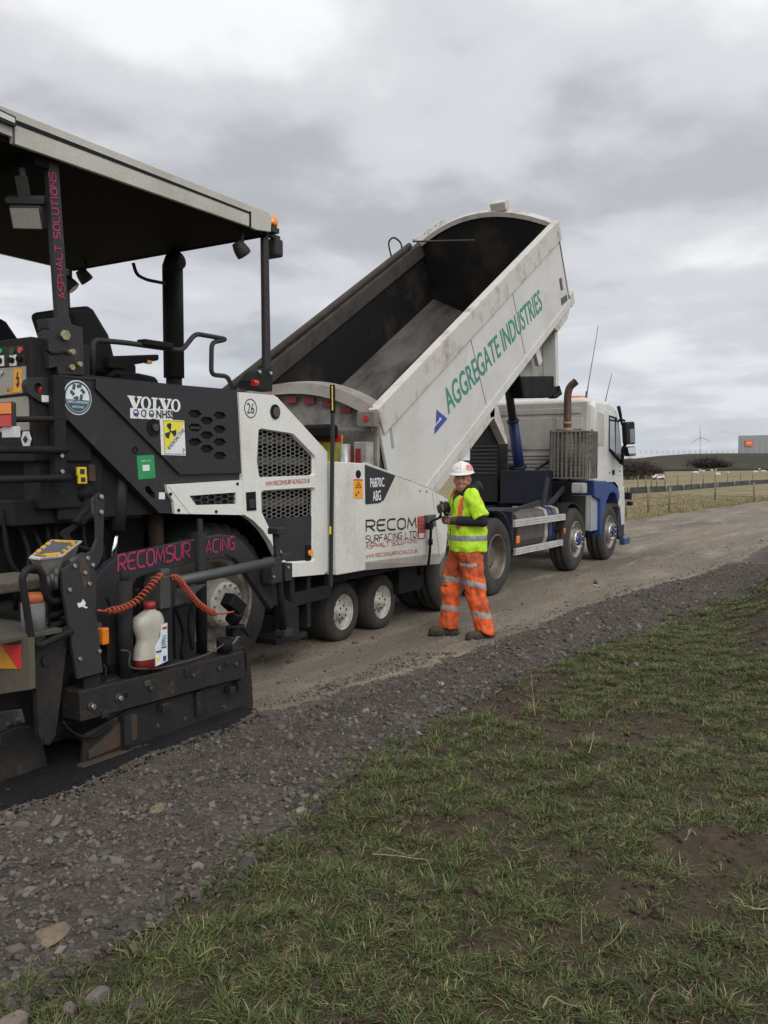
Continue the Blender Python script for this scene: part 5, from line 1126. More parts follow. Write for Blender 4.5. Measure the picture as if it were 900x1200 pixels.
mb = MB(); mb.box(2.84, 3.05, yr0+.42, 7.5, .30, .80); mb.build('rear_panel', screed, wk, .01)
mb = MB(); mb.prism(SP([(-40, 878), (0, 860), (18, 851), (38, 850), (50, 868), (57, 895), (56, 906), (40, 917), (0, 926), (-40, 936)], 4.15), 4.15, 4.30); spart('rear_skid', mb, screed, .012)
mb = MB(); mb.prism(SP([(13, 921), (40, 915), (56, 904), (57, 898), (40, 908), (13, 916)], 4.15), 4.138, 4.1495); spart('worn_edge', mb, M('worn', (.20, .18, .14), .6, .3, dirt=(.05, .04, .03), amt=.9, scale=25, lo=.4, hi=.6), 0)
mb = MB(); 
for a, b in ((9, 849), (19.5, 844)): c = rear(a, b, 2.68); mb.cyl((2.70, c[0], c[1]), (2.67, c[0], c[1]), .017, n=6)
mb.xprism([rear(a, b, 2.70) for a, b in ((-30, 838), (20, 832), (24, 848), (-30, 872))], 2.70, 2.73); spart('bolt_plate', mb, screed, .004)
mb = MB(); mb.box(2.9, 3.3, 4.28, 4.7, 1.06, 1.12); mb.build('dirty_cover', M('dirtyc', (.11, .095, .07), .85, dirt=(.08, .065, .045), amt=.8, scale=12, bump=.4), PV, .01)

# hoses and small fittings that crowd the screed
for k, pts in enumerate((((125, 700), (134, 730), (131, 765), (140, 790)), ((206, 712), (216, 740), (214, 768), (222, 778)), ((118, 735), (128, 752), (126, 780)), ((160, 690), (164, 720), (158, 760), (164, 782)), ((228, 700), (222, 730), (226, 760)))):
    mb = MB(); mb.tube(smooth_path([V3(side(a, b, 4.09+.02*(k % 3)), 4.09+.02*(k % 3)) for a, b in pts], 6), .011+.003*(k % 2), 7); spart('hydraulic_hose', mb, black, 0)
for a, b, w_, h_ in ((168, 800, .05, .035), (214, 787, .04, .05), (262, 776, .05, .03), (190, 828, .06, .05), (118, 836, .05, .04), (268, 808, .05, .05)):
    c = side(a, b, Yp+.03); mb = MB(); mb.box(c[0]-w_/2, c[0]+w_/2, Yp-.012, Yp+.04, c[1]-h_/2, c[1]+h_/2); spart('bracket', mb, galv if a == 168 else screed, .004)
each_bolt('plate_bolt', SP([(176, 806), (226, 791), (256, 783), (276, 778), (184, 850), (216, 842), (262, 828)], Yp), Yp+.0, galv, SC, .014, .014)
# plastic bottle standing on the beam (its own thing)
bp0 = side(177, 782, 3.97); BO = Vector((bp0[0], 3.99, bp0[1]))
BT = thing('plastic_bottle', BO, 'milky plastic bottle with red cap and red liquid wired onto the screed beam', 'bottle')
S = 1/146.
def bottle():
    mb = MB(); n = 28; rings = []
    prof = [(0, .118, .055), (.004, .125, .060), (.05, .128, .062), (.16, .124, .060), (.20, .112, .055), (.24, .113, .055), (.32, .128, .062), (.365, .126, .060), (.40, .11, .055), (.425, .075, .045), (.44, .038, .036), (.455, .034, .034), (.462, .034, .034)]
    vs = []; prev = None
    for z, hx_, hy in prof:
        lean = .012 if z < .2 else 0.
        for j in range(n):
            a = 2*math.pi*j/n; cx_, sy = math.cos(a), math.sin(a); x = hx_*(abs(cx_)**.75)*(1 if cx_ > 0 else -1); y = hy*(abs(sy)**.75)*(1 if sy > 0 else -1)
            if z > .12 and cx_ < -.3: x += .022*math.sin(min(1, (z-.12)/.2)*math.pi)*(-cx_)
            x += (.03 if .42 < z else 0)*0 + (.018 if z > .42 else 0)
            vs.append((BO.x + x*.88, BO.y + y, BO.z + z*.80))
    k = len(prof); fs = [(i*n+j, i*n+(j+1)%n, (i+1)*n+(j+1)%n, (i+1)*n+j) for i in range(k-1) for j in range(n)] + [list(range(n))[::-1]]
    mb.add(vs, fs, True); return mb
bmat = bpy.data.materials.new('bottle_m'); bmat.use_nodes = True; t = bmat.node_tree; b = t.nodes['Principled BSDF']
tcn = t.nodes.new('ShaderNodeTexCoord'); sp_ = t.nodes.new('ShaderNodeSeparateXYZ'); t.links.new(tcn.outputs['Object'], sp_.inputs[0])
gt = t.nodes.new('ShaderNodeMath'); gt.operation = 'GREATER_THAN'; t.links.new(sp_.outputs[2], gt.inputs[0]); gt.inputs[1].default_value = BO.z + .062
nn_ = t.nodes.new('ShaderNodeTexNoise'); nn_.inputs['Scale'].default_value = 9; t.links.new(tcn.outputs['Object'], nn_.inputs['Vector'])
ml = t.nodes.new('ShaderNodeMix'); ml.data_type = 'RGBA'; t.links.new(nn_.outputs['Fac'], ml.inputs['Factor']); ml.inputs['A'].default_value = (.33, .30, .24, 1); ml.inputs['B'].default_value = (.56, .53, .46, 1)
mm = t.nodes.new('ShaderNodeMix'); mm.data_type = 'RGBA'; t.links.new(gt.outputs[0], mm.inputs['Factor']); mm.inputs['A'].default_value = (.16, .012, .014, 1); t.links.new(ml.outputs['Result'], mm.inputs['B']); t.links.new(mm.outputs['Result'], b.inputs['Base Color'])
b.inputs['Roughness'].default_value = .35; b.inputs['Subsurface Weight'].default_value = .15; b.inputs['Subsurface Radius'].default_value = (.02, .02, .02)
o = bottle().build('body', bmat, BT)
mb = MB(); mb.cyl((BO.x+.016, BO.y, BO.z+.364), (BO.x+.016, BO.y, BO.z+.408), .038, .035, n=18); mb.build('cap', M('cap_red', (.30, .018, .025), .5), BT)
mb = MB(); mb.prism([(BO.x-.005, BO.z+.012), (BO.x+.095, BO.z+.028), (BO.x+.097, BO.z+.268), (BO.x+.05, BO.z+.26), (BO.x+.038, BO.z+.184), (BO.x-.005, BO.z+.128)], BO.y-.0665, BO.y-.060); lb = mb.build('bottle_label', M('label_w', (.70, .73, .76), .5, dirt=(.45, .47, .46), amt=.4, scale=14), BT)
for k, (x, z, w_, h_, m_) in enumerate(((.02, .07, .03, .03, yel_sign), (.055, .30, 0, 0, None), (.08, .06, .03, .04, navy), (.025, .125, .05, .016, navy), (.085, .30, .04, .02, redlens), (.08, .23, .03, .03, M('pale_blue', (.25, .42, .62), .5)), (.075, .15, .05, .012, teal))):
    if m_ is None: continue
    mb = MB(); mb.box(BO.x+(x-w_/2)*.87, BO.x+(x+w_/2)*.87, BO.y-.068, BO.y-.0666, BO.z+(z-h_/2)*.8, BO.z+(z+h_/2)*.8); mb.build('label_mark', m_, lb)
mb = MB()
for k in range(7): mb.box(BO.x+.048, BO.x+.087-.01*(k % 3), BO.y-.068, BO.y-.0666, BO.z+.132+.0064*k, BO.z+.1348+.0064*k)
mb.build('label_print', dark_pl, lb)

# ------------------------------------------------------------------ eight wheel tipper lorry
TK = thing('tipper_lorry', (12.5, 5.9, 0), 'white and blue eight wheel tipper lorry with its load body raised', 'lorry')
YT = 4.70
mb = MB()
for y in (5.42, 6.28): mb.box(8.05, 16.4, y, y+.09, .78, 1.06)
for x in (8.1, 9.9, 11.5, 13.0, 14.6): mb.box(x, x+.12, 5.5, 6.3, .82, 1.0)
mb.build('chassis_rail', blue_d, TK, .008)
mb = MB()
for x in (9.27, 10.63): mb.cyl((x, 4.95, .53), (x, 6.85, .53), .10, n=12); mb.ball((x, 5.9, .53), (.26, .24, .26), 8)
for x in (13.88, 15.80): mb.box(x-.07, x+.07, 5.0, 6.8, .42, .54)
for x in (9.27, 10.63, 13.88, 15.75): mb.box(x-.5, x+.5, 5.30, 5.40, .62, .74); mb.box(x-.5, x+.5, 6.42, 6.52, .62, .74)
mb.build('axle', black, TK, .006)
def tyre(mb, y0, wd, R0=.53):
    mb.lathe([(.29, y0+.02), (.31, y0-.004), (.42, y0-.012), (.47, y0-.006), (.505, y0+.02), (R0, y0+.045), (R0-.002, y0+wd*.30), (R0-.016, y0+wd*.31), (R0-.016, y0+wd*.34), (R0, y0+wd*.35), (R0, y0+wd*.65), (R0-.016, y0+wd*.66), (R0-.016, y0+wd*.69), (R0, y0+wd*.70), (R0, y0+wd-.045), (.47, y0+wd), (.29, y0+wd-.02)], (0,0,0), 64)
def front_w():
    w_ = pempty('front_wheel', TK); w_.location = Vector((13.88, YT, .53)) - ORIG[TK.name]
    mb = MB(); tyre(mb, 0., .30); mb.build('tyre', rubber, w_)
    holes = [circ((.208*math.cos(a), .208*math.sin(a)), .030, 12) for a in [2*math.pi*i/10 for i in range(10)]]
    mb = MB(); mb.lathe([(.31, -.004), (.298, -.012), (.285, .0), (.275, .03), (.262, .035)], (0,0,0), 48); mb.plate(circ((0,0), .265, 48), holes + [circ((0,0), .14, 24)], .03, .04); r_ = mb.build('rim', M('rim_alloy', (.36, .34, .31), .4, .7, dirt=(.16, .13, .10), amt=.7, scale=9), w_)
    mb = MB(); mb.lathe([(.155, .03), (.165, -.03), (.16, -.055), (.145, -.06), (.135, -.05), (.105, -.02), (.0, -.02)], (0,0,0), 32); hb = mb.build('hub', M('hub_bright', (.62, .61, .58), .3, .8, dirt=(.2, .17, .13), amt=.6, scale=9), r_ and w_)
    mb = MB()
    for i in range(10): a = 2*math.pi*i/10+.3; mb.cyl((.150*math.cos(a), -.05, .150*math.sin(a)), (.150*math.cos(a), -.085, .150*math.sin(a)), .016, .011, n=6)
    mb.build('wheel_nut', M('nut_yel', (.50, .46, .30), .4, .5), hb)
    mb = MB(); mb.lathe([(.10, -.021), (.09, -.075), (.07, -.082), (.0, -.083)], (0,0,0), 24); mb.build('hub_cap', blue, hb)
    mb = MB(); mb.cyl((0, .07, 0), (0, .075, 0), .27, n=32); mb.build('brake_backing', black, w_)
    return w_
def rear_w():
    w_ = pempty('rear_wheel', TK); w_.location = Vector((10.63, YT, .535)) - ORIG[TK.name]
    mb = MB(); tyre(mb, 0., .27); tyre(mb, .31, .27); mb.build('tyre', rubber, w_)
    mb = MB(); mb.lathe([(.31, -.004), (.297, -.014), (.287, .0), (.278, .03), (.272, .15), (.24, .175), (.16, .185), (.16, .10), (.12, .09), (.0, .09)], (0,0,0), 48); r_ = mb.build('rim', M('rim_rear', (.20, .175, .145), .5, .5, dirt=(.10, .075, .055), amt=.85, scale=6), w_)
    mb = MB()
    for i in range(10): a = 2*math.pi*i/10; mb.cyl((.20*math.cos(a), .178, .20*math.sin(a)), (.20*math.cos(a), .15, .20*math.sin(a)), .016, n=6)
    mb.build('wheel_nut', rim_dirty, r_); return w_
fw1 = front_w(); fl = dup(fw1, TK); fl.location = Vector((15.80, YT, .53)) - ORIG[TK.name]
for x in (13.88, 15.80): d = dup(fw1, TK); d.location = Vector((x, 7.12, .53)) - ORIG[TK.name]; d.rotation_euler = (0, 0, math.pi)
rw1 = rear_w(); d = dup(rw1, TK); d.location = Vector((9.27, YT, .535)) - ORIG[TK.name]
for x in (10.63, 9.27): d = dup(rw1, TK); d.location = Vector((x, 7.12, .535)) - ORIG[TK.name]; d.rotation_euler = (0, 0, math.pi)
# load body: u runs up the tilted floor, v square to it
Tt = Vector((7.55, 0, 2.34)); TH = math.atan2(5.50-2.34, 12.80-7.55)
u = Vector((math.cos(TH), 0, math.sin(TH))); v = Vector((-math.sin(TH), 0, math.cos(TH)))
LB = (Vector((12.82, 0, 5.51)) - Tt).length; DB = 1.36; Y0, Y1 = YT, 7.14
def B(a, b, y=0.): p = Tt + u*a + v*b; return Vector((p.x, y, p.z))
def Bp(a, b): p = Tt + u*a + v*b; return (p.x, p.z)
BD = pempty('tipper_body', TK)
def bpart(nm, mb, mat, bevel=0.): return mb.build(nm, mat, BD, bevel)
sideP = [Bp(.0, -.05), Bp(-.06, -.30), Bp(-.13, -.63), Bp(-.15, -DB+.10), Bp(LB-.02, -DB+.10), Bp(LB, -.05)]
mb = MB(); mb.prism(sideP, Y0, Y0+.03); sp1 = bpart('side_panel', mb, trk_white)
mb = MB(); mb.prism(sideP, Y0+.031, Y0+.05); bpart('side_lining', mb, body_in)
mb = MB(); mb.prism(sideP, Y1-.03, Y1); bpart('side_panel', mb, trk_white)
mb = MB(); mb.prism(sideP, Y1-.05, Y1-.031); bpart('side_lining', mb, body_in)
mb = MB(); mb.prism([Bp(-.02, -.27), Bp(LB+.03, -.27), Bp(LB+.03, .03), Bp(-.02, .03)], Y0-.03, Y0+.09); bpart('top_rail', mb, rail_white, .012)
mb = MB(); mb.prism([Bp(-.02, -.20), Bp(LB+.03, -.20), Bp(LB+.03, .03), Bp(-.02, .03)], Y1-.09, Y1+.03); bpart('top_rail', mb, M('rail_burnt', (.06, .048, .038), .7, dirt=(.02, .016, .013), amt=.8, scale=4), .012)
# worn floor with sloped edges
mb = MB()
f0 = [B(-.12, -DB+.12, Y0+.08), B(-.12, -DB+.12, Y1-.08), B(LB-.05, -DB+.12, Y1-.08), B(LB-.05, -DB+.12, Y0+.08)]
mb.add(f0 + [p - Vector((v.x*.06, 0, v.z*.06)) for p in f0], [(0,1,2,3), (7,6,5,4), (0,4,5,1), (1,5,6,2), (2,6,7,3), (3,7,4,0)]); bpart('floor', mb, body_floor)
for ys, sg in ((Y0+.05, 1), (Y1-.05, -1)):
    mb = MB(); a = [B(-.10, -DB+.121, ys+sg*.48), B(-.10, -DB+.40, ys), B(LB-.05, -DB+.40, ys), B(LB-.05, -DB+.121, ys+sg*.48)]
    mb.add(a + [p - v*.01 for p in a], [(0,1,2,3), (7,6,5,4), (0,4,5,1), (2,6,7,3)]); bpart('floor_slope', mb, slope_m)
# front board with bowed top
ym = (Y0+Y1)/2
def archz(y, h, p=2.0): return h*(1-abs((y-ym)/((Y1-Y0)/2))**p)
def bow(a0, a1, hb, nm, mat, ht, band=None):
    mb = MB(); n = 20; vs = []
    for a in (a0, a1):
        for i in range(n+1):
            y = Y0 + (Y1-Y0)*i/n; vs.append(B(a, archz(y, ht), y))
        for i in range(n+1):
            y = Y1 - (Y1-Y0)*i/n; vs.append(B(a, (hb if band is None else archz(y, ht)-band), y))
    k = 2*(n+1); mb.add(vs, [(i, i+k, (i+1)%k+k, (i+1)%k) for i in range(k)])
    for q in (0, k):
        mb.add([vs[q+i] for i in range(k)], [(i, i+1, k-2-i, k-1-i) for i in range(n)])
    return bpart(nm, mb, mat)
bow(LB-.05, LB-.02, -DB+.1, 'front_lining', body_in, .335)
bow(LB-.019, LB+.02, -DB+.1, 'front_board', trk_white, .335)
bow(LB-.09, LB+.06, 0, 'front_bow', rail_white, .36, .075)
mb = MB(); c = B(LB-.0, .40, ym-.35); mb.obox(c, (.16, .26, .14), u, (0,1,0), v); bpart('sheet_motor', mb, rail_white, .015)
mb = MB(); mb.plate(SP([(484, 280.5), (490, 284), (522, 262), (523, 258), (519, 256)], 7.1), [circ(side(517-6.5*k, 260.8+4.6*k, 7.1), .026, 10) for k in range(4)], 7.1, 7.12); bpart('sheet_arm', mb, rail_white)
mb = MB(); mb.tube([V3(side(484, 283, 7.05), 7.05), V3(side(556, 281.5, 5.6), 5.6)], .014, 8); bpart('sheet_bar', mb, rust)
mb = MB(); mb.tube(smooth_path([V3(side(a, b, Y1), Y1) for a, b in ((458.5, 300), (455.5, 285), (461, 278.5), (469, 284), (471, 292))], 5), .014, 6); bpart('loose_strap', mb, black)
mb = MB(); mb.tube([B(.0, .09, Y1-.02), B(LB-.35, .09, Y1-.02)], .05, 12); bpart('rolled_sheet', mb, M('roll_m', (.035, .028, .022), .85, dirt=(.09, .07, .05), amt=.6, scale=5))
# outer details of the near side: seams, lower ledge, chassis channel
mb = MB()
for a in (2.43, 3.97): mb.prism([Bp(a, -.27), Bp(a+.014, -.27), Bp(a+.014, -DB+.16), Bp(a, -DB+.16)], Y0-.002, Y0-.0003)
mb.prism([Bp(.2, -.285), Bp(LB-.02, -.285), Bp(LB-.02, -.27), Bp(.2, -.27)], Y0-.002, Y0-.0003)
mb.build('panel_seam', grey_pl, sp1)
mb = MB(); mb.prism([Bp(.0, -DB+.14), Bp(LB, -DB+.14), Bp(LB, -DB+.02), Bp(.0, -DB+.02)], Y0-.02, Y0-.0005); bpart('side_ledge', mb, trk_white, .008)
mb = MB(); mb.prism([Bp(.35, -DB+.018), Bp(2.66, -DB+.018), Bp(2.58, -DB-.10), Bp(.42, -DB-.10)], Y0-.012, Y0+.10); bpart('body_runner', mb, rail_white, .01)
mb = MB(); mb.prism([Bp(5.25, -DB+.018), Bp(LB-.05, -DB+.018), Bp(5.86, -DB-.10), Bp(5.36, -DB-.10)], Y0-.012, Y0+.10); bpart('body_runner', mb, rail_white, .01)
mb = MB(); mb.prism([Bp(LB-.02, -DB+.20), Bp(LB+.13, -DB+.22), Bp(LB+.13, -DB+.0), Bp(LB-.05, -DB+.0)], Y0-.03, Y0+.2); bpart('corner_block', mb, rail_white, .015)
mb = MB()
for y in (5.35, 6.30): mb.prism([Bp(.5, -DB+.06), Bp(LB-.1, -DB+.06), Bp(LB-.1, -DB-.14), Bp(.5, -DB-.14)], y, y+.12)
for k in range(12): a = .7+.45*k; mb.prism([Bp(a, -DB+.058), Bp(a+.08, -DB+.058), Bp(a+.08, -DB-.04), Bp(a, -DB-.04)], Y0+.12, Y1-.12)
bpart('underframe', mb, dark_pl)
mb = MB(); mb.prism(SP([(455.5, 496), (466, 487.5), (466.8, 491), (458.5, 498), (462, 525), (459, 526)], Y0), Y0-.003, Y0-.0004); mb.build('scuff_strip', M('scuff', (.30, .30, .29), .6), sp1)
# mudguard under the body (white frame, black sheet)
tri = SP([(582, 474), (596, 522), (552, 524)], Y0); outl = SP([(573, 481), (578.8, 471.5), (582, 474), (594.5, 519.5), (592, 520.5), (577.2, 488.5), (574, 491)], Y0)
mb = MB(); mb.prism(SP([(576.7, 488), (593, 520), (554, 521)], Y0), Y0+.10, Y0+1.9); mb.build('mudguard_sheet', black, BD)
mb = MB(); mb.prism(outl, Y0-.012, Y0+.10); mb.build('mudguard_frame', rail_white, BD, .004)
# front hood of the body that drops over the cab when lowered
hg = M('hood_grey', (.40, .39, .355), .5, dirt=(.20, .175, .145), amt=.6, scale=4)
mb = MB(); mb.prism(SP([(608, 432), (651, 383), (653, 444), (610, 442)], 4.98), 4.98, 5.04); bpart('front_wing', mb, hg, .008)
mb = MB(); p0, p1, p2, p3 = SP([(650.5, 387), (653.5, 384), (655, 452), (652, 453)], 4.76); mb.prism([p0, p1, p2, p3], 4.76, 4.975); bpart('wing_edge', mb, trk_white, .006)
mb = MB(); mb.prism(SP([(609.5, 441), (652, 440.5), (654, 462), (649, 466), (614, 466.5)], 4.80), 4.80, 5.02); bpart('wing_flap', mb, black, .02)
mb = MB(); mb.prism(SP([(627, 410.5), (631.5, 406), (636, 423), (632, 429)], 4.80), 4.80, 4.86); bpart('wing_strut', mb, trk_white, .004)
mb = MB(); mb.prism(SP([(648, 464), (655, 459), (656, 452), (659, 462), (652, 467)], 4.78), 4.78, 4.9); bpart('wing_catch', mb, black)
# lettering along the side
oA, exA, _ = quad_on((525.5, 486), (636, 362), (527, 463), Y0)
ln = (exA - v*exA.dot(v)); vv = v*.315
text('firm_lettering', 'AGGREGATE INDUSTRIES', M('firm_green', (.02, .24, .16), .5), sp1, oA, exA, vv, bold=.012, depth=.004)
lgP = [(509, 509.5), (511.5, 479.5), (523.5, 490.5)]
s_ = SP([(511.5, 480), (524, 490.7), (509, 508.8), (509.4, 500.5), (518, 490.6), (515, 488), (514.5, 491.5), (510.5, 496.5)], Y0)
mb = MB(); mb.prism(s_, Y0-.004, Y0-.0004); mb.build('firm_emblem', M('firm_blue', (.03, .05, .30), .45), sp1)
mb = MB(); mb.prism(SP([(655, 327), (658, 325), (660, 340), (657, 340)], Y0), Y0-.003, Y0-.0004); mb.prism(SP([(657, 350), (664, 345), (665, 352), (658, 358)], Y0), Y0-.003, Y0-.0004); mb.build('small_sticker', grey_pl, sp1)
# tailgate hanging from the top corners
TG = pempty('tailgate', TK)
mb = MB(); n = 20; zt = lambda y: 2.33 + .34*(1-abs((y-ym)/((Y1-Y0)/2))**2.2)
xg = 7.60; sl_ = .10
vs = [];
for x, dz in ((xg, 0), (xg+.05, 0)):
    for i in range(n+1): y = Y0+.02 + (Y1-Y0-.04)*i/n; vs.append((x + .25*(zt(y)-2.33), y, zt(y)))
    for i in range(n+1): y = Y1-.02 - (Y1-Y0-.04)*i/n; vs.append((x-.02, y, 1.0))
k = 2*(n+1); mb.add(vs, [(i, i+k, (i+1)%k+k, (i+1)%k) for i in range(k)]); 
for q in (0, k): mb.add([vs[q+i] for i in range(k)], [(i, i+1, k-2-i, k-1-i) for i in range(n)])
mb.build('gate_panel', M('gate_m', (.30, .28, .25), .6, dirt=(.05, .042, .035), amt=.85, scale=2.2, lo=.4, hi=.66), TG)
mb = MB(); vs = []
for i in range(n+1):
    y = Y0 + (Y1-Y0)*i/n; z = zt(y)
    for dx, dz in ((-.10, -.10), (.16, .02), (.16, .06), (-.05, .025)): vs.append((xg+dx + .25*(z-2.33), y, z+dz))
mb.add(vs, [(i*4+j, (i+1)*4+j, (i+1)*4+(j+1)%4, i*4+(j+1)%4) for i in range(n) for j in range(4)] + [(0,1,2,3), (n*4+3, n*4+2, n*4+1, n*4)])
mb.build('gate_bow', M('bow_m', (.27, .25, .225), .5, .2, dirt=(.20, .15, .11), amt=.75, scale=4), TG)
mb = MB()
for k in range(9):
    y = Y0+.12 + k*.245; z = zt(y+.07)-.13; mb.box(xg-.03+.25*(z+.13-2.33), xg+.03, y, y+.14, z-.07, z)
mb.build('reflector_dash', M('dash_red', (.28, .02, .03), .5, dirt=(.15, .06, .05), amt=.6, scale=9), TG)
mb = MB(); mb.box(xg-.06, xg-.03, Y0+.05, Y1-.05, 2.13, 2.17); mb.box(xg-.09, xg-.03, Y0+.05, Y1-.05, 1.62, 1.68); mb.build('gate_beam', M('beam_m', (.28, .26, .23), .6, dirt=(.09, .075, .06), amt=.8, scale=5), TG, .006)
# lower rear with hazard chevrons, rams and lamps
mb = MB(); mb.box(7.52, 7.55, 5.12, 6.7, 1.34, 2.10); hzb = mb.build('hazard_board', M('hz_y', (.62, .55, .05), .5, dirt=(.3, .26, .1), amt=.6, scale=7), TG)
mb = MB()
for k in range(4):
    y = 5.15 + .42*k
    mb.xprism([(y, 1.34), (y+.2, 1.34), (y+.50, 1.80), (y+.30, 1.80)], 7.513, 7.5195)
mb.box(7.513, 7.519, 5.12, 6.7, 2.03, 2.10); mb.build('hazard_stripe', hivis_red, hzb)
mb = MB(); mb.box(7.50, 7.51, 5.33, 5.75, 1.80, 2.00); sg = mb.build('word_panel', M('word_y', (.70, .50, .05), .5), hzb)
text('word_lettering', 'CARE', blk_txt, sg, (7.50, 5.73, 1.825), (0, -.38, 0), (0, 0, .15), Vector((-1, 0, 0)), bold=.02, depth=.002)
mb = MB(); mb.tube([(7.45, 5.02, 2.0), (7.45, 5.02, 1.2)], .055, 14); mb.build('gate_ram', M('ram_m', (.55, .56, .55), .35, .5, dirt=(.2, .18, .15), amt=.6, scale=9), TG)
mb = MB(); mb.box(7.42, 7.56, 4.74, 4.90, 1.2, 2.02); mb.build('gate_post', M('post_w', (.38, .36, .33), .5, dirt=(.15, .12, .09), amt=.85, scale=4), TG, .01)
mb = MB(); mb.box(7.41, 7.42, 4.81, 4.87, 1.3, 1.95); mb.box(7.47, 7.51, 4.92, 4.97, 1.25, 1.98); mb.build('red_stripe', M('strp', (.24, .02, .025), .5), TG)
mb = MB(); c = rear(428, 490, 7.40); mb.box(7.42, 7.52, c[0]-.10, c[0]+.12, c[1]-.09, c[1]+.07); lb_ = mb.build('rear_lamp', M('lampbox', (.20, .18, .16), .6, dirt=(.1, .08, .06), amt=.6, scale=9), TG, .01)
mb = MB(); mb.cyl((7.42, c[0], c[1]), (7.405, c[0], c[1]), .03, n=14); mb.build('lamp_lens', redlens, lb_)
mb = MB(); c = rear(383, 503, 7.3); mb.box(7.38, 7.5, c[0]-.02, c[0]+.40, c[1]-.10, c[1]+.06); mb.build('rubber_buffer', black, TG, .04)
mb = MB(); mb.cyl((8.25, 5.2, 1.0), (8.25, 6.6, 1.0), .08, n=12); mb.box(8.1, 8.5, 5.3, 6.5, .95, 1.2); mb.box(8.0, 8.1, 4.8, 7.0, .55, .72); mb.build('rear_hinge', black, TK, .006)
# hoist ram
mb = MB(); pb_ = Vector((14.42, 5.9, 1.45)); ptp = V3(side(589, 400, 5.9), 5.9); ptp = Vector((13.25, 5.9, 4.55)); 
d_ = (ptp-pb_)
mb.tube([pb_, pb_+d_*.36], .095, 18); hr_ = mb.build('hoist_ram', blue, TK)
mb = MB(); mb.tube([pb_+d_*.35, pb_+d_*1.0], .072, 18); mb.build('ram_stage', M('ram_stage', (.09, .09, .085), .35, .4, dirt=(.05, .045, .04), amt=.5, scale=6), hr_)
mb = MB(); mb.lathe([(.095, -.03), (.13, -.025), (.13, .025), (.095, .03)], pb_+d_*.095, 22, axis=d_); mb.lathe([(.095, -.02), (.11, -.015), (.11, .015), (.09, .03)], pb_+d_*.355, 22, axis=d_); mb.build('ram_collar', blue_d, hr_)
mb = MB(); p = pb_+d_*.60; mb.box(p.x-.15, p.x-.08, 5.82, 5.9, p.z-.02, p.z+.13); mb.build('ram_lug', dark_pl, hr_)
# oil tank behind the cab, air intake tower
tk = [rear(a, b, 14.0) for a, b in ((585, 551), (641, 551), (641, 583), (587, 585))]
mb = MB(); mb.box(14.0, 14.62, tk[1][0], tk[0][0]-.02, 1.10, rear(600, 551, 14.0)[1]); mb.build('oil_tank', blue_d, TK, .015)
mb = MB(); c = rear(596, 548, 14.1); mb.cyl((14.2, c[0], c[1]-.05), (14.2, c[0], c[1]+.04), .045, n=12); mb.build('filler_cap', black, TK)
yb_, ya_ = rear(556, 520, 14.3)[0], rear(584, 520, 14.3)[0]
mb = MB(); mb.box(14.3, 14.75, ya_, yb_+.1, .95, 2.25); it = mb.build('air_intake', dark_pl, TK, .02)
mb = MB()
for k in range(9): mb.box(14.28, 14.30, ya_+.02, yb_+.06, 1.62+.07*k, 1.65+.07*k)
mb.build('intake_slat', grey_pl, it)
# exhaust: heat shield cage and upright pipe
ye0, ye1 = rear(690, 530, 14.25)[0], rear(643, 530, 14.25)[0]; ze1, ze0 = rear(665, 505, 14.25)[1], rear(665, 561, 14.25)[1]
ex_ = pempty('exhaust_stack', TK); yc_ = (ye0+ye1)/2
mb = MB(); mb.cyl((14.5, yc_+.02, ze0+.03), (14.5, yc_+.02, ze1-.01), .23, n=24); mb.build('silencer', M('silencer', (.20, .18, .15), .5, .5, dirt=(.09, .075, .06), amt=.7, scale=6), ex_)
mb = MB()
for k in range(20):
    a = -2.2 + k*4.4/19; x = 14.5 - .29*math.cos(a*.82); y = yc_ - (ye1-ye0)/2*math.sin(a)/math.sin(1.57) if abs(a) < 1.57 else yc_ - math.copysign((ye1-ye0)/2, a); x = 14.27 if abs(a) < 1.2 else 14.27 + (abs(a)-1.2)*.42
    mb.box(x-.006, x+.006, y-.016, y+.016, ze0, ze1 + (.03 if k % 4 == 0 else 0))
for z in np.linspace(ze0+.02, ze1-.02, 14): mb.box(14.278, 14.288, ye0+.03, ye1-.03, z-.006, z+.006)
for z in (ze0, ze1-.02): mb.box(14.26, 14.75, ye0, ye1, z, z+.018)
mb.build('heat_shield', mesh_gr, ex_)
yp_ = rear(665, 480, 14.5)[0]; zt_ = rear(668, 448, 14.5)[1]
mb = MB(); P = [(14.5, yp_, ze1-.02), (14.5, yp_, zt_-.22), (14.5, yp_-.03, zt_-.08), (14.5, yp_-.15, zt_+.01)]; mb.tube(round_path(P, .12, 5), .066, 18, caps=False); pp = mb.build('exhaust_pipe', exh, ex_)
mb = MB(); mb.lathe([(.07, .0), (.10, .0), (.10, .05), (.07, .06)], (14.5, yp_, ze1), 20, axis=(0,0,1)); mb.lathe([(.066, 0), (.078, 0), (.078, .05), (.066, .05)], (14.5, yp_, ze1+.12), 18, axis=(0,0,1)); mb.build('pipe_clamp', M('pipe_rust', (.30, .20, .13), .7), ex_)
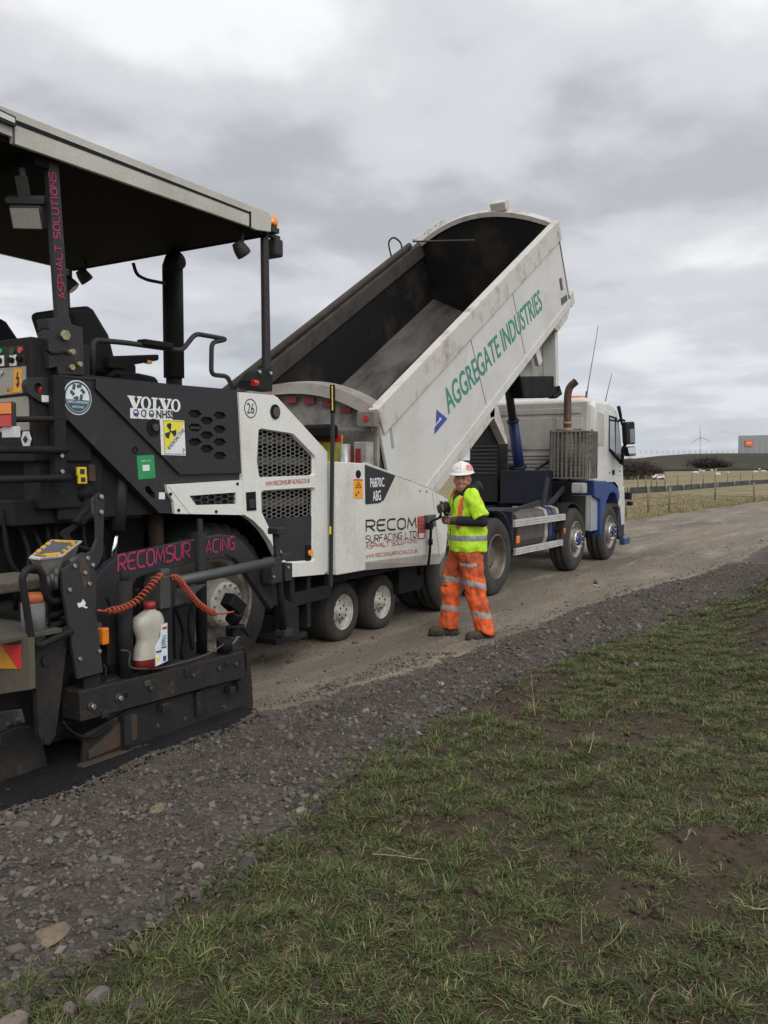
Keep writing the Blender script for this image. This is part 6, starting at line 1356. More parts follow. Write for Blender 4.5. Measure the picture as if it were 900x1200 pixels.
# struts and boxes low behind the cab
mb = MB(); mb.bar(V3(side(642, 560, 5.1), 5.1), V3(side(636, 598, 5.1), 5.1), .09, .05); mb.bar(V3(side(668, 564, 5.05), 5.05), V3(side(641, 594, 5.05), 5.05), .075, .05); mb.bar(V3(side(632, 590, 5.05), 5.05), V3(side(600, 600, 5.05), 5.05), .10, .05); mb.build('support_bracket', dark_pl, TK, .006)
mb = MB(); mb.bar((14.6, 5.45, 1.85), (14.2, 5.75, 1.55), .04, .03, (1,0,0)); mb.box(14.25, 14.7, 4.95, 5.4, 1.25, 1.50); mb.box(14.3, 14.8, 5.4, 6.9, 1.0, 1.12); mb.build('cab_mount', black, TK, .01)
mb = MB(); c = rear(676, 572, 14.2); mb.box(14.2, 14.4, c[0]-.12, c[0]+.10, c[1]-.09, c[1]+.09); mb.build('filter_housing', M('filt', (.42, .42, .40), .5, dirt=(.2, .18, .15), amt=.6, scale=6), TK, .02)
# fuel tank, side guards, bumper boxes
yf = 4.86
mb = MB(); pr = [(yf+.02+.30*(1-math.cos(a))*1.0, .80 + .27*math.sin(a)) for a in np.linspace(-math.pi/2, math.pi/2, 10)]
sec = [(yf+.55, 1.10), (yf+.12, 1.10), (yf+.03, 1.06), (yf, .98), (yf, .66), (yf+.03, .56), (yf+.12, .52), (yf+.55, .52)]
xf0, xf1 = side(607, 600, yf)[0], side(655, 600, yf)[0]
mb.xprism(sec, xf0, xf1); ft = mb.build('fuel_tank', M('tank_m', (.13, .12, .105), .45, .5, dirt=(.09, .08, .065), amt=.8, scale=5), TK, .02)
mb = MB()
for a, b, m_ in ((.62, .69, 0), (.93, .99, 0)):
    x0 = xf0 + (xf1-xf0)*a; x1 = xf0 + (xf1-xf0)*b; mb.xprism([(y-.012 if y < yf+.1 else y, z+(.012 if z > .8 else -.012)) for y, z in sec], x0, x1)
mb.build('tank_strap', M('strap_p', (.45, .42, .37), .5, dirt=(.2, .17, .14), amt=.7, scale=6), ft)
mb = MB()
for a, b in ((.72, .76), (.82, .86)): mb.xprism([(y-.008 if y < yf+.1 else y, z+(.008 if z > .8 else -.008)) for y, z in sec], xf0 + (xf1-xf0)*a, xf0 + (xf1-xf0)*b)
mb.build('tank_band', blue, ft)
for q in (((603.5, 609.5), (662.5, 602), (662.5, 609.5), (603.5, 618)), ((604, 643), (663, 631.5), (663, 638.5), (604, 651))):
    mb = MB(); P = SP(q, 4.74)
    for k in range(3):
        a0 = k/3+.02; a1 = (k+1)/3-.04
        L0 = [P[0][0] + (P[3][0]-P[0][0])*t for t in (a0, a1)]
        z0 = [P[0][1] + (P[3][1]-P[0][1])*t for t in (a0, a1)]; z1 = [P[1][1] + (P[2][1]-P[1][1])*t for t in (a0, a1)]
        mb.prism([(P[0][0], z0[1]), (P[1][0], z1[1]), (P[1][0], z1[0]), (P[0][0], z0[0])], 4.735, 4.765)
    mb.prism([P[3], P[2], P[1], P[0]], 4.766, 4.775); mb.build('side_guard', alu, TK)
mb = MB(); xg0 = side(602, 610, 4.78)[0]; mb.box(xg0-.06, xg0+.0, 4.78, 5.35, .45, 1.12); mb.build('guard_bracket', blue_d, TK, .008); mb = MB(); xg1 = side(661, 610, 4.8)[0]; mb.box(xg1-.03, xg1+.03, 4.79, 5.35, .45, 1.05); mb.build('guard_bracket', blue_d, TK, .008)
for a, b in ((606, 632), (661.5, 622.5)):
    mb = MB(); c = side(a, b, 4.74); mb.box(c[0]-.05, c[0]+.05, 4.715, 4.745, c[1]-.06, c[1]+.05); mb.build('side_marker', M('marker_or', (.85, .22, .05), .3), TK, .012)
# rear mudguard arcs
def mudguard(x, z, r, a0, a1, y0, y1, mat, par, nm='mudguard'):
    mb = MB(); n = 14; vs = []
    for i in range(n+1):
        a = a0 + (a1-a0)*i/n
        for rr in (r, r+.02): vs += [(x + rr*math.cos(a), y0, z + rr*math.sin(a)), (x + rr*math.cos(a), y1, z + rr*math.sin(a))]
    mb.add(vs, [f for i in range(n) for f in ((i*4, i*4+1, i*4+5, i*4+4), (i*4+2, i*4+6, i*4+7, i*4+3), (i*4, i*4+4, i*4+6, i*4+2), (i*4+1, i*4+3, i*4+7, i*4+5))] + [(0,2,3,1), (n*4, n*4+1, n*4+3, n*4+2)], True); return mb.build(nm, mat, par)
mudguard(10.63, .535, .62, R_(0), R_(95), 4.72, 5.3, blue_d, TK); mudguard(10.63, .535, .62, R_(0), R_(95), 6.5, 7.1, blue_d, TK)
mudguard(13.88, .53, .60, R_(40), R_(165), 4.76, 5.1, black, TK)
mb = MB(); mb.box(10.9, 12.0, 4.95, 5.4, .98, 1.14); mb.build('catwalk', blue_d, TK, .01)
mb = MB(); P = SP([(656.5, 582), (690, 582), (692, 608), (691.5, 621.5), (660, 621)], 4.80); xb0, xb1 = side(657, 590, 4.80)[0], side(694, 590, 4.80)[0]
# box behind the front axle: dark gauze face to the rear, pale side
zb0, zb1 = .62, 1.24; xb0 = 14.88; xb1 = 15.26
yy = [rear(a, 600, xb0)[0] for a in (657, 692.5)]
mb = MB(); mb.box(xb0, xb1, 4.76, yy[0], .60, 1.24); bx_ = mb.build('battery_box', M('box_pale', (.38, .41, .45), .45, .2, dirt=(.22, .21, .19), amt=.6, scale=5), TK, .01)
mb = MB(); mb.box(xb0-.012, xb0-.001, 4.86, yy[0]-.01, .64, 1.23); mb.build('gauze_panel', M('gauze', (.055, .048, .038), .75, dirt=(.085, .073, .057), amt=.6, scale=20), bx_)
mb = MB(); mb.box(xb0-.016, xb0-.001, 4.80, 4.855, .62, 1.24); mb.build('box_edge', alu, bx_)
# cab
CB = pempty('cab', TK)
def cz(P): return [(x, z + .15*max(0, min(1, (z-1.55)/.45))) for x, z in P]
Yc0, Yc1 = 4.72, 7.10; xR = 14.86
prof = cz([(xR, 1.50), (xR, 2.72), (xR+.03, 2.80), (xR+.12, 2.84), (15.75, 2.84), (16.05, 2.80), (16.25, 2.70), (16.48, 2.40), (16.66, 1.90), (16.74, 1.50), (16.76, 1.34)])
low_ = [(16.80, .95), (16.52, .98), (16.45, 1.16), (16.30, 1.32), (16.08, 1.40), (15.76, 1.42), (15.46, 1.38), (15.2, 1.48)]
def cabshell():
    # cross-sections from flank to flank, drawn in at the roof so the shoulders are rounded
    mb = MB(); secs = [(0., .10, .05), (.03, .03, .015), (.10, 0., 0.), (.90, 0., 0.), (.97, .03, .015), (1., .10, .05)]
    full = prof + low_; n = len(full); vs = []
    cx_, cz_ = 15.8, 2.1
    for t, ins, inx in secs:
        y = Yc0 + (Yc1-Yc0)*t
        for x, z in full:
            if z > 2.6: z -= ins*.9*min(1, (z-2.6)/.3)
            if x < xR+.1: x += inx
            if x > 16.2: x -= inx*1.2
            vs.append((x, y, z))
    fs = [(i*n+j, (i+1)*n+j, (i+1)*n+(j+1)%n, i*n+(j+1)%n) for i in range(len(secs)-1) for j in range(n)] + [list(range(n)), list(range((len(secs)-1)*n, len(secs)*n))[::-1]]
    mb.add(vs, fs); return mb.build('cab_shell', cabwhite, CB, .02, seg=3)
cabshell()
# rear wall pressings
def rwp(pts): return [rear(a, b, xR) for a, b in pts]
mb = MB(); mb.xprism([(Yc0+.12, 1.52), (Yc1-.06, 1.52), (Yc1-.06, 2.91), (Yc0+.12, 2.91)], xR-.012, xR+.02); bw = mb.build('rear_wall', cabback, CB, .02)
mb = MB()
for z0, z1, ya, yb in ((2.70, 2.80, 4.95, 6.95), (2.42, 2.62, 4.92, 5.42), (1.94, 1.985, 4.92, 6.95), (1.88, 1.915, 4.92, 6.95), (1.80, 1.845, 4.92, 6.95), (1.74, 1.77, 4.92, 6.95)): mb.box(xR-.030, xR-.011, ya, yb, z0, z1)
mb.box(xR-.030, xR-.011, 5.50, 6.85, 2.06, 2.64); mb.box(xR-.030, xR-.011, 5.0, 6.7, 1.55, 1.70); mb.build('wall_pressing', cabback, bw, .014)
mb = MB()
for z in (2.33, 2.385, 2.22, 2.16): pass
for k in range(4): c = rear(692, 511+8.5*k, xR-.01); mb.box(xR-.02, xR-.0, c[0]-.10, c[0]+.04, c[1]-.022, c[1]+.022)
mb.build('wall_vent', grey_pl, bw, .01)
# door, sleeper panel, windows on the near flank
Yw = Yc0 - .006
def flat(nm, pts, mat, par=CB, t=.006, off=0.):
    mb = MB(); mb.prism(SP(pts, Yw-off), Yw-off-t, Yw-off); return mb.build(nm, mat, par)
mb = MB(); P = cz([(15.05, 2.58), (15.42, 2.56), (15.44, 1.98), (15.08, 1.98)]); mb.prism(P, Yw-.002, Yc0+.004); mb.build('side_recess', cabback, CB, .012)
dr = [(15.56, 2.62), (16.22, 2.60), (16.42, 2.32), (16.60, 1.85), (16.68, 1.40), (16.45, 1.22), (16.28, 1.34), (15.95, 1.44), (15.56, 1.46)]
mb = MB(); mb.prism(cz(dr), Yw-.014, Yc0+.004); do_ = mb.build('door', cabwhite, CB, .006)
gl = [(15.66, 2.55), (16.16, 2.53), (16.36, 2.26), (16.54, 1.80), (16.50, 1.72), (15.68, 1.92)]
mb = MB(); mb.prism(cz(gl), Yw-.020, Yw-.0145); mb.build('door_window_frame', black, do_, .003)
gg = [(15.70, 2.51), (15.99, 2.50), (16.05, 1.90), (15.72, 1.96)]
mb = MB(); mb.prism(cz(gg), Yw-.0245, Yw-.0205); mb.build('door_window', M('glass_sky', (.10, .17, .17), .05, spec=1., coat=1.), do_)
gg = [(16.08, 2.49), (16.14, 2.48), (16.32, 2.24), (16.48, 1.82), (16.46, 1.76), (16.09, 1.88)]
mb = MB(); mb.prism(cz(gg), Yw-.0245, Yw-.0205); mb.build('door_window', glass, do_)
mb = MB(); c = side(718, 553.5, Yw); mb.box(c[0]-.09, c[0]+.07, Yw-.020, Yw-.0145, c[1]-.05, c[1]+.045); hd_ = mb.build('door_handle', black, do_, .006)
mb = MB(); c = side(713.5, 554, Yw); mb.cyl((c[0], Yw-.0, c[1]), (c[0], Yw-.02, c[1]), .022, n=12); mb.build('door_lock', grey_pl, CB)
for k, (b, h_) in enumerate(((543, .03), (547, .02), (552, .045), (557, .02))):
    mb = MB(); c = side(726, b, Yw); mb.box(c[0]-.08, c[0]+.06, Yw-.0165, Yw-.0145, c[1]-h_/2, c[1]+h_/2); mb.build('door_sticker', M('st%d' % k, ((.1, .12, .2), (.05, .2, .15), (.2, .35, .38), (.4, .4, .4))[k], .5), do_)
# windscreen
mb = MB(); a0 = (16.30, 2.64); a1 = (16.73, 1.56); d = Vector((a1[0]-a0[0], a1[1]-a0[1])).normalized(); nx, nz_ = -d.y, d.x
mb.prism(cz([(16.27, 2.66), (16.48, 2.40), (16.66, 1.90), (16.735, 1.55), (16.75, 1.55), (16.68, 1.92), (16.50, 2.43), (16.29, 2.68)]), Yc0+.16, Yc1-.16); mb.build('windscreen', glass, CB)
mb = MB(); mb.prism(cz([(16.10, 2.80), (16.55, 2.66), (16.58, 2.62), (16.22, 2.70)]), Yc0+.10, Yc1-.10); mb.build('sun_visor', black, CB, .006)
mb = MB(); mb.tube([(16.24, Yc0-.03, 2.89), (16.34, Yc0-.04, 2.73), (16.42, Yc0-.05, 2.55)], [.035, .03, .02], 10); mb.build('wind_deflector', black, CB)
# blue lower cab: wheel arch, steps, bumper
ar = [(14.92, 1.495), (15.25, 1.50), (16.10, 1.49), (16.30, 1.36), (16.50, 1.05), (16.52, .62), (16.34, .62), (16.28, .95), (16.12, 1.15), (15.88, 1.26), (15.52, 1.29), (15.18, 1.22), (14.96, 1.05), (14.86, .60), (14.72, .60), (14.78, 1.10)]
ar = [(14.86, 1.50), (16.16, 1.50), (16.38, 1.30), (16.26, 1.18), (16.15, .95), (16.05, .98), (15.85, 1.13), (15.55, 1.18), (15.25, 1.12), (15.08, .98), (15.0, .80), (14.97, .60), (14.80, .60), (14.80, 1.10), (14.86, 1.22)]
ar = SP([(696.5, 563.5), (721, 563.5), (724.5, 569), (726.5, 583), (724.5, 590), (722.5, 580), (719, 576.5), (714.5, 579), (711, 588), (709.3, 600), (709, 628), (704, 628), (704, 586), (697, 582)], Yc0-.02)
mb = MB(); mb.prism(ar, Yc0-.02, Yc0+.40); mb.build('wheel_arch', cabblue, CB, .02)
mb = MB(); mb.prism(ar, Yc1-.38, Yc1+.02); mb.build('wheel_arch', cabblue, CB, .02)
mb = MB(); mb.prism([(16.56, 1.30), (16.78, 1.36), (16.86, 1.0), (16.84, .62), (16.66, .60), (16.52, 1.02)], Yc0-.01, Yc0+.35); mb.build('step_panel', cabwhite, CB, .01)
mb = MB(); mb.prism([(16.50, .96), (16.84, .96), (16.86, .36), (16.50, .36), (16.42, .62)], Yc0+.0, Yc0+.36); mb.prism([(16.74, 1.34), (17.0, 1.20), (17.05, .45), (16.9, .32), (16.7, .32), (16.7, 1.3)], Yc0+.05, Yc1-.05); bmp = mb.build('bumper', blue_d, CB, .02)
mb = MB(); c0_ = side(726, 640, 4.66); mb.box(16.62, 17.0, 4.64, 4.75, .22, .36); mb.build('bumper_corner', M('bump_or', (.03, .06, .15), .4), bmp, .02)
mb = MB(); mb.box(15.0, 16.7, 5.08, 6.8, .45, 1.55); mb.build('engine', black, CB)
mb = MB(); c = side(733.5, 582, 4.70); mb.box(16.86, 17.02, 4.62, 4.74, 1.10, 1.24); mb.box(16.92, 17.04, 4.60, 4.70, .98, 1.06); mb.build('corner_lamp', black, CB, .01)
# mirrors
mp = pempty('mirror', TK); Ym = 4.34
def mq(pts, Y=Ym): return SP(pts, Y)
mb = MB(); mb.prism(mq([(733.5, 494.5), (744, 494), (745, 520.5), (735, 521)]), Ym, Ym+.09); mb.build('mirror_housing', black, mp, .03, seg=3)
mb = MB(); x_ = side(738.5, 507, Ym)[0]
mb = MB(); mb.prism(mq([(735, 523.5), (745, 523), (746, 534), (737, 535)]), Ym, Ym+.09); mb.build('mirror_housing', black, mp, .03, seg=3)
a = mq([(734.2, 496), (743.4, 495.5), (744.3, 519.5), (735.5, 520)])
def rearface(nm, z0, z1, mat):
    xm = min(p[0] for p in mq([(733.5, 494.5), (735, 521)])); mb = MB(); mb.box(xm-.004, xm-.001, Ym+.01, Ym+.15, z0, z1); return mb.build(nm, mat, mp)
mir = M('mirror_glass', (.75, .78, .76), .03, 1.)
mb = MB(); q = mq([(735.5, 524.5), (744.2, 524), (745, 533), (737.5, 534)]); mb.prism(q, Ym-.004, Ym-.0005); mb.build('mirror_glass', mir, mp)
mb = MB(); q = mq([(738, 503), (743, 502.5), (744, 518.5), (738.5, 519)]); mb.prism(q, Ym-.004, Ym-.0005); mb.build('mirror_glass', M('mirror_dark', (.09, .12, .06), .04, .9), mp)
e0 = Vector((16.38, 4.72, 2.62)); e1 = V3(side(735, 493, Ym), Ym+.05); mb = MB(); mb.tube([e0, V3(side(727, 491, 4.5), 4.5), e1], .022, 8); mb.tube([(16.66, 4.72, 1.78), V3(side(730, 525, 4.5), 4.5), V3(side(736, 521, Ym), Ym+.05)], .030, 8); mb.build('mirror_arm', black, mp)
# roof beacon and whip aerials
mb = MB(); mb.lathe([(.12, 0), (.12, .03), (.10, .05), (.0, .055)], (15.25, 5.3, 2.84), 20, axis=(0,0,1)); c = rear(677, 464.5, 15.3); mb = MB(); mb.box(15.2, 15.4, c[0]-.12, c[0]+.12, 2.95, 3.05); mb.build('roof_beacon', amber, CB, .03)
for (a, b), (c_, d_), X in (((687, 465), (701, 382), 15.35), ((709, 471), (717, 438), 15.9)):
    p0 = rear(a, b, X); p1 = rear(c_, d_, X); mb = MB(); mb.tube([(X, p0[0], p0[1]-.05), (X, p0[0]*.8+p1[0]*.2, p0[1]*.8+p1[1]*.2), (X, p1[0], p1[1])], [.012, .008, .005], 6)
    if X < 15.5: mb.tube([(X, p0[0], p0[1]-.06), (X, p0[0], p0[1]+.10)], [.03, .012], 8)
    mb.build('aerial', grey_pl, CB)

# ------------------------------------------------------------------ the worker
HX, HY = 7.88, 3.84; HYAW = R_(137)
HM = Matrix.Translation((HX, HY, z_road(HX, HY)+.008)) @ Matrix.Rotation(HYAW, 4, 'Z') @ Matrix.Scale(1.012, 4)
WK = thing('person', (HX, HY, 0), 'smiling worker in yellow hi-vis vest, orange trousers and white hard hat beside the hopper', 'person')
def baked(mb, voxel, smooth=2, name='m', wob=0., wf=9., seed=0.):
    me = mb.mesh('tmp'); o = bpy.data.objects.new('tmp', me); COL.objects.link(o)
    r = o.modifiers.new('r', 'REMESH'); r.mode = 'VOXEL'; r.voxel_size = voxel; r.use_smooth_shade = True
    if smooth: s_ = o.modifiers.new('s', 'SMOOTH'); s_.iterations = smooth; s_.factor = .5
    bpy.context.view_layer.update()
    m2 = bpy.data.meshes.new_from_object(o.evaluated_get(bpy.context.evaluated_depsgraph_get())); m2.name = name
    bpy.data.objects.remove(o); bpy.data.meshes.remove(me)
    if wob:
        for v_, nn in zip(m2.vertices, [n.vector.copy() for n in m2.vertex_normals]):
            q = v_.co; f = noise.noise((q.x*wf+seed, q.y*wf, q.z*wf*.9)) + .6*noise.noise((q.x*wf*2.3, q.y*wf*2.3+seed, q.z*wf*1.7)); v_.co = q + nn*(wob*f)
    return m2
def paint(me, fn):
    """choose a material slot for each face from its place on the body"""
    for p in me.polygons: p.material_index = fn(p.center); p.use_smooth = True
def put(name, me, mats, parent=WK, label=None):
    me.transform(HM); return link(name, me, mats, parent, label=label)
def limb(mb, pts, rad, n=14, flat=1.): mb.tube(smooth_path(pts, 5) if len(pts) > 2 else pts, interp(rad, len(pts)), n, flat=flat)
def interp(rad, k):
    if k <= 2: return list(rad)
    o = []
    for i in range(k-1):
        for j in range(5): o.append(rad[i] + (rad[i+1]-rad[i])*j/5)
    return o + [rad[-1]]
def ring_loft(mb, rings, n=28, cap=True):
    """rings: (cx, cy, cz, rx, ry)"""
    vs = []
    for cx, cy, cz, rx, ry in rings:
        for j in range(n): a = 2*math.pi*j/n; c_, s_ = math.cos(a), math.sin(a); vs.append((cx + rx*math.copysign(abs(c_)**.85, c_), cy + ry*math.copysign(abs(s_)**.85, s_), cz))
    k = len(rings); fs = [(i*n+j, i*n+(j+1)%n, (i+1)*n+(j+1)%n, (i+1)*n+j) for i in range(k-1) for j in range(n)]
    if cap: fs += [list(range(n))[::-1], list(range((k-1)*n, k*n))]
    mb.add(vs, fs, True)
SHL, SHR = Vector((.0, .195, 1.43)), Vector((.02, -.185, 1.43))
ELL, WRL = Vector((-.085, .27, 1.185)), Vector((.175, .13, 1.19)); ELR, WRR = Vector((.03, -.27, 1.17)), Vector((.17, -.15, 1.32))
FL, FR = Vector((-.14, .185, 0)), Vector((.135, -.12, 0))
# head
HC = Vector((.035, .01, 1.592)); HA = R_(57); hx_ = Vector((math.cos(HA), math.sin(HA), 0)); hx_ = (hx_ + Vector((0,0,-.05))).normalized(); hy_ = Vector((-math.sin(HA), math.cos(HA), .04)).normalized(); hz_ = hx_.cross(hy_)
def H(x, y, z): return HC + (hx_*x + hy_*y + hz_*z)*1.07
def head(mb):
    A = (hx_, hy_, hz_)
    mb.ball(H(-.012, 0, .035), (.098, .076, .098), 14, A)           # skull
    mb.ball(H(.030, 0, -.030), (.066, .064, .088), 14, A)           # face
    mb.ball(H(.040, 0, -.082), (.048, .044, .038), 10, A)           # chin and jaw
    for s_ in (-1, 1):
        mb.ball(H(.058, s_*.036, -.022), (.034, .028, .026), 8, A)  # cheeks, lifted by the smile
        mb.ball(H(.074, s_*.030, .036), (.022, .028, .011), 8, A)   # brow
        mb.ball(H(-.012, s_*.076, -.005), (.020, .010, .032), 8, A) # ears
    mb.tube([H(.088, 0, .022), H(.102, 0, -.006), H(.108, 0, -.020)], [.010, .013, .015], 8)
    for s_ in (-1, 1): mb.ball(H(.096, s_*.012, -.020), (.011, .009, .009), 6, A)
    mb.ball(H(.078, 0, -.052), (.022, .034, .010), 8, A); mb.ball(H(.076, 0, -.070), (.022, .028, .009), 8, A)
    mb.tube([H(-.02, 0, -.05), HC + Vector((-.03, 0, -.15))], [.060, .062], 14)
def fingers(mb, wr, d, palm, spread, curl, L=.078, side_=1, r=.0095):
    """palm and five separate bent fingers; d points along the hand, palm is the way the palm faces, spread runs across it towards the thumb"""
    d = d.normalized(); spread = (spread - d*spread.dot(d)).normalized(); palm = (palm - d*palm.dot(d) - spread*palm.dot(spread)).normalized()
    c = wr + d*.048; mb.obox(c, (.085, .078, .030), d, spread); mb.ball(wr + d*.01, (.032, .032, .024), 8, (d, spread, palm))
    for k, (o, ll, cu) in enumerate(((.030, .93, curl[0]), (.010, 1.02, curl[1]), (-.010, .96, curl[2]), (-.029, .78, curl[3]))):
        p = wr + d*.082 + spread*o; a = 0; P = [wr + d*.055 + spread*o*.9, p]
        for seg, q in ((.46, .75), (.31, 1.0), (.25, .8)):
            a += cu*q; P.append(P[-1] + (d*math.cos(a) + palm*math.sin(a))*(L*ll*seg))
        mb.tube(P, [r*1.08, r*1.05, r, r*.93, r*.78], 8)
    p = wr + d*.022 + spread*.032 + palm*.006; q = p + (d*.55 + spread*.75 + palm*.25).normalized()*.038; mb.tube([p, q, q + (d*.9 + spread*.15 + palm*.35).normalized()*.032, q + (d*.85 - spread*.1 + palm*.55).normalized()*.052], [.014, .012, .0105, .0085], 8)
GL_D, GR_D = (Vector((.285, .045, 1.195)) - WRL), (Vector((.26, -.10, 1.29)) - WRR)
body = MB(); head(body)
ring_loft(body, [(-.02, 0, .92, .11, .15), (-.02, 0, 1.10, .115, .155), (-.01, 0, 1.30, .115, .165), (-.01, 0, 1.42, .10, .16), (-.015, 0, 1.48, .07, .09)])
for s_, sh, el, wr in ((1, SHL, ELL, WRL), (-1, SHR, ELR, WRR)):
    limb(body, [sh, el], [.052, .042]); limb(body, [el, wr], [.042, .030])
for hp_, kn, ft in (((0, .09, .94), (-.035, .15, .50), FL + Vector((0, 0, .09))), ((0, -.09, .94), (.085, -.115, .50), FR + Vector((0, 0, .09)))):
    limb(body, [Vector(hp_), Vector(kn)], [.085, .058]); limb(body, [Vector(kn), ft], [.056, .040])
fingers(body, WRL, GL_D, Vector((.1, -.75, -.5)), Vector((.2, .1, .9)), (.45, .5, .55, .6), side_=1)
fingers(body, WRR, GR_D, Vector((.1, .7, -.5)), Vector((.2, .1, .9)), (.6, .65, .7, .7), side_=-1)
me = baked(body, .0045, 2, 'person_body')
skin = M('skin', (.50, .25, .175), .5, dirt=(.46, .20, .14), amt=.5, scale=16, fine=.05); skin_r = M('skin_red', (.50, .20, .15), .5); lip = M('lip', (.27, .085, .07), .45); teeth = M('teeth', (.62, .56, .49), .35); brow = M('brow', (.15, .085, .05), .8); eyem = M('eye_dark', (.045, .03, .025), .25); stub = M('stubble', (.40, .195, .125), .7)
def skinfn(c):
    q = c - HC; x, y, z = q.dot(hx_)/1.07, q.dot(hy_)/1.07, q.dot(hz_)/1.07
    if q.length > .17: return 0
    if x > .02:
        ey = abs(abs(y) - .029); ez = z - .014
        if (ey/.0125)**2 + (ez/.0052)**2 < 1 and x > .05: return 5
        if ey < .019 and abs(z - .036 + .10*(abs(y)-.03)**2/.03) < .0042 and x > .05: return 4
        mz = z + .056 - .9*y*y/.03*.45
        if abs(y) < .027 and abs(mz) < .0045*(1-(y/.030)**2): return 3
        if abs(y) < .035 and abs(mz) < .0125*(1-(y/.038)**2)+.001: return 2
        if z < -.066 or (z < -.04 and abs(y) > .04): return 6
        if z < -.032 and abs(y) < .022 and mz > .012: return 6
        if abs(abs(y)-.042) < .018 and abs(z+.02) < .018: return 1
        if x > .095: return 1
    if abs(y) > .07 and z < .02: return 1
    if z < .05 and z > -.01 and x < -.03 : return 4
    return 0
paint(me, skinfn); bo = put('body', me, [skin, skin_r, lip, teeth, brow, eyem, stub])
# hoodie: collar, sleeves
hood = MB()
ring_loft(hood, [(-.015, 0, 1.28, .125, .175), (-.015, 0, 1.40, .115, .175), (-.02, 0, 1.45, .10, .14), (-.015, .0, 1.495, .090, .10), (-.012, .0, 1.535, .088, .092), (-.012, .0, 1.545, .080, .085)])
limb(hood, [Vector((-.10, .10, 1.50)), Vector((-.135, 0, 1.525)), Vector((-.10, -.10, 1.50)), Vector((.02, -.095, 1.465)), Vector((.075, -.03, 1.43))], [.045, .052, .045, .035, .028])
limb(hood, [Vector((-.10, .10, 1.50)), Vector((.02, .095, 1.475)), Vector((.08, .03, 1.43))], [.045, .036, .028])
for sh, el, wr in ((SHL, ELL, WRL), (SHR, ELR, WRR)):
    limb(hood, [sh, sh.lerp(el, .6), el], [.070, .064, .055]); limb(hood, [el, el.lerp(wr, .5), wr - (wr-el).normalized()*.015], [.055, .051, .041]); hood.ball(el, .055, 8)
me = baked(hood, .007, 3, 'hoodie', .006, 16, 2); put('hoodie', me, M('hoodie_m', (.012, .012, .014), .9, fine=.3))
# vest with short sleeves, orange shoulder braces and grey bands
vest = MB()
ring_loft(vest, [(-.035, .0, .875, .180, .205), (-.03, 0, .93, .190, .208), (-.03, 0, 1.05, .190, .205), (-.025, 0, 1.20, .175, .205), (-.02, 0, 1.33, .155, .205), (-.02, 0, 1.41, .130, .195), (-.02, 0, 1.455, .095, .155), (-.025, 0, 1.475, .07, .11)])
for sh, el in ((SHL, ELL), (SHR, ELR)): limb(vest, [sh + Vector((0, -.05 if sh.y > 0 else .05, .0)), sh, sh.lerp(el, .55), sh.lerp(el, .82)], [.072, .078, .080, .082])
me = baked(vest, .0075, 3, 'vest', .016, 9, 7)
hv_y = M('hivis_yellow', (.50, .80, .02), .6, dirt=(.36, .46, .05), amt=.6, scale=7, lo=.5, hi=.75); hv_o = M('hivis_orange', (.80, .14, .03), .6); refl = M('reflective', (.26, .26, .28), .4, .1); dkn = M('zip', (.02, .02, .02), .6)
hv_dim = M('hivis_dirty', (.30, .40, .03), .7)
def vestfn(c):
    fx = c.x
    ang = math.atan2(c.y, c.x + .01)
    if .985 < c.z < 1.037 and abs(c.y) < .235: return 2
    if abs(abs(c.y) - .135) < .022 and c.z > 1.10 and abs(c.x) < .25:
        return 1
    if c.z > 1.18 and abs(abs(c.y)-.160) < .004: return 2
    if c.x > .06 and abs(c.y+.012) < .010: return 3
    if c.x > .02 and c.z > 1.28 and abs(c.y+.012) < .055*(c.z-1.28)/.15: return 3
    return 0
paint(me, vestfn); vo = put('vest', me, [hv_y, hv_o, refl, dkn])
# trousers
tr = MB()
KL, KR = Vector((-.06, .145, .50)), Vector((.11, -.11, .50))
ring_loft(tr, [(-.02, 0, .99, .135, .165), (-.02, 0, .93, .145, .18), (-.02, .0, .84, .14, .185), (-.02, .0, .79, .12, .165)])
for hp_, kn, ft in ((Vector((-.02, .092, .86)), KL, FL), (Vector((0, -.09, .86)), KR, FR)):
    limb(tr, [hp_, hp_.lerp(kn, .5), kn], [.124, .117, .103]); limb(tr, [kn, kn.lerp(ft, .5) + Vector((-.008, 0, 0)), ft + Vector((-.012, 0, .105)), ft + Vector((-.010, 0, .07))], [.103, .097, .094, .096])
me = baked(tr, .0075, 3, 'trousers', .015, 11, 4)
tr_o = M('trouser_orange', (.80, .125, .025), .75, dirt=(.17, .045, .025), amt=.85, scale=6, lo=.47, hi=.68); trd = M('trouser_dark', (.66, .105, .026), .8, dirt=(.12, .042, .028), amt=.85, scale=6, lo=.40, hi=.62); trg = M('trouser_band', (.36, .34, .32), .5, dirt=(.15, .12, .10), amt=.7, scale=12)
def trfn(c):
    leftleg = c.y > .03 + .02*(c.z < .5)
    if abs(c.z - (.565 + .25*(c.x if leftleg else c.x*.5))) < .028: return 2
    if abs(c.z - (.265 + .15*c.x)) < .028: return 2
    if leftleg and .735 < c.z < .765 and c.x > -.05: return 2
    if c.z > .60 + .10*noise.noise((c.x*7, c.y*7, .3)): return 1
    return 0
paint(me, trfn); put('trousers', me, [tr_o, trd, trg])
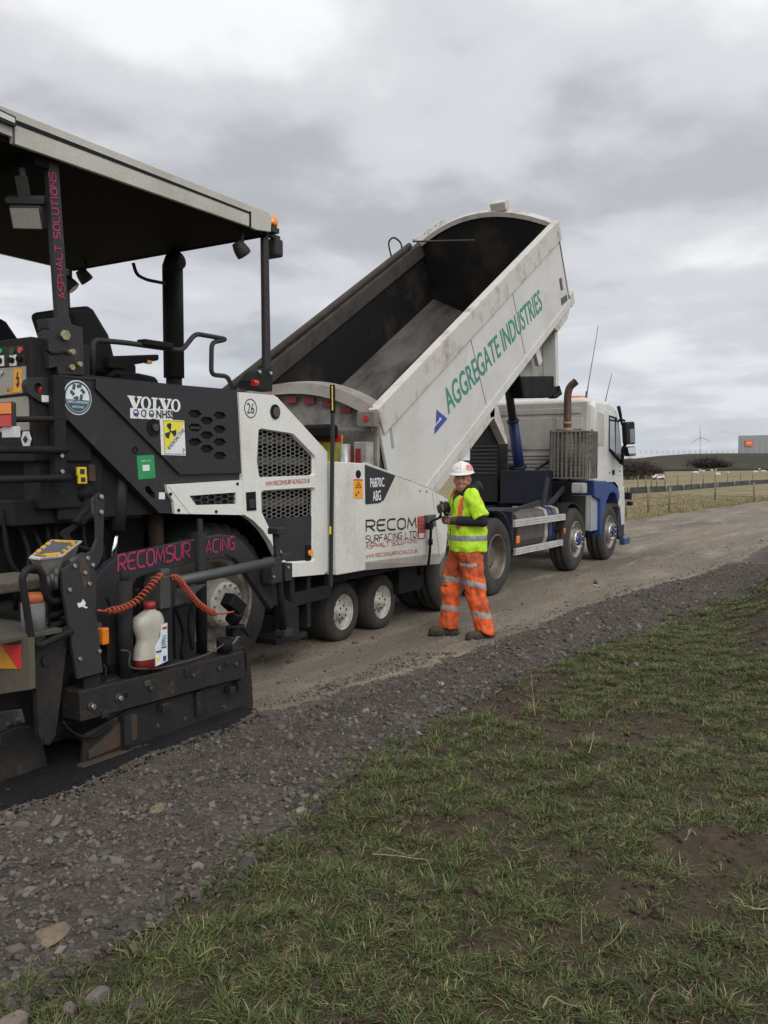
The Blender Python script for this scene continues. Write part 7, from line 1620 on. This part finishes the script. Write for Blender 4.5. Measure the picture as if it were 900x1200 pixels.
# boots
boot_m = M('boot_m', (.045, .034, .025), .8, dirt=(.11, .085, .06), amt=.8, scale=9, bump=.3); sole_m = M('sole_m', (.02, .018, .016), .9, dirt=(.10, .08, .06), amt=.7, scale=12)
for ft, ya in ((FL, .10), (FR, -.12)):
    b = MB(); d = Vector((math.cos(ya), math.sin(ya), 0)); s_ = Vector((-d.y, d.x, 0)); Z = Vector((0,0,1)); A = (d, s_, Z)
    b.ball(ft + d*-.055 + Z*.048, (.062, .046, .048), 10, A); b.ball(ft + d*.05 + Z*.050, (.095, .048, .046), 10, A); b.ball(ft + d*.135 + Z*.044, (.068, .054, .042), 10, A)
    b.tube([ft + d*-.03 + Z*.05, ft + d*-.03 + Z*.17], [.058, .062], 14)
    b.obox(ft + d*.05 + Z*.011, (.27, .088, .024), d, s_); b.ball(ft + d*.17 + Z*.014, (.042, .05, .016), 8, A); b.ball(ft + d*-.085 + Z*.014, (.04, .044, .016), 8, A)
    me = baked(b, .006, 2, 'boot'); paint(me, lambda c: 1 if c.z < .026 else 0); put('boot', me, [boot_m, sole_m])
# gloves over the hands, finger ends bare on the near hand
gm = M('glove_m', (.045, .040, .038), .85, dirt=(.09, .075, .06), amt=.6, scale=14)
for wr, d, palm, spr, curl, nearh in ((WRL, GL_D, Vector((.1, -.75, -.5)), Vector((.2, .1, .9)), (.45, .5, .55, .6), True), (WRR, GR_D, Vector((.1, .7, -.5)), Vector((.2, .1, .9)), (.6, .65, .7, .7), False)):
    b = MB(); fingers(b, wr, d, palm, spr, curl, r=.0118); b.tube([wr - d.normalized()*.045, wr + d.normalized()*.02], [.043, .036], 12)
    me = baked(b, .0035, 1, 'glove')
    dn = d.normalized(); paint(me, lambda c: 1 if (nearh and (c - wr).dot(dn) > .108) else 0); put('glove', me, [gm, skin_r])
# hard hat: shell, ridge, peak
hat = MB(); n = 40; prf = []
def hatr(a): return 1 + .0*a
vs = []; m_ = 10
for i in range(m_+1):
    t = i/m_*math.pi/2
    for j in range(n):
        a = 2*math.pi*j/n; rx, ry = .132, .106
        x = rx*math.cos(t)*math.cos(a); y = ry*math.cos(t)*math.sin(a); z = .108*math.sin(t)**.9
        vs.append(H(x - .012, y, .072 + z*.92))
hat.add(vs, [(i*n+j, i*n+(j+1)%n, (i+1)*n+(j+1)%n, (i+1)*n+j) for i in range(m_) for j in range(n)], True)
vs = []
for j in range(n):
    a = 2*math.pi*j/n; ex_t = .012 + .042*max(0, math.cos(a))**2
    for k_, (dr, dz) in enumerate(((-.004, .006), (ex_t, -.006 - .012*max(0, math.cos(a))), (ex_t-.001, -.011 - .012*max(0, math.cos(a))), (-.006, -.006))):
        vs.append(H((.132+dr)*math.cos(a) - .012, (.106+dr)*math.sin(a), .072 + dz))
hat.add(vs, [(j*4+k_, ((j+1)%n)*4+k_, ((j+1)%n)*4+(k_+1)%4, j*4+(k_+1)%4) for j in range(n) for k_ in range(4)], True)
me = hat.mesh('hard_hat'); ht = put('hard_hat', me, M('hat_white', (.80, .78, .74), .35, dirt=(.5, .46, .4), amt=.4, scale=9))
rb_ = MB()
for k_ in (-1, 0, 1): rb_.tube([H(.132*math.cos(t)*.98 - .012, k_*.020*math.cos(t), .074 + .101*math.sin(t)**.9) for t in np.linspace(.35, math.pi/2, 8)] + [H(-.132*math.cos(t)*.98 - .012, k_*.020*math.cos(t), .074 + .101*math.sin(t)**.9) for t in np.linspace(math.pi/2-.15, .4, 7)], .006, 6)
put('hat_ridge', rb_.mesh('hat_ridge'), MATS['hat_white'], ht)
st_ = MB(); vs = []; k2 = 7
for i in range(k2):
    for j in range(k2):
        a = R_(62) + (i/(k2-1)-.5)*.85; t = .42 + (j/(k2-1)-.5)*.62
        vs.append(H(.134*math.cos(t)*math.cos(a) - .012, .108*math.cos(t)*math.sin(a), .0735 + .101*math.sin(t)**.9))
st_.add(vs, [(i*k2+j, (i+1)*k2+j, (i+1)*k2+j+1, i*k2+j+1) for i in range(k2-1) for j in range(k2-1) if not ((i in (0, 5)) and (j in (0, 5)))], True)
put('hat_sticker', st_.mesh('hat_sticker'), M('hat_red', (.62, .10, .06), .5, dirt=(.75, .6, .5), amt=1., scale=55, lo=.45, hi=.6), ht)
# the wired control he holds, its lead hanging down the hopper
hp0 = HM @ (WRL + GL_D.normalized()*.12 + Vector((0, -.02, .0))); q1 = Vector((side(503, 616, 4.42)[0], 4.42, side(503, 616, 4.42)[1]))
CT = thing('hand_control', q1, 'black wired hand control held by the worker against the white hopper', 'control')
mb = MB(); mb.tube(smooth_path([q1, q1 + Vector((.03, -.02, .05)), hp0 + Vector((-.02, 0, .03)), HM @ (WRR + GR_D.normalized()*.05)], 5), .013, 10); mb.obox(q1 + Vector((0, .0, -.005)), (.07, .06, .07), (1,0,0), (0,1,0)); mb.build('handle', black, CT, .004)
mb = MB(); P = [V3(side(505, 617, 4.44), 4.44), V3(side(504.5, 632, 4.46), 4.46), V3(side(503.5, 648, 4.465), 4.465), V3(side(502, 662, 4.47), 4.47)]; mb.tube(smooth_path(P, 5), .016, 8); mb.cyl(P[1], P[1] + Vector((0, 0, -.06)), .026, n=10); mb.build('cable', black, CT)

# ------------------------------------------------------------------ beyond the track: fences, shrubs, sheep, shed, turbine
fp_m = M('fence_wood', (.22, .17, .11), .9, dirt=(.12, .10, .07), amt=.7, scale=9)
def gy(px_, py_): return gnd(px_, py_, -.08)
def fence(name, pts, label, h, r, wires, group=None, mat=fp_m):
    o = thing(name, pts[0], label, 'fence', group); base = None
    for p in pts:
        mb = MB(); hh = h*random.uniform(.93, 1.08); l = Vector((random.uniform(-.05, .05), random.uniform(-.05, .05), 0)); mb.tube([p + Vector((0,0,-.1)), p + l + Vector((0,0,hh))], [r, r*.9], 7); mb.build('post', mat, o)
    mb = MB()
    for z in wires:
        for a, b in zip(pts, pts[1:]): mb.tube([a + Vector((0,0,h*z)), (a+b)/2 + Vector((0,0,h*z-.03)), b + Vector((0,0,h*z))], .006, 4)
    mb.build('wire', galv, o); return o
fence('wire_fence', [gy(700, 612), gy(733, 606), gy(760, 601), gy(784, 600), gy(838, 586.5), gy(884, 589), gy(930, 580), gy(985, 577)], 'stock fence of thin wooden posts along the far edge of the track', 1.0, .055, (.92, .6, .3))
# low dark mesh barrier and the pale posts standing behind it
B0 = [gy(a, b) for a, b in ((640, 583.5), (690, 581.5), (736, 579), (780, 576), (820, 573), (860, 569.5), (900, 566.5), (960, 562))]
BP = smooth_path(B0, 6)
LBR = thing('low_barrier', BP[0], 'low dark weathered sheeting barrier running across the pasture', 'barrier')
mb = MB(); vs = []
for p in BP:
    hh = .40 + .05*nz(p.x, p.y, .35, 3)
    vs += [p + Vector((0, 0, -.05)), p + Vector((0, 0, hh)), p + Vector((.06, .06, hh)), p + Vector((.06, .06, -.05))]
mb.add(vs, [(i*4+j, (i+1)*4+j, (i+1)*4+(j+1)%4, i*4+(j+1)%4) for i in range(len(BP)-1) for j in range(4)] + [(0,1,2,3), tuple(range(len(vs)-4, len(vs)))]); mb.build('sheeting', M('sheeting', (.030, .032, .034), .7, dirt=(.12, .12, .11), amt=.7, scale=1.3, lo=.48, hi=.62), LBR)
for i in range(0, len(BP), 3):
    mb = MB(); p = BP[i] + Vector((-.06, -.06, 0)); mb.tube([p + Vector((0,0,-.1)), p + Vector((0,0,.47))], .05, 6); mb.build('stake', M('stake_m', (.30, .27, .21), .9) if i == 0 else MATS['stake_m'], LBR)
C0 = [gy(a, b) for a, b in ((660, 577), (700, 575.5), (747, 573.5), (763, 573), (779, 572.5), (810, 569.5), (838, 566), (868, 563), (900, 559.5), (950, 556))]
fence('post_fence', smooth_path(C0, 2), 'line of slim posts standing in the pasture behind the dark sheeting barrier', 1.05, .05, (.9, .5))
D0 = [gnd(a, b, -.08) for a, b in ((720, 553), (780, 552.4), (830, 551.8), (880, 551.4), (940, 551))]
hm = ground_mat('hedge_m', [(.035, .034, .022), (.055, .05, .034)], [.8], bump=.5, bscale=4)
mb = MB(); vs = []; P = smooth_path(D0, 14)
for p in P:
    z = .9 + .35*nz(p.x, p.y, .09, 5) + .25*nz(p.x, p.y, .4, 6)
    for dx, zz in ((-.7, -.1), (-.6, z*.6), (-.1, z), (.5, z*.7), (.7, -.1)): vs.append(p + Vector((dx, dx*.3, zz)))
mb.add(vs, [(i*5+j, (i+1)*5+j, (i+1)*5+(j+1)%5, i*5+(j+1)%5) for i in range(len(P)-1) for j in range(5)] + [(0,1,2,3,4), tuple(range(len(vs)-5, len(vs)))], True); tag(mb.build('hedge', hm), 'thin dark hedge at the foot of the embankment', 'hedge')
def shrub(name, pos, w_, h_, tone, label, n_twig=2600, leaf=.05, seed=0, stems=7, group=None):
    rnd = random.Random(seed); o = thing(name, pos, label, 'shrub', group)
    mb = MB(); tips = []
    for s_ in range(stems):
        a = rnd.random()*6.28; p0 = Vector(pos) + Vector((math.cos(a)*w_*.12, math.sin(a)*w_*.12, -.1)); b = rnd.random()*6.28; r_ = rnd.random()**.5
        p1 = Vector(pos) + Vector((math.cos(b)*w_*.42*r_, math.sin(b)*w_*.42*r_, h_*(.95-.35*r_*r_)*rnd.uniform(.75, 1))); m_ = p0.lerp(p1, .5) + Vector((0, 0, h_*.08))
        P = smooth_path([p0, m_, p1], 4); mb.tube(P, [.02*h_*(1-.85*i/len(P)) for i in range(len(P))], 5); tips += P[2:]
    mb.build('stem', M(name+'_bark', tuple(c*.8 for c in tone), .9), o)
    nn = n_twig; rt = np.empty((nn, 3)); cl = np.empty((nn, 3))
    for i in range(nn):
        t = rnd.choice(tips); q = (rnd.gauss(0, .13)*w_, rnd.gauss(0, .13)*w_, rnd.gauss(0, .11)*h_)
        rt[i] = (t.x+q[0], t.y+q[1], max(pos[2]+.02, t.z+q[2])); k = rnd.lognormvariate(0, .35); cl[i] = [c*k for c in tone]
    V = RNG.normal(0, 1, (nn, 3)); V[:, 2] = np.abs(V[:, 2])*.8; V /= np.linalg.norm(V, axis=1)[:, None]; S_ = np.cross(V, RNG.normal(0, 1, (nn, 3))); S_ /= np.linalg.norm(S_, axis=1)[:, None]
    Ln = RNG.uniform(.5, 1.3, (nn, 1))*h_*.13; W_ = leaf*h_*RNG.uniform(.5, 1.1, (nn, 1))*.2
    vs = np.stack([rt - S_*W_, rt + S_*W_, rt + V*Ln + S_*W_*.4, rt + V*Ln - S_*W_*.4], 1).reshape(-1, 3); F = np.arange(nn*4).reshape(-1, 4)
    ob = np_mesh('crown', vs, F, np.repeat(cl, 4, 0), grass_m); ob.parent = o; ob.location = -ORIG[o.name]; return o
for k, (a, b, w_, h_, lb) in enumerate(((738, 562, 4.0, 2.7, 'bare brown shrub showing just past the lorry cab mirrors, nearest the lorry'), (752, 561.5, 3.6, 2.5, 'bare brown shrub in the middle of the clump beyond the lorry'), (766, 561, 2.8, 1.9, 'bare brown shrub on the open right side of the clump beyond the lorry'))):
    shrub('bare_shrub', gy(a, b), w_, h_, (.050, .038, .026), lb, 2600, .07, 20+k, 9)
for k, (a, b, w_, h_, lb) in enumerate(((826, 549.5, 13, 4.6, 'large round dark evergreen bush against the embankment'), (843, 549.5, 9, 3.4, 'smaller dark evergreen bush beside the large one on the embankment'))):
    r_ = ray(a, 545); p = Vector((r_.x, r_.y, 0)).normalized()*333; p.z = -.08; shrub('dark_bush', p, w_, h_, (.030, .032, .020), lb, 3600, .17, 40+k, 18)
# sheep
wool = M('wool', (.62, .58, .48), .95, dirt=(.42, .37, .28), amt=.6, scale=6, bump=.5); sface = M('sheep_face', (.25, .22, .19), .8)
def sheep():
    o = thing('sheep', (0, 0, 0), 'white sheep grazing far out in the pasture', 'sheep', 'sheep in the far pasture')
    mb = MB(); mb.ball((0, 0, .52), (.46, .22, .25), 9); mb.ball((.34, 0, .56), (.2, .18, .2), 8); mb.ball((-.34, 0, .52), (.18, .19, .2), 8); mb.tube([(.42, 0, .58), (.60, 0, .42)], [.13, .10], 10)
    for x, y in ((.27, .1), (.27, -.1), (-.30, .1), (-.30, -.1)): mb.tube([(x, y, .42), (x + (-.03 if x < 0 else .01), y, .22), (x, y, 0)], [.075, .04, .03], 8)
    mb.tube([(-.48, 0, .6), (-.54, 0, .45)], [.05, .03], 6); me = baked(mb, .025, 2, 'sheep_body'); b = link('body', me, wool, o)
    mb = MB(); mb.tube([(.58, 0, .44), (.66, 0, .33), (.72, 0, .25)], [.085, .07, .045], 10)
    for s_ in (-1, 1): mb.ball((.58, s_*.11, .45), (.03, .07, .02), 6)
    mb.build('face', sface, o); return o
sh = sheep(); first = True
for k, (a, b, yaw) in enumerate(((815.5, 557, 2.2), (820, 553.4, .5), (824, 555, 1.2), (834, 553.4, 4.0), (841, 559.8, 2.6), (839, 552.4, .2), (859, 551.4, 1), (877, 551.2, 3), (885, 556, 5.2), (895, 555, 2.0), (853, 557.8, 3.4), (890, 551.5, .8))):
    o = sh if first else dup(sh); first = False; o.location = gnd(a, b, -.08); o.rotation_euler = (0, 0, yaw)
# pale low car parked beyond the shrubs
p = gnd(771, 562, -.08); CR = thing('parked_car', p, 'small white car parked low behind the bare shrubs, seen side on', 'car')
cp_ = [(-1.0, .22), (-1.0, .55), (-.85, .62), (-.55, .66), (-.25, .92), (.45, .93), (.85, .66), (1.0, .60), (1.02, .25)]
sc_ = .75
def carp(nm, poly, y0, y1, mat, bev=.04):
    mb = MB(); mb.prism([(x*sc_, z*sc_) for x, z in poly], y0, y1); o = mb.build(nm, mat, None, bev); o.parent = CR; o.location = (0, 0, 0); return o
carp('body', cp_, -.45, .45, M('car_white', (.75, .75, .72), .3)); 
for y in (-.455, .45): carp('window', [(-.22, .88), (.42, .89), (.66, .68), (-.42, .68)], y, y+.005, glass, 0)
for x in (-.6, .62):
    for y in (-.46, .40): mb = MB(); mb.cyl((x*sc_, y, .2*sc_), (x*sc_, y+.08, .2*sc_), .2*sc_, n=14); o = mb.build('wheel', rubber); o.parent = CR; o.location = (0, 0, 0)
CR.rotation_euler = (0, 0, -1.0)
# big shed on the skyline
d = ray(864.5, 529); Ds = 520.; SPT = Vector((0, 0, 0))
def sky_pt(px_, D):
    r_ = ray(px_, 545); h_ = Vector((r_.x, r_.y, 0)).normalized(); return h_*D
a = sky_pt(864.5, 500); b = sky_pt(960, 560); ax = (b-a).normalized(); nn = Vector((-ax.y, ax.x, 0)); nn = nn if nn.dot(a) > 0 else -nn
WH = thing('warehouse', a, 'long grey warehouse with an orange sign standing on the skyline', 'warehouse')
DP = a.normalized()*60; hgt = 17.6; L_ = (b-a).length
mb = MB(); mb.add([a + Vector((0,0,-1)), b + Vector((0,0,-1)), b + DP + Vector((0,0,-1)), a + DP + Vector((0,0,-1)), a + Vector((0,0,hgt)), b + Vector((0,0,hgt+2.4)), b + DP + Vector((0,0,hgt+2.4)), a + DP + Vector((0,0,hgt))], [(0,3,2,1), (4,5,6,7), (0,1,5,4), (1,2,6,5), (2,3,7,6), (3,0,4,7)])
mb.build('wall', M('shed_grey', (.26, .27, .28), .6, dirt=(.20, .21, .22), amt=.5, scale=.02, fine=.03), WH)
mb = MB()
for k in range(14): p = a + ax*(L_*(k+.5)/14) - nn*.05; mb.obox(p + Vector((0,0,8)), (.10, .12, 16), ax, nn)
mb.build('wall_rib', M('shed_rib', (.22, .23, .24), .6), WH)
p0 = a + ax*5.2 - nn*.35; p1 = a + ax*11.6 - nn*.35; mb = MB(); mb.obox((p0+p1)/2 + Vector((0,0,13.6)), ((p1-p0).length, .4, 3.2), ax, nn); sg = mb.build('sign_board', M('sign_or', (.62, .13, .04), .5), WH)
mb = MB(); c = (p0+p1)/2 + Vector((0,0,13.8)) - nn*.22; mb.obox(c, ((p1-p0).length*.62, .05, .7), ax, nn); mb.build('sign_panel', M('sign_p', (.78, .42, .30), .5), sg)
# wind turbine
T_ = sky_pt(820.2, 820); hubz = EYE + 820*30.5/1000
WT = thing('wind_turbine', T_, 'slim white wind turbine on the horizon', 'turbine'); tm = M('turbine_m', (.50, .51, .53), .5)
mb = MB(); mb.tube([T_ + Vector((0,0,-2)), T_ + Vector((0,0,hubz))], [.85, .5], 12); mb.build('tower', tm, WT)
dv = Vector((-T_.x, -T_.y, 0)).normalized(); sd2 = Vector((-dv.y, dv.x, 0)); hub = T_ + dv*1.6 + Vector((0,0,hubz))
mb = MB(); mb.obox(hub - dv*1.5, (3.4, 1.3, 1.3), dv, sd2); mb.build('nacelle', tm, WT)
for k in range(3):
    an = R_(95 + 120*k); e_ = sd2*math.cos(an) + Vector((0,0,1))*math.sin(an); q = dv.cross(e_); mb = MB()
    mb.add([hub + q*.45, hub - q*.45, hub + e_*4 - q*.55, hub + e_*11.5 - q*.1, hub + e_*11.5 + q*.1, hub + e_*4 + q*.55] + [x + dv*.25 for x in (hub + q*.45, hub - q*.45, hub + e_*4 - q*.55, hub + e_*11.5 - q*.1, hub + e_*11.5 + q*.1, hub + e_*4 + q*.55)], [(0,1,2,3,4,5), (11,10,9,8,7,6)] + [(i, i+6, (i+1)%6+6, (i+1)%6) for i in range(6)]); mb.build('blade', tm, WT)
cf = []
for k in range(30):
    q = sky_pt(744 + k*6.4, 341 + 8*math.sin(k*.1)); cf.append(Vector((q.x, q.y, 6.2)))
fence('crest_fence', cf, 'far row of little posts along the crest of the embankment', 1.2, .07, (.9,))
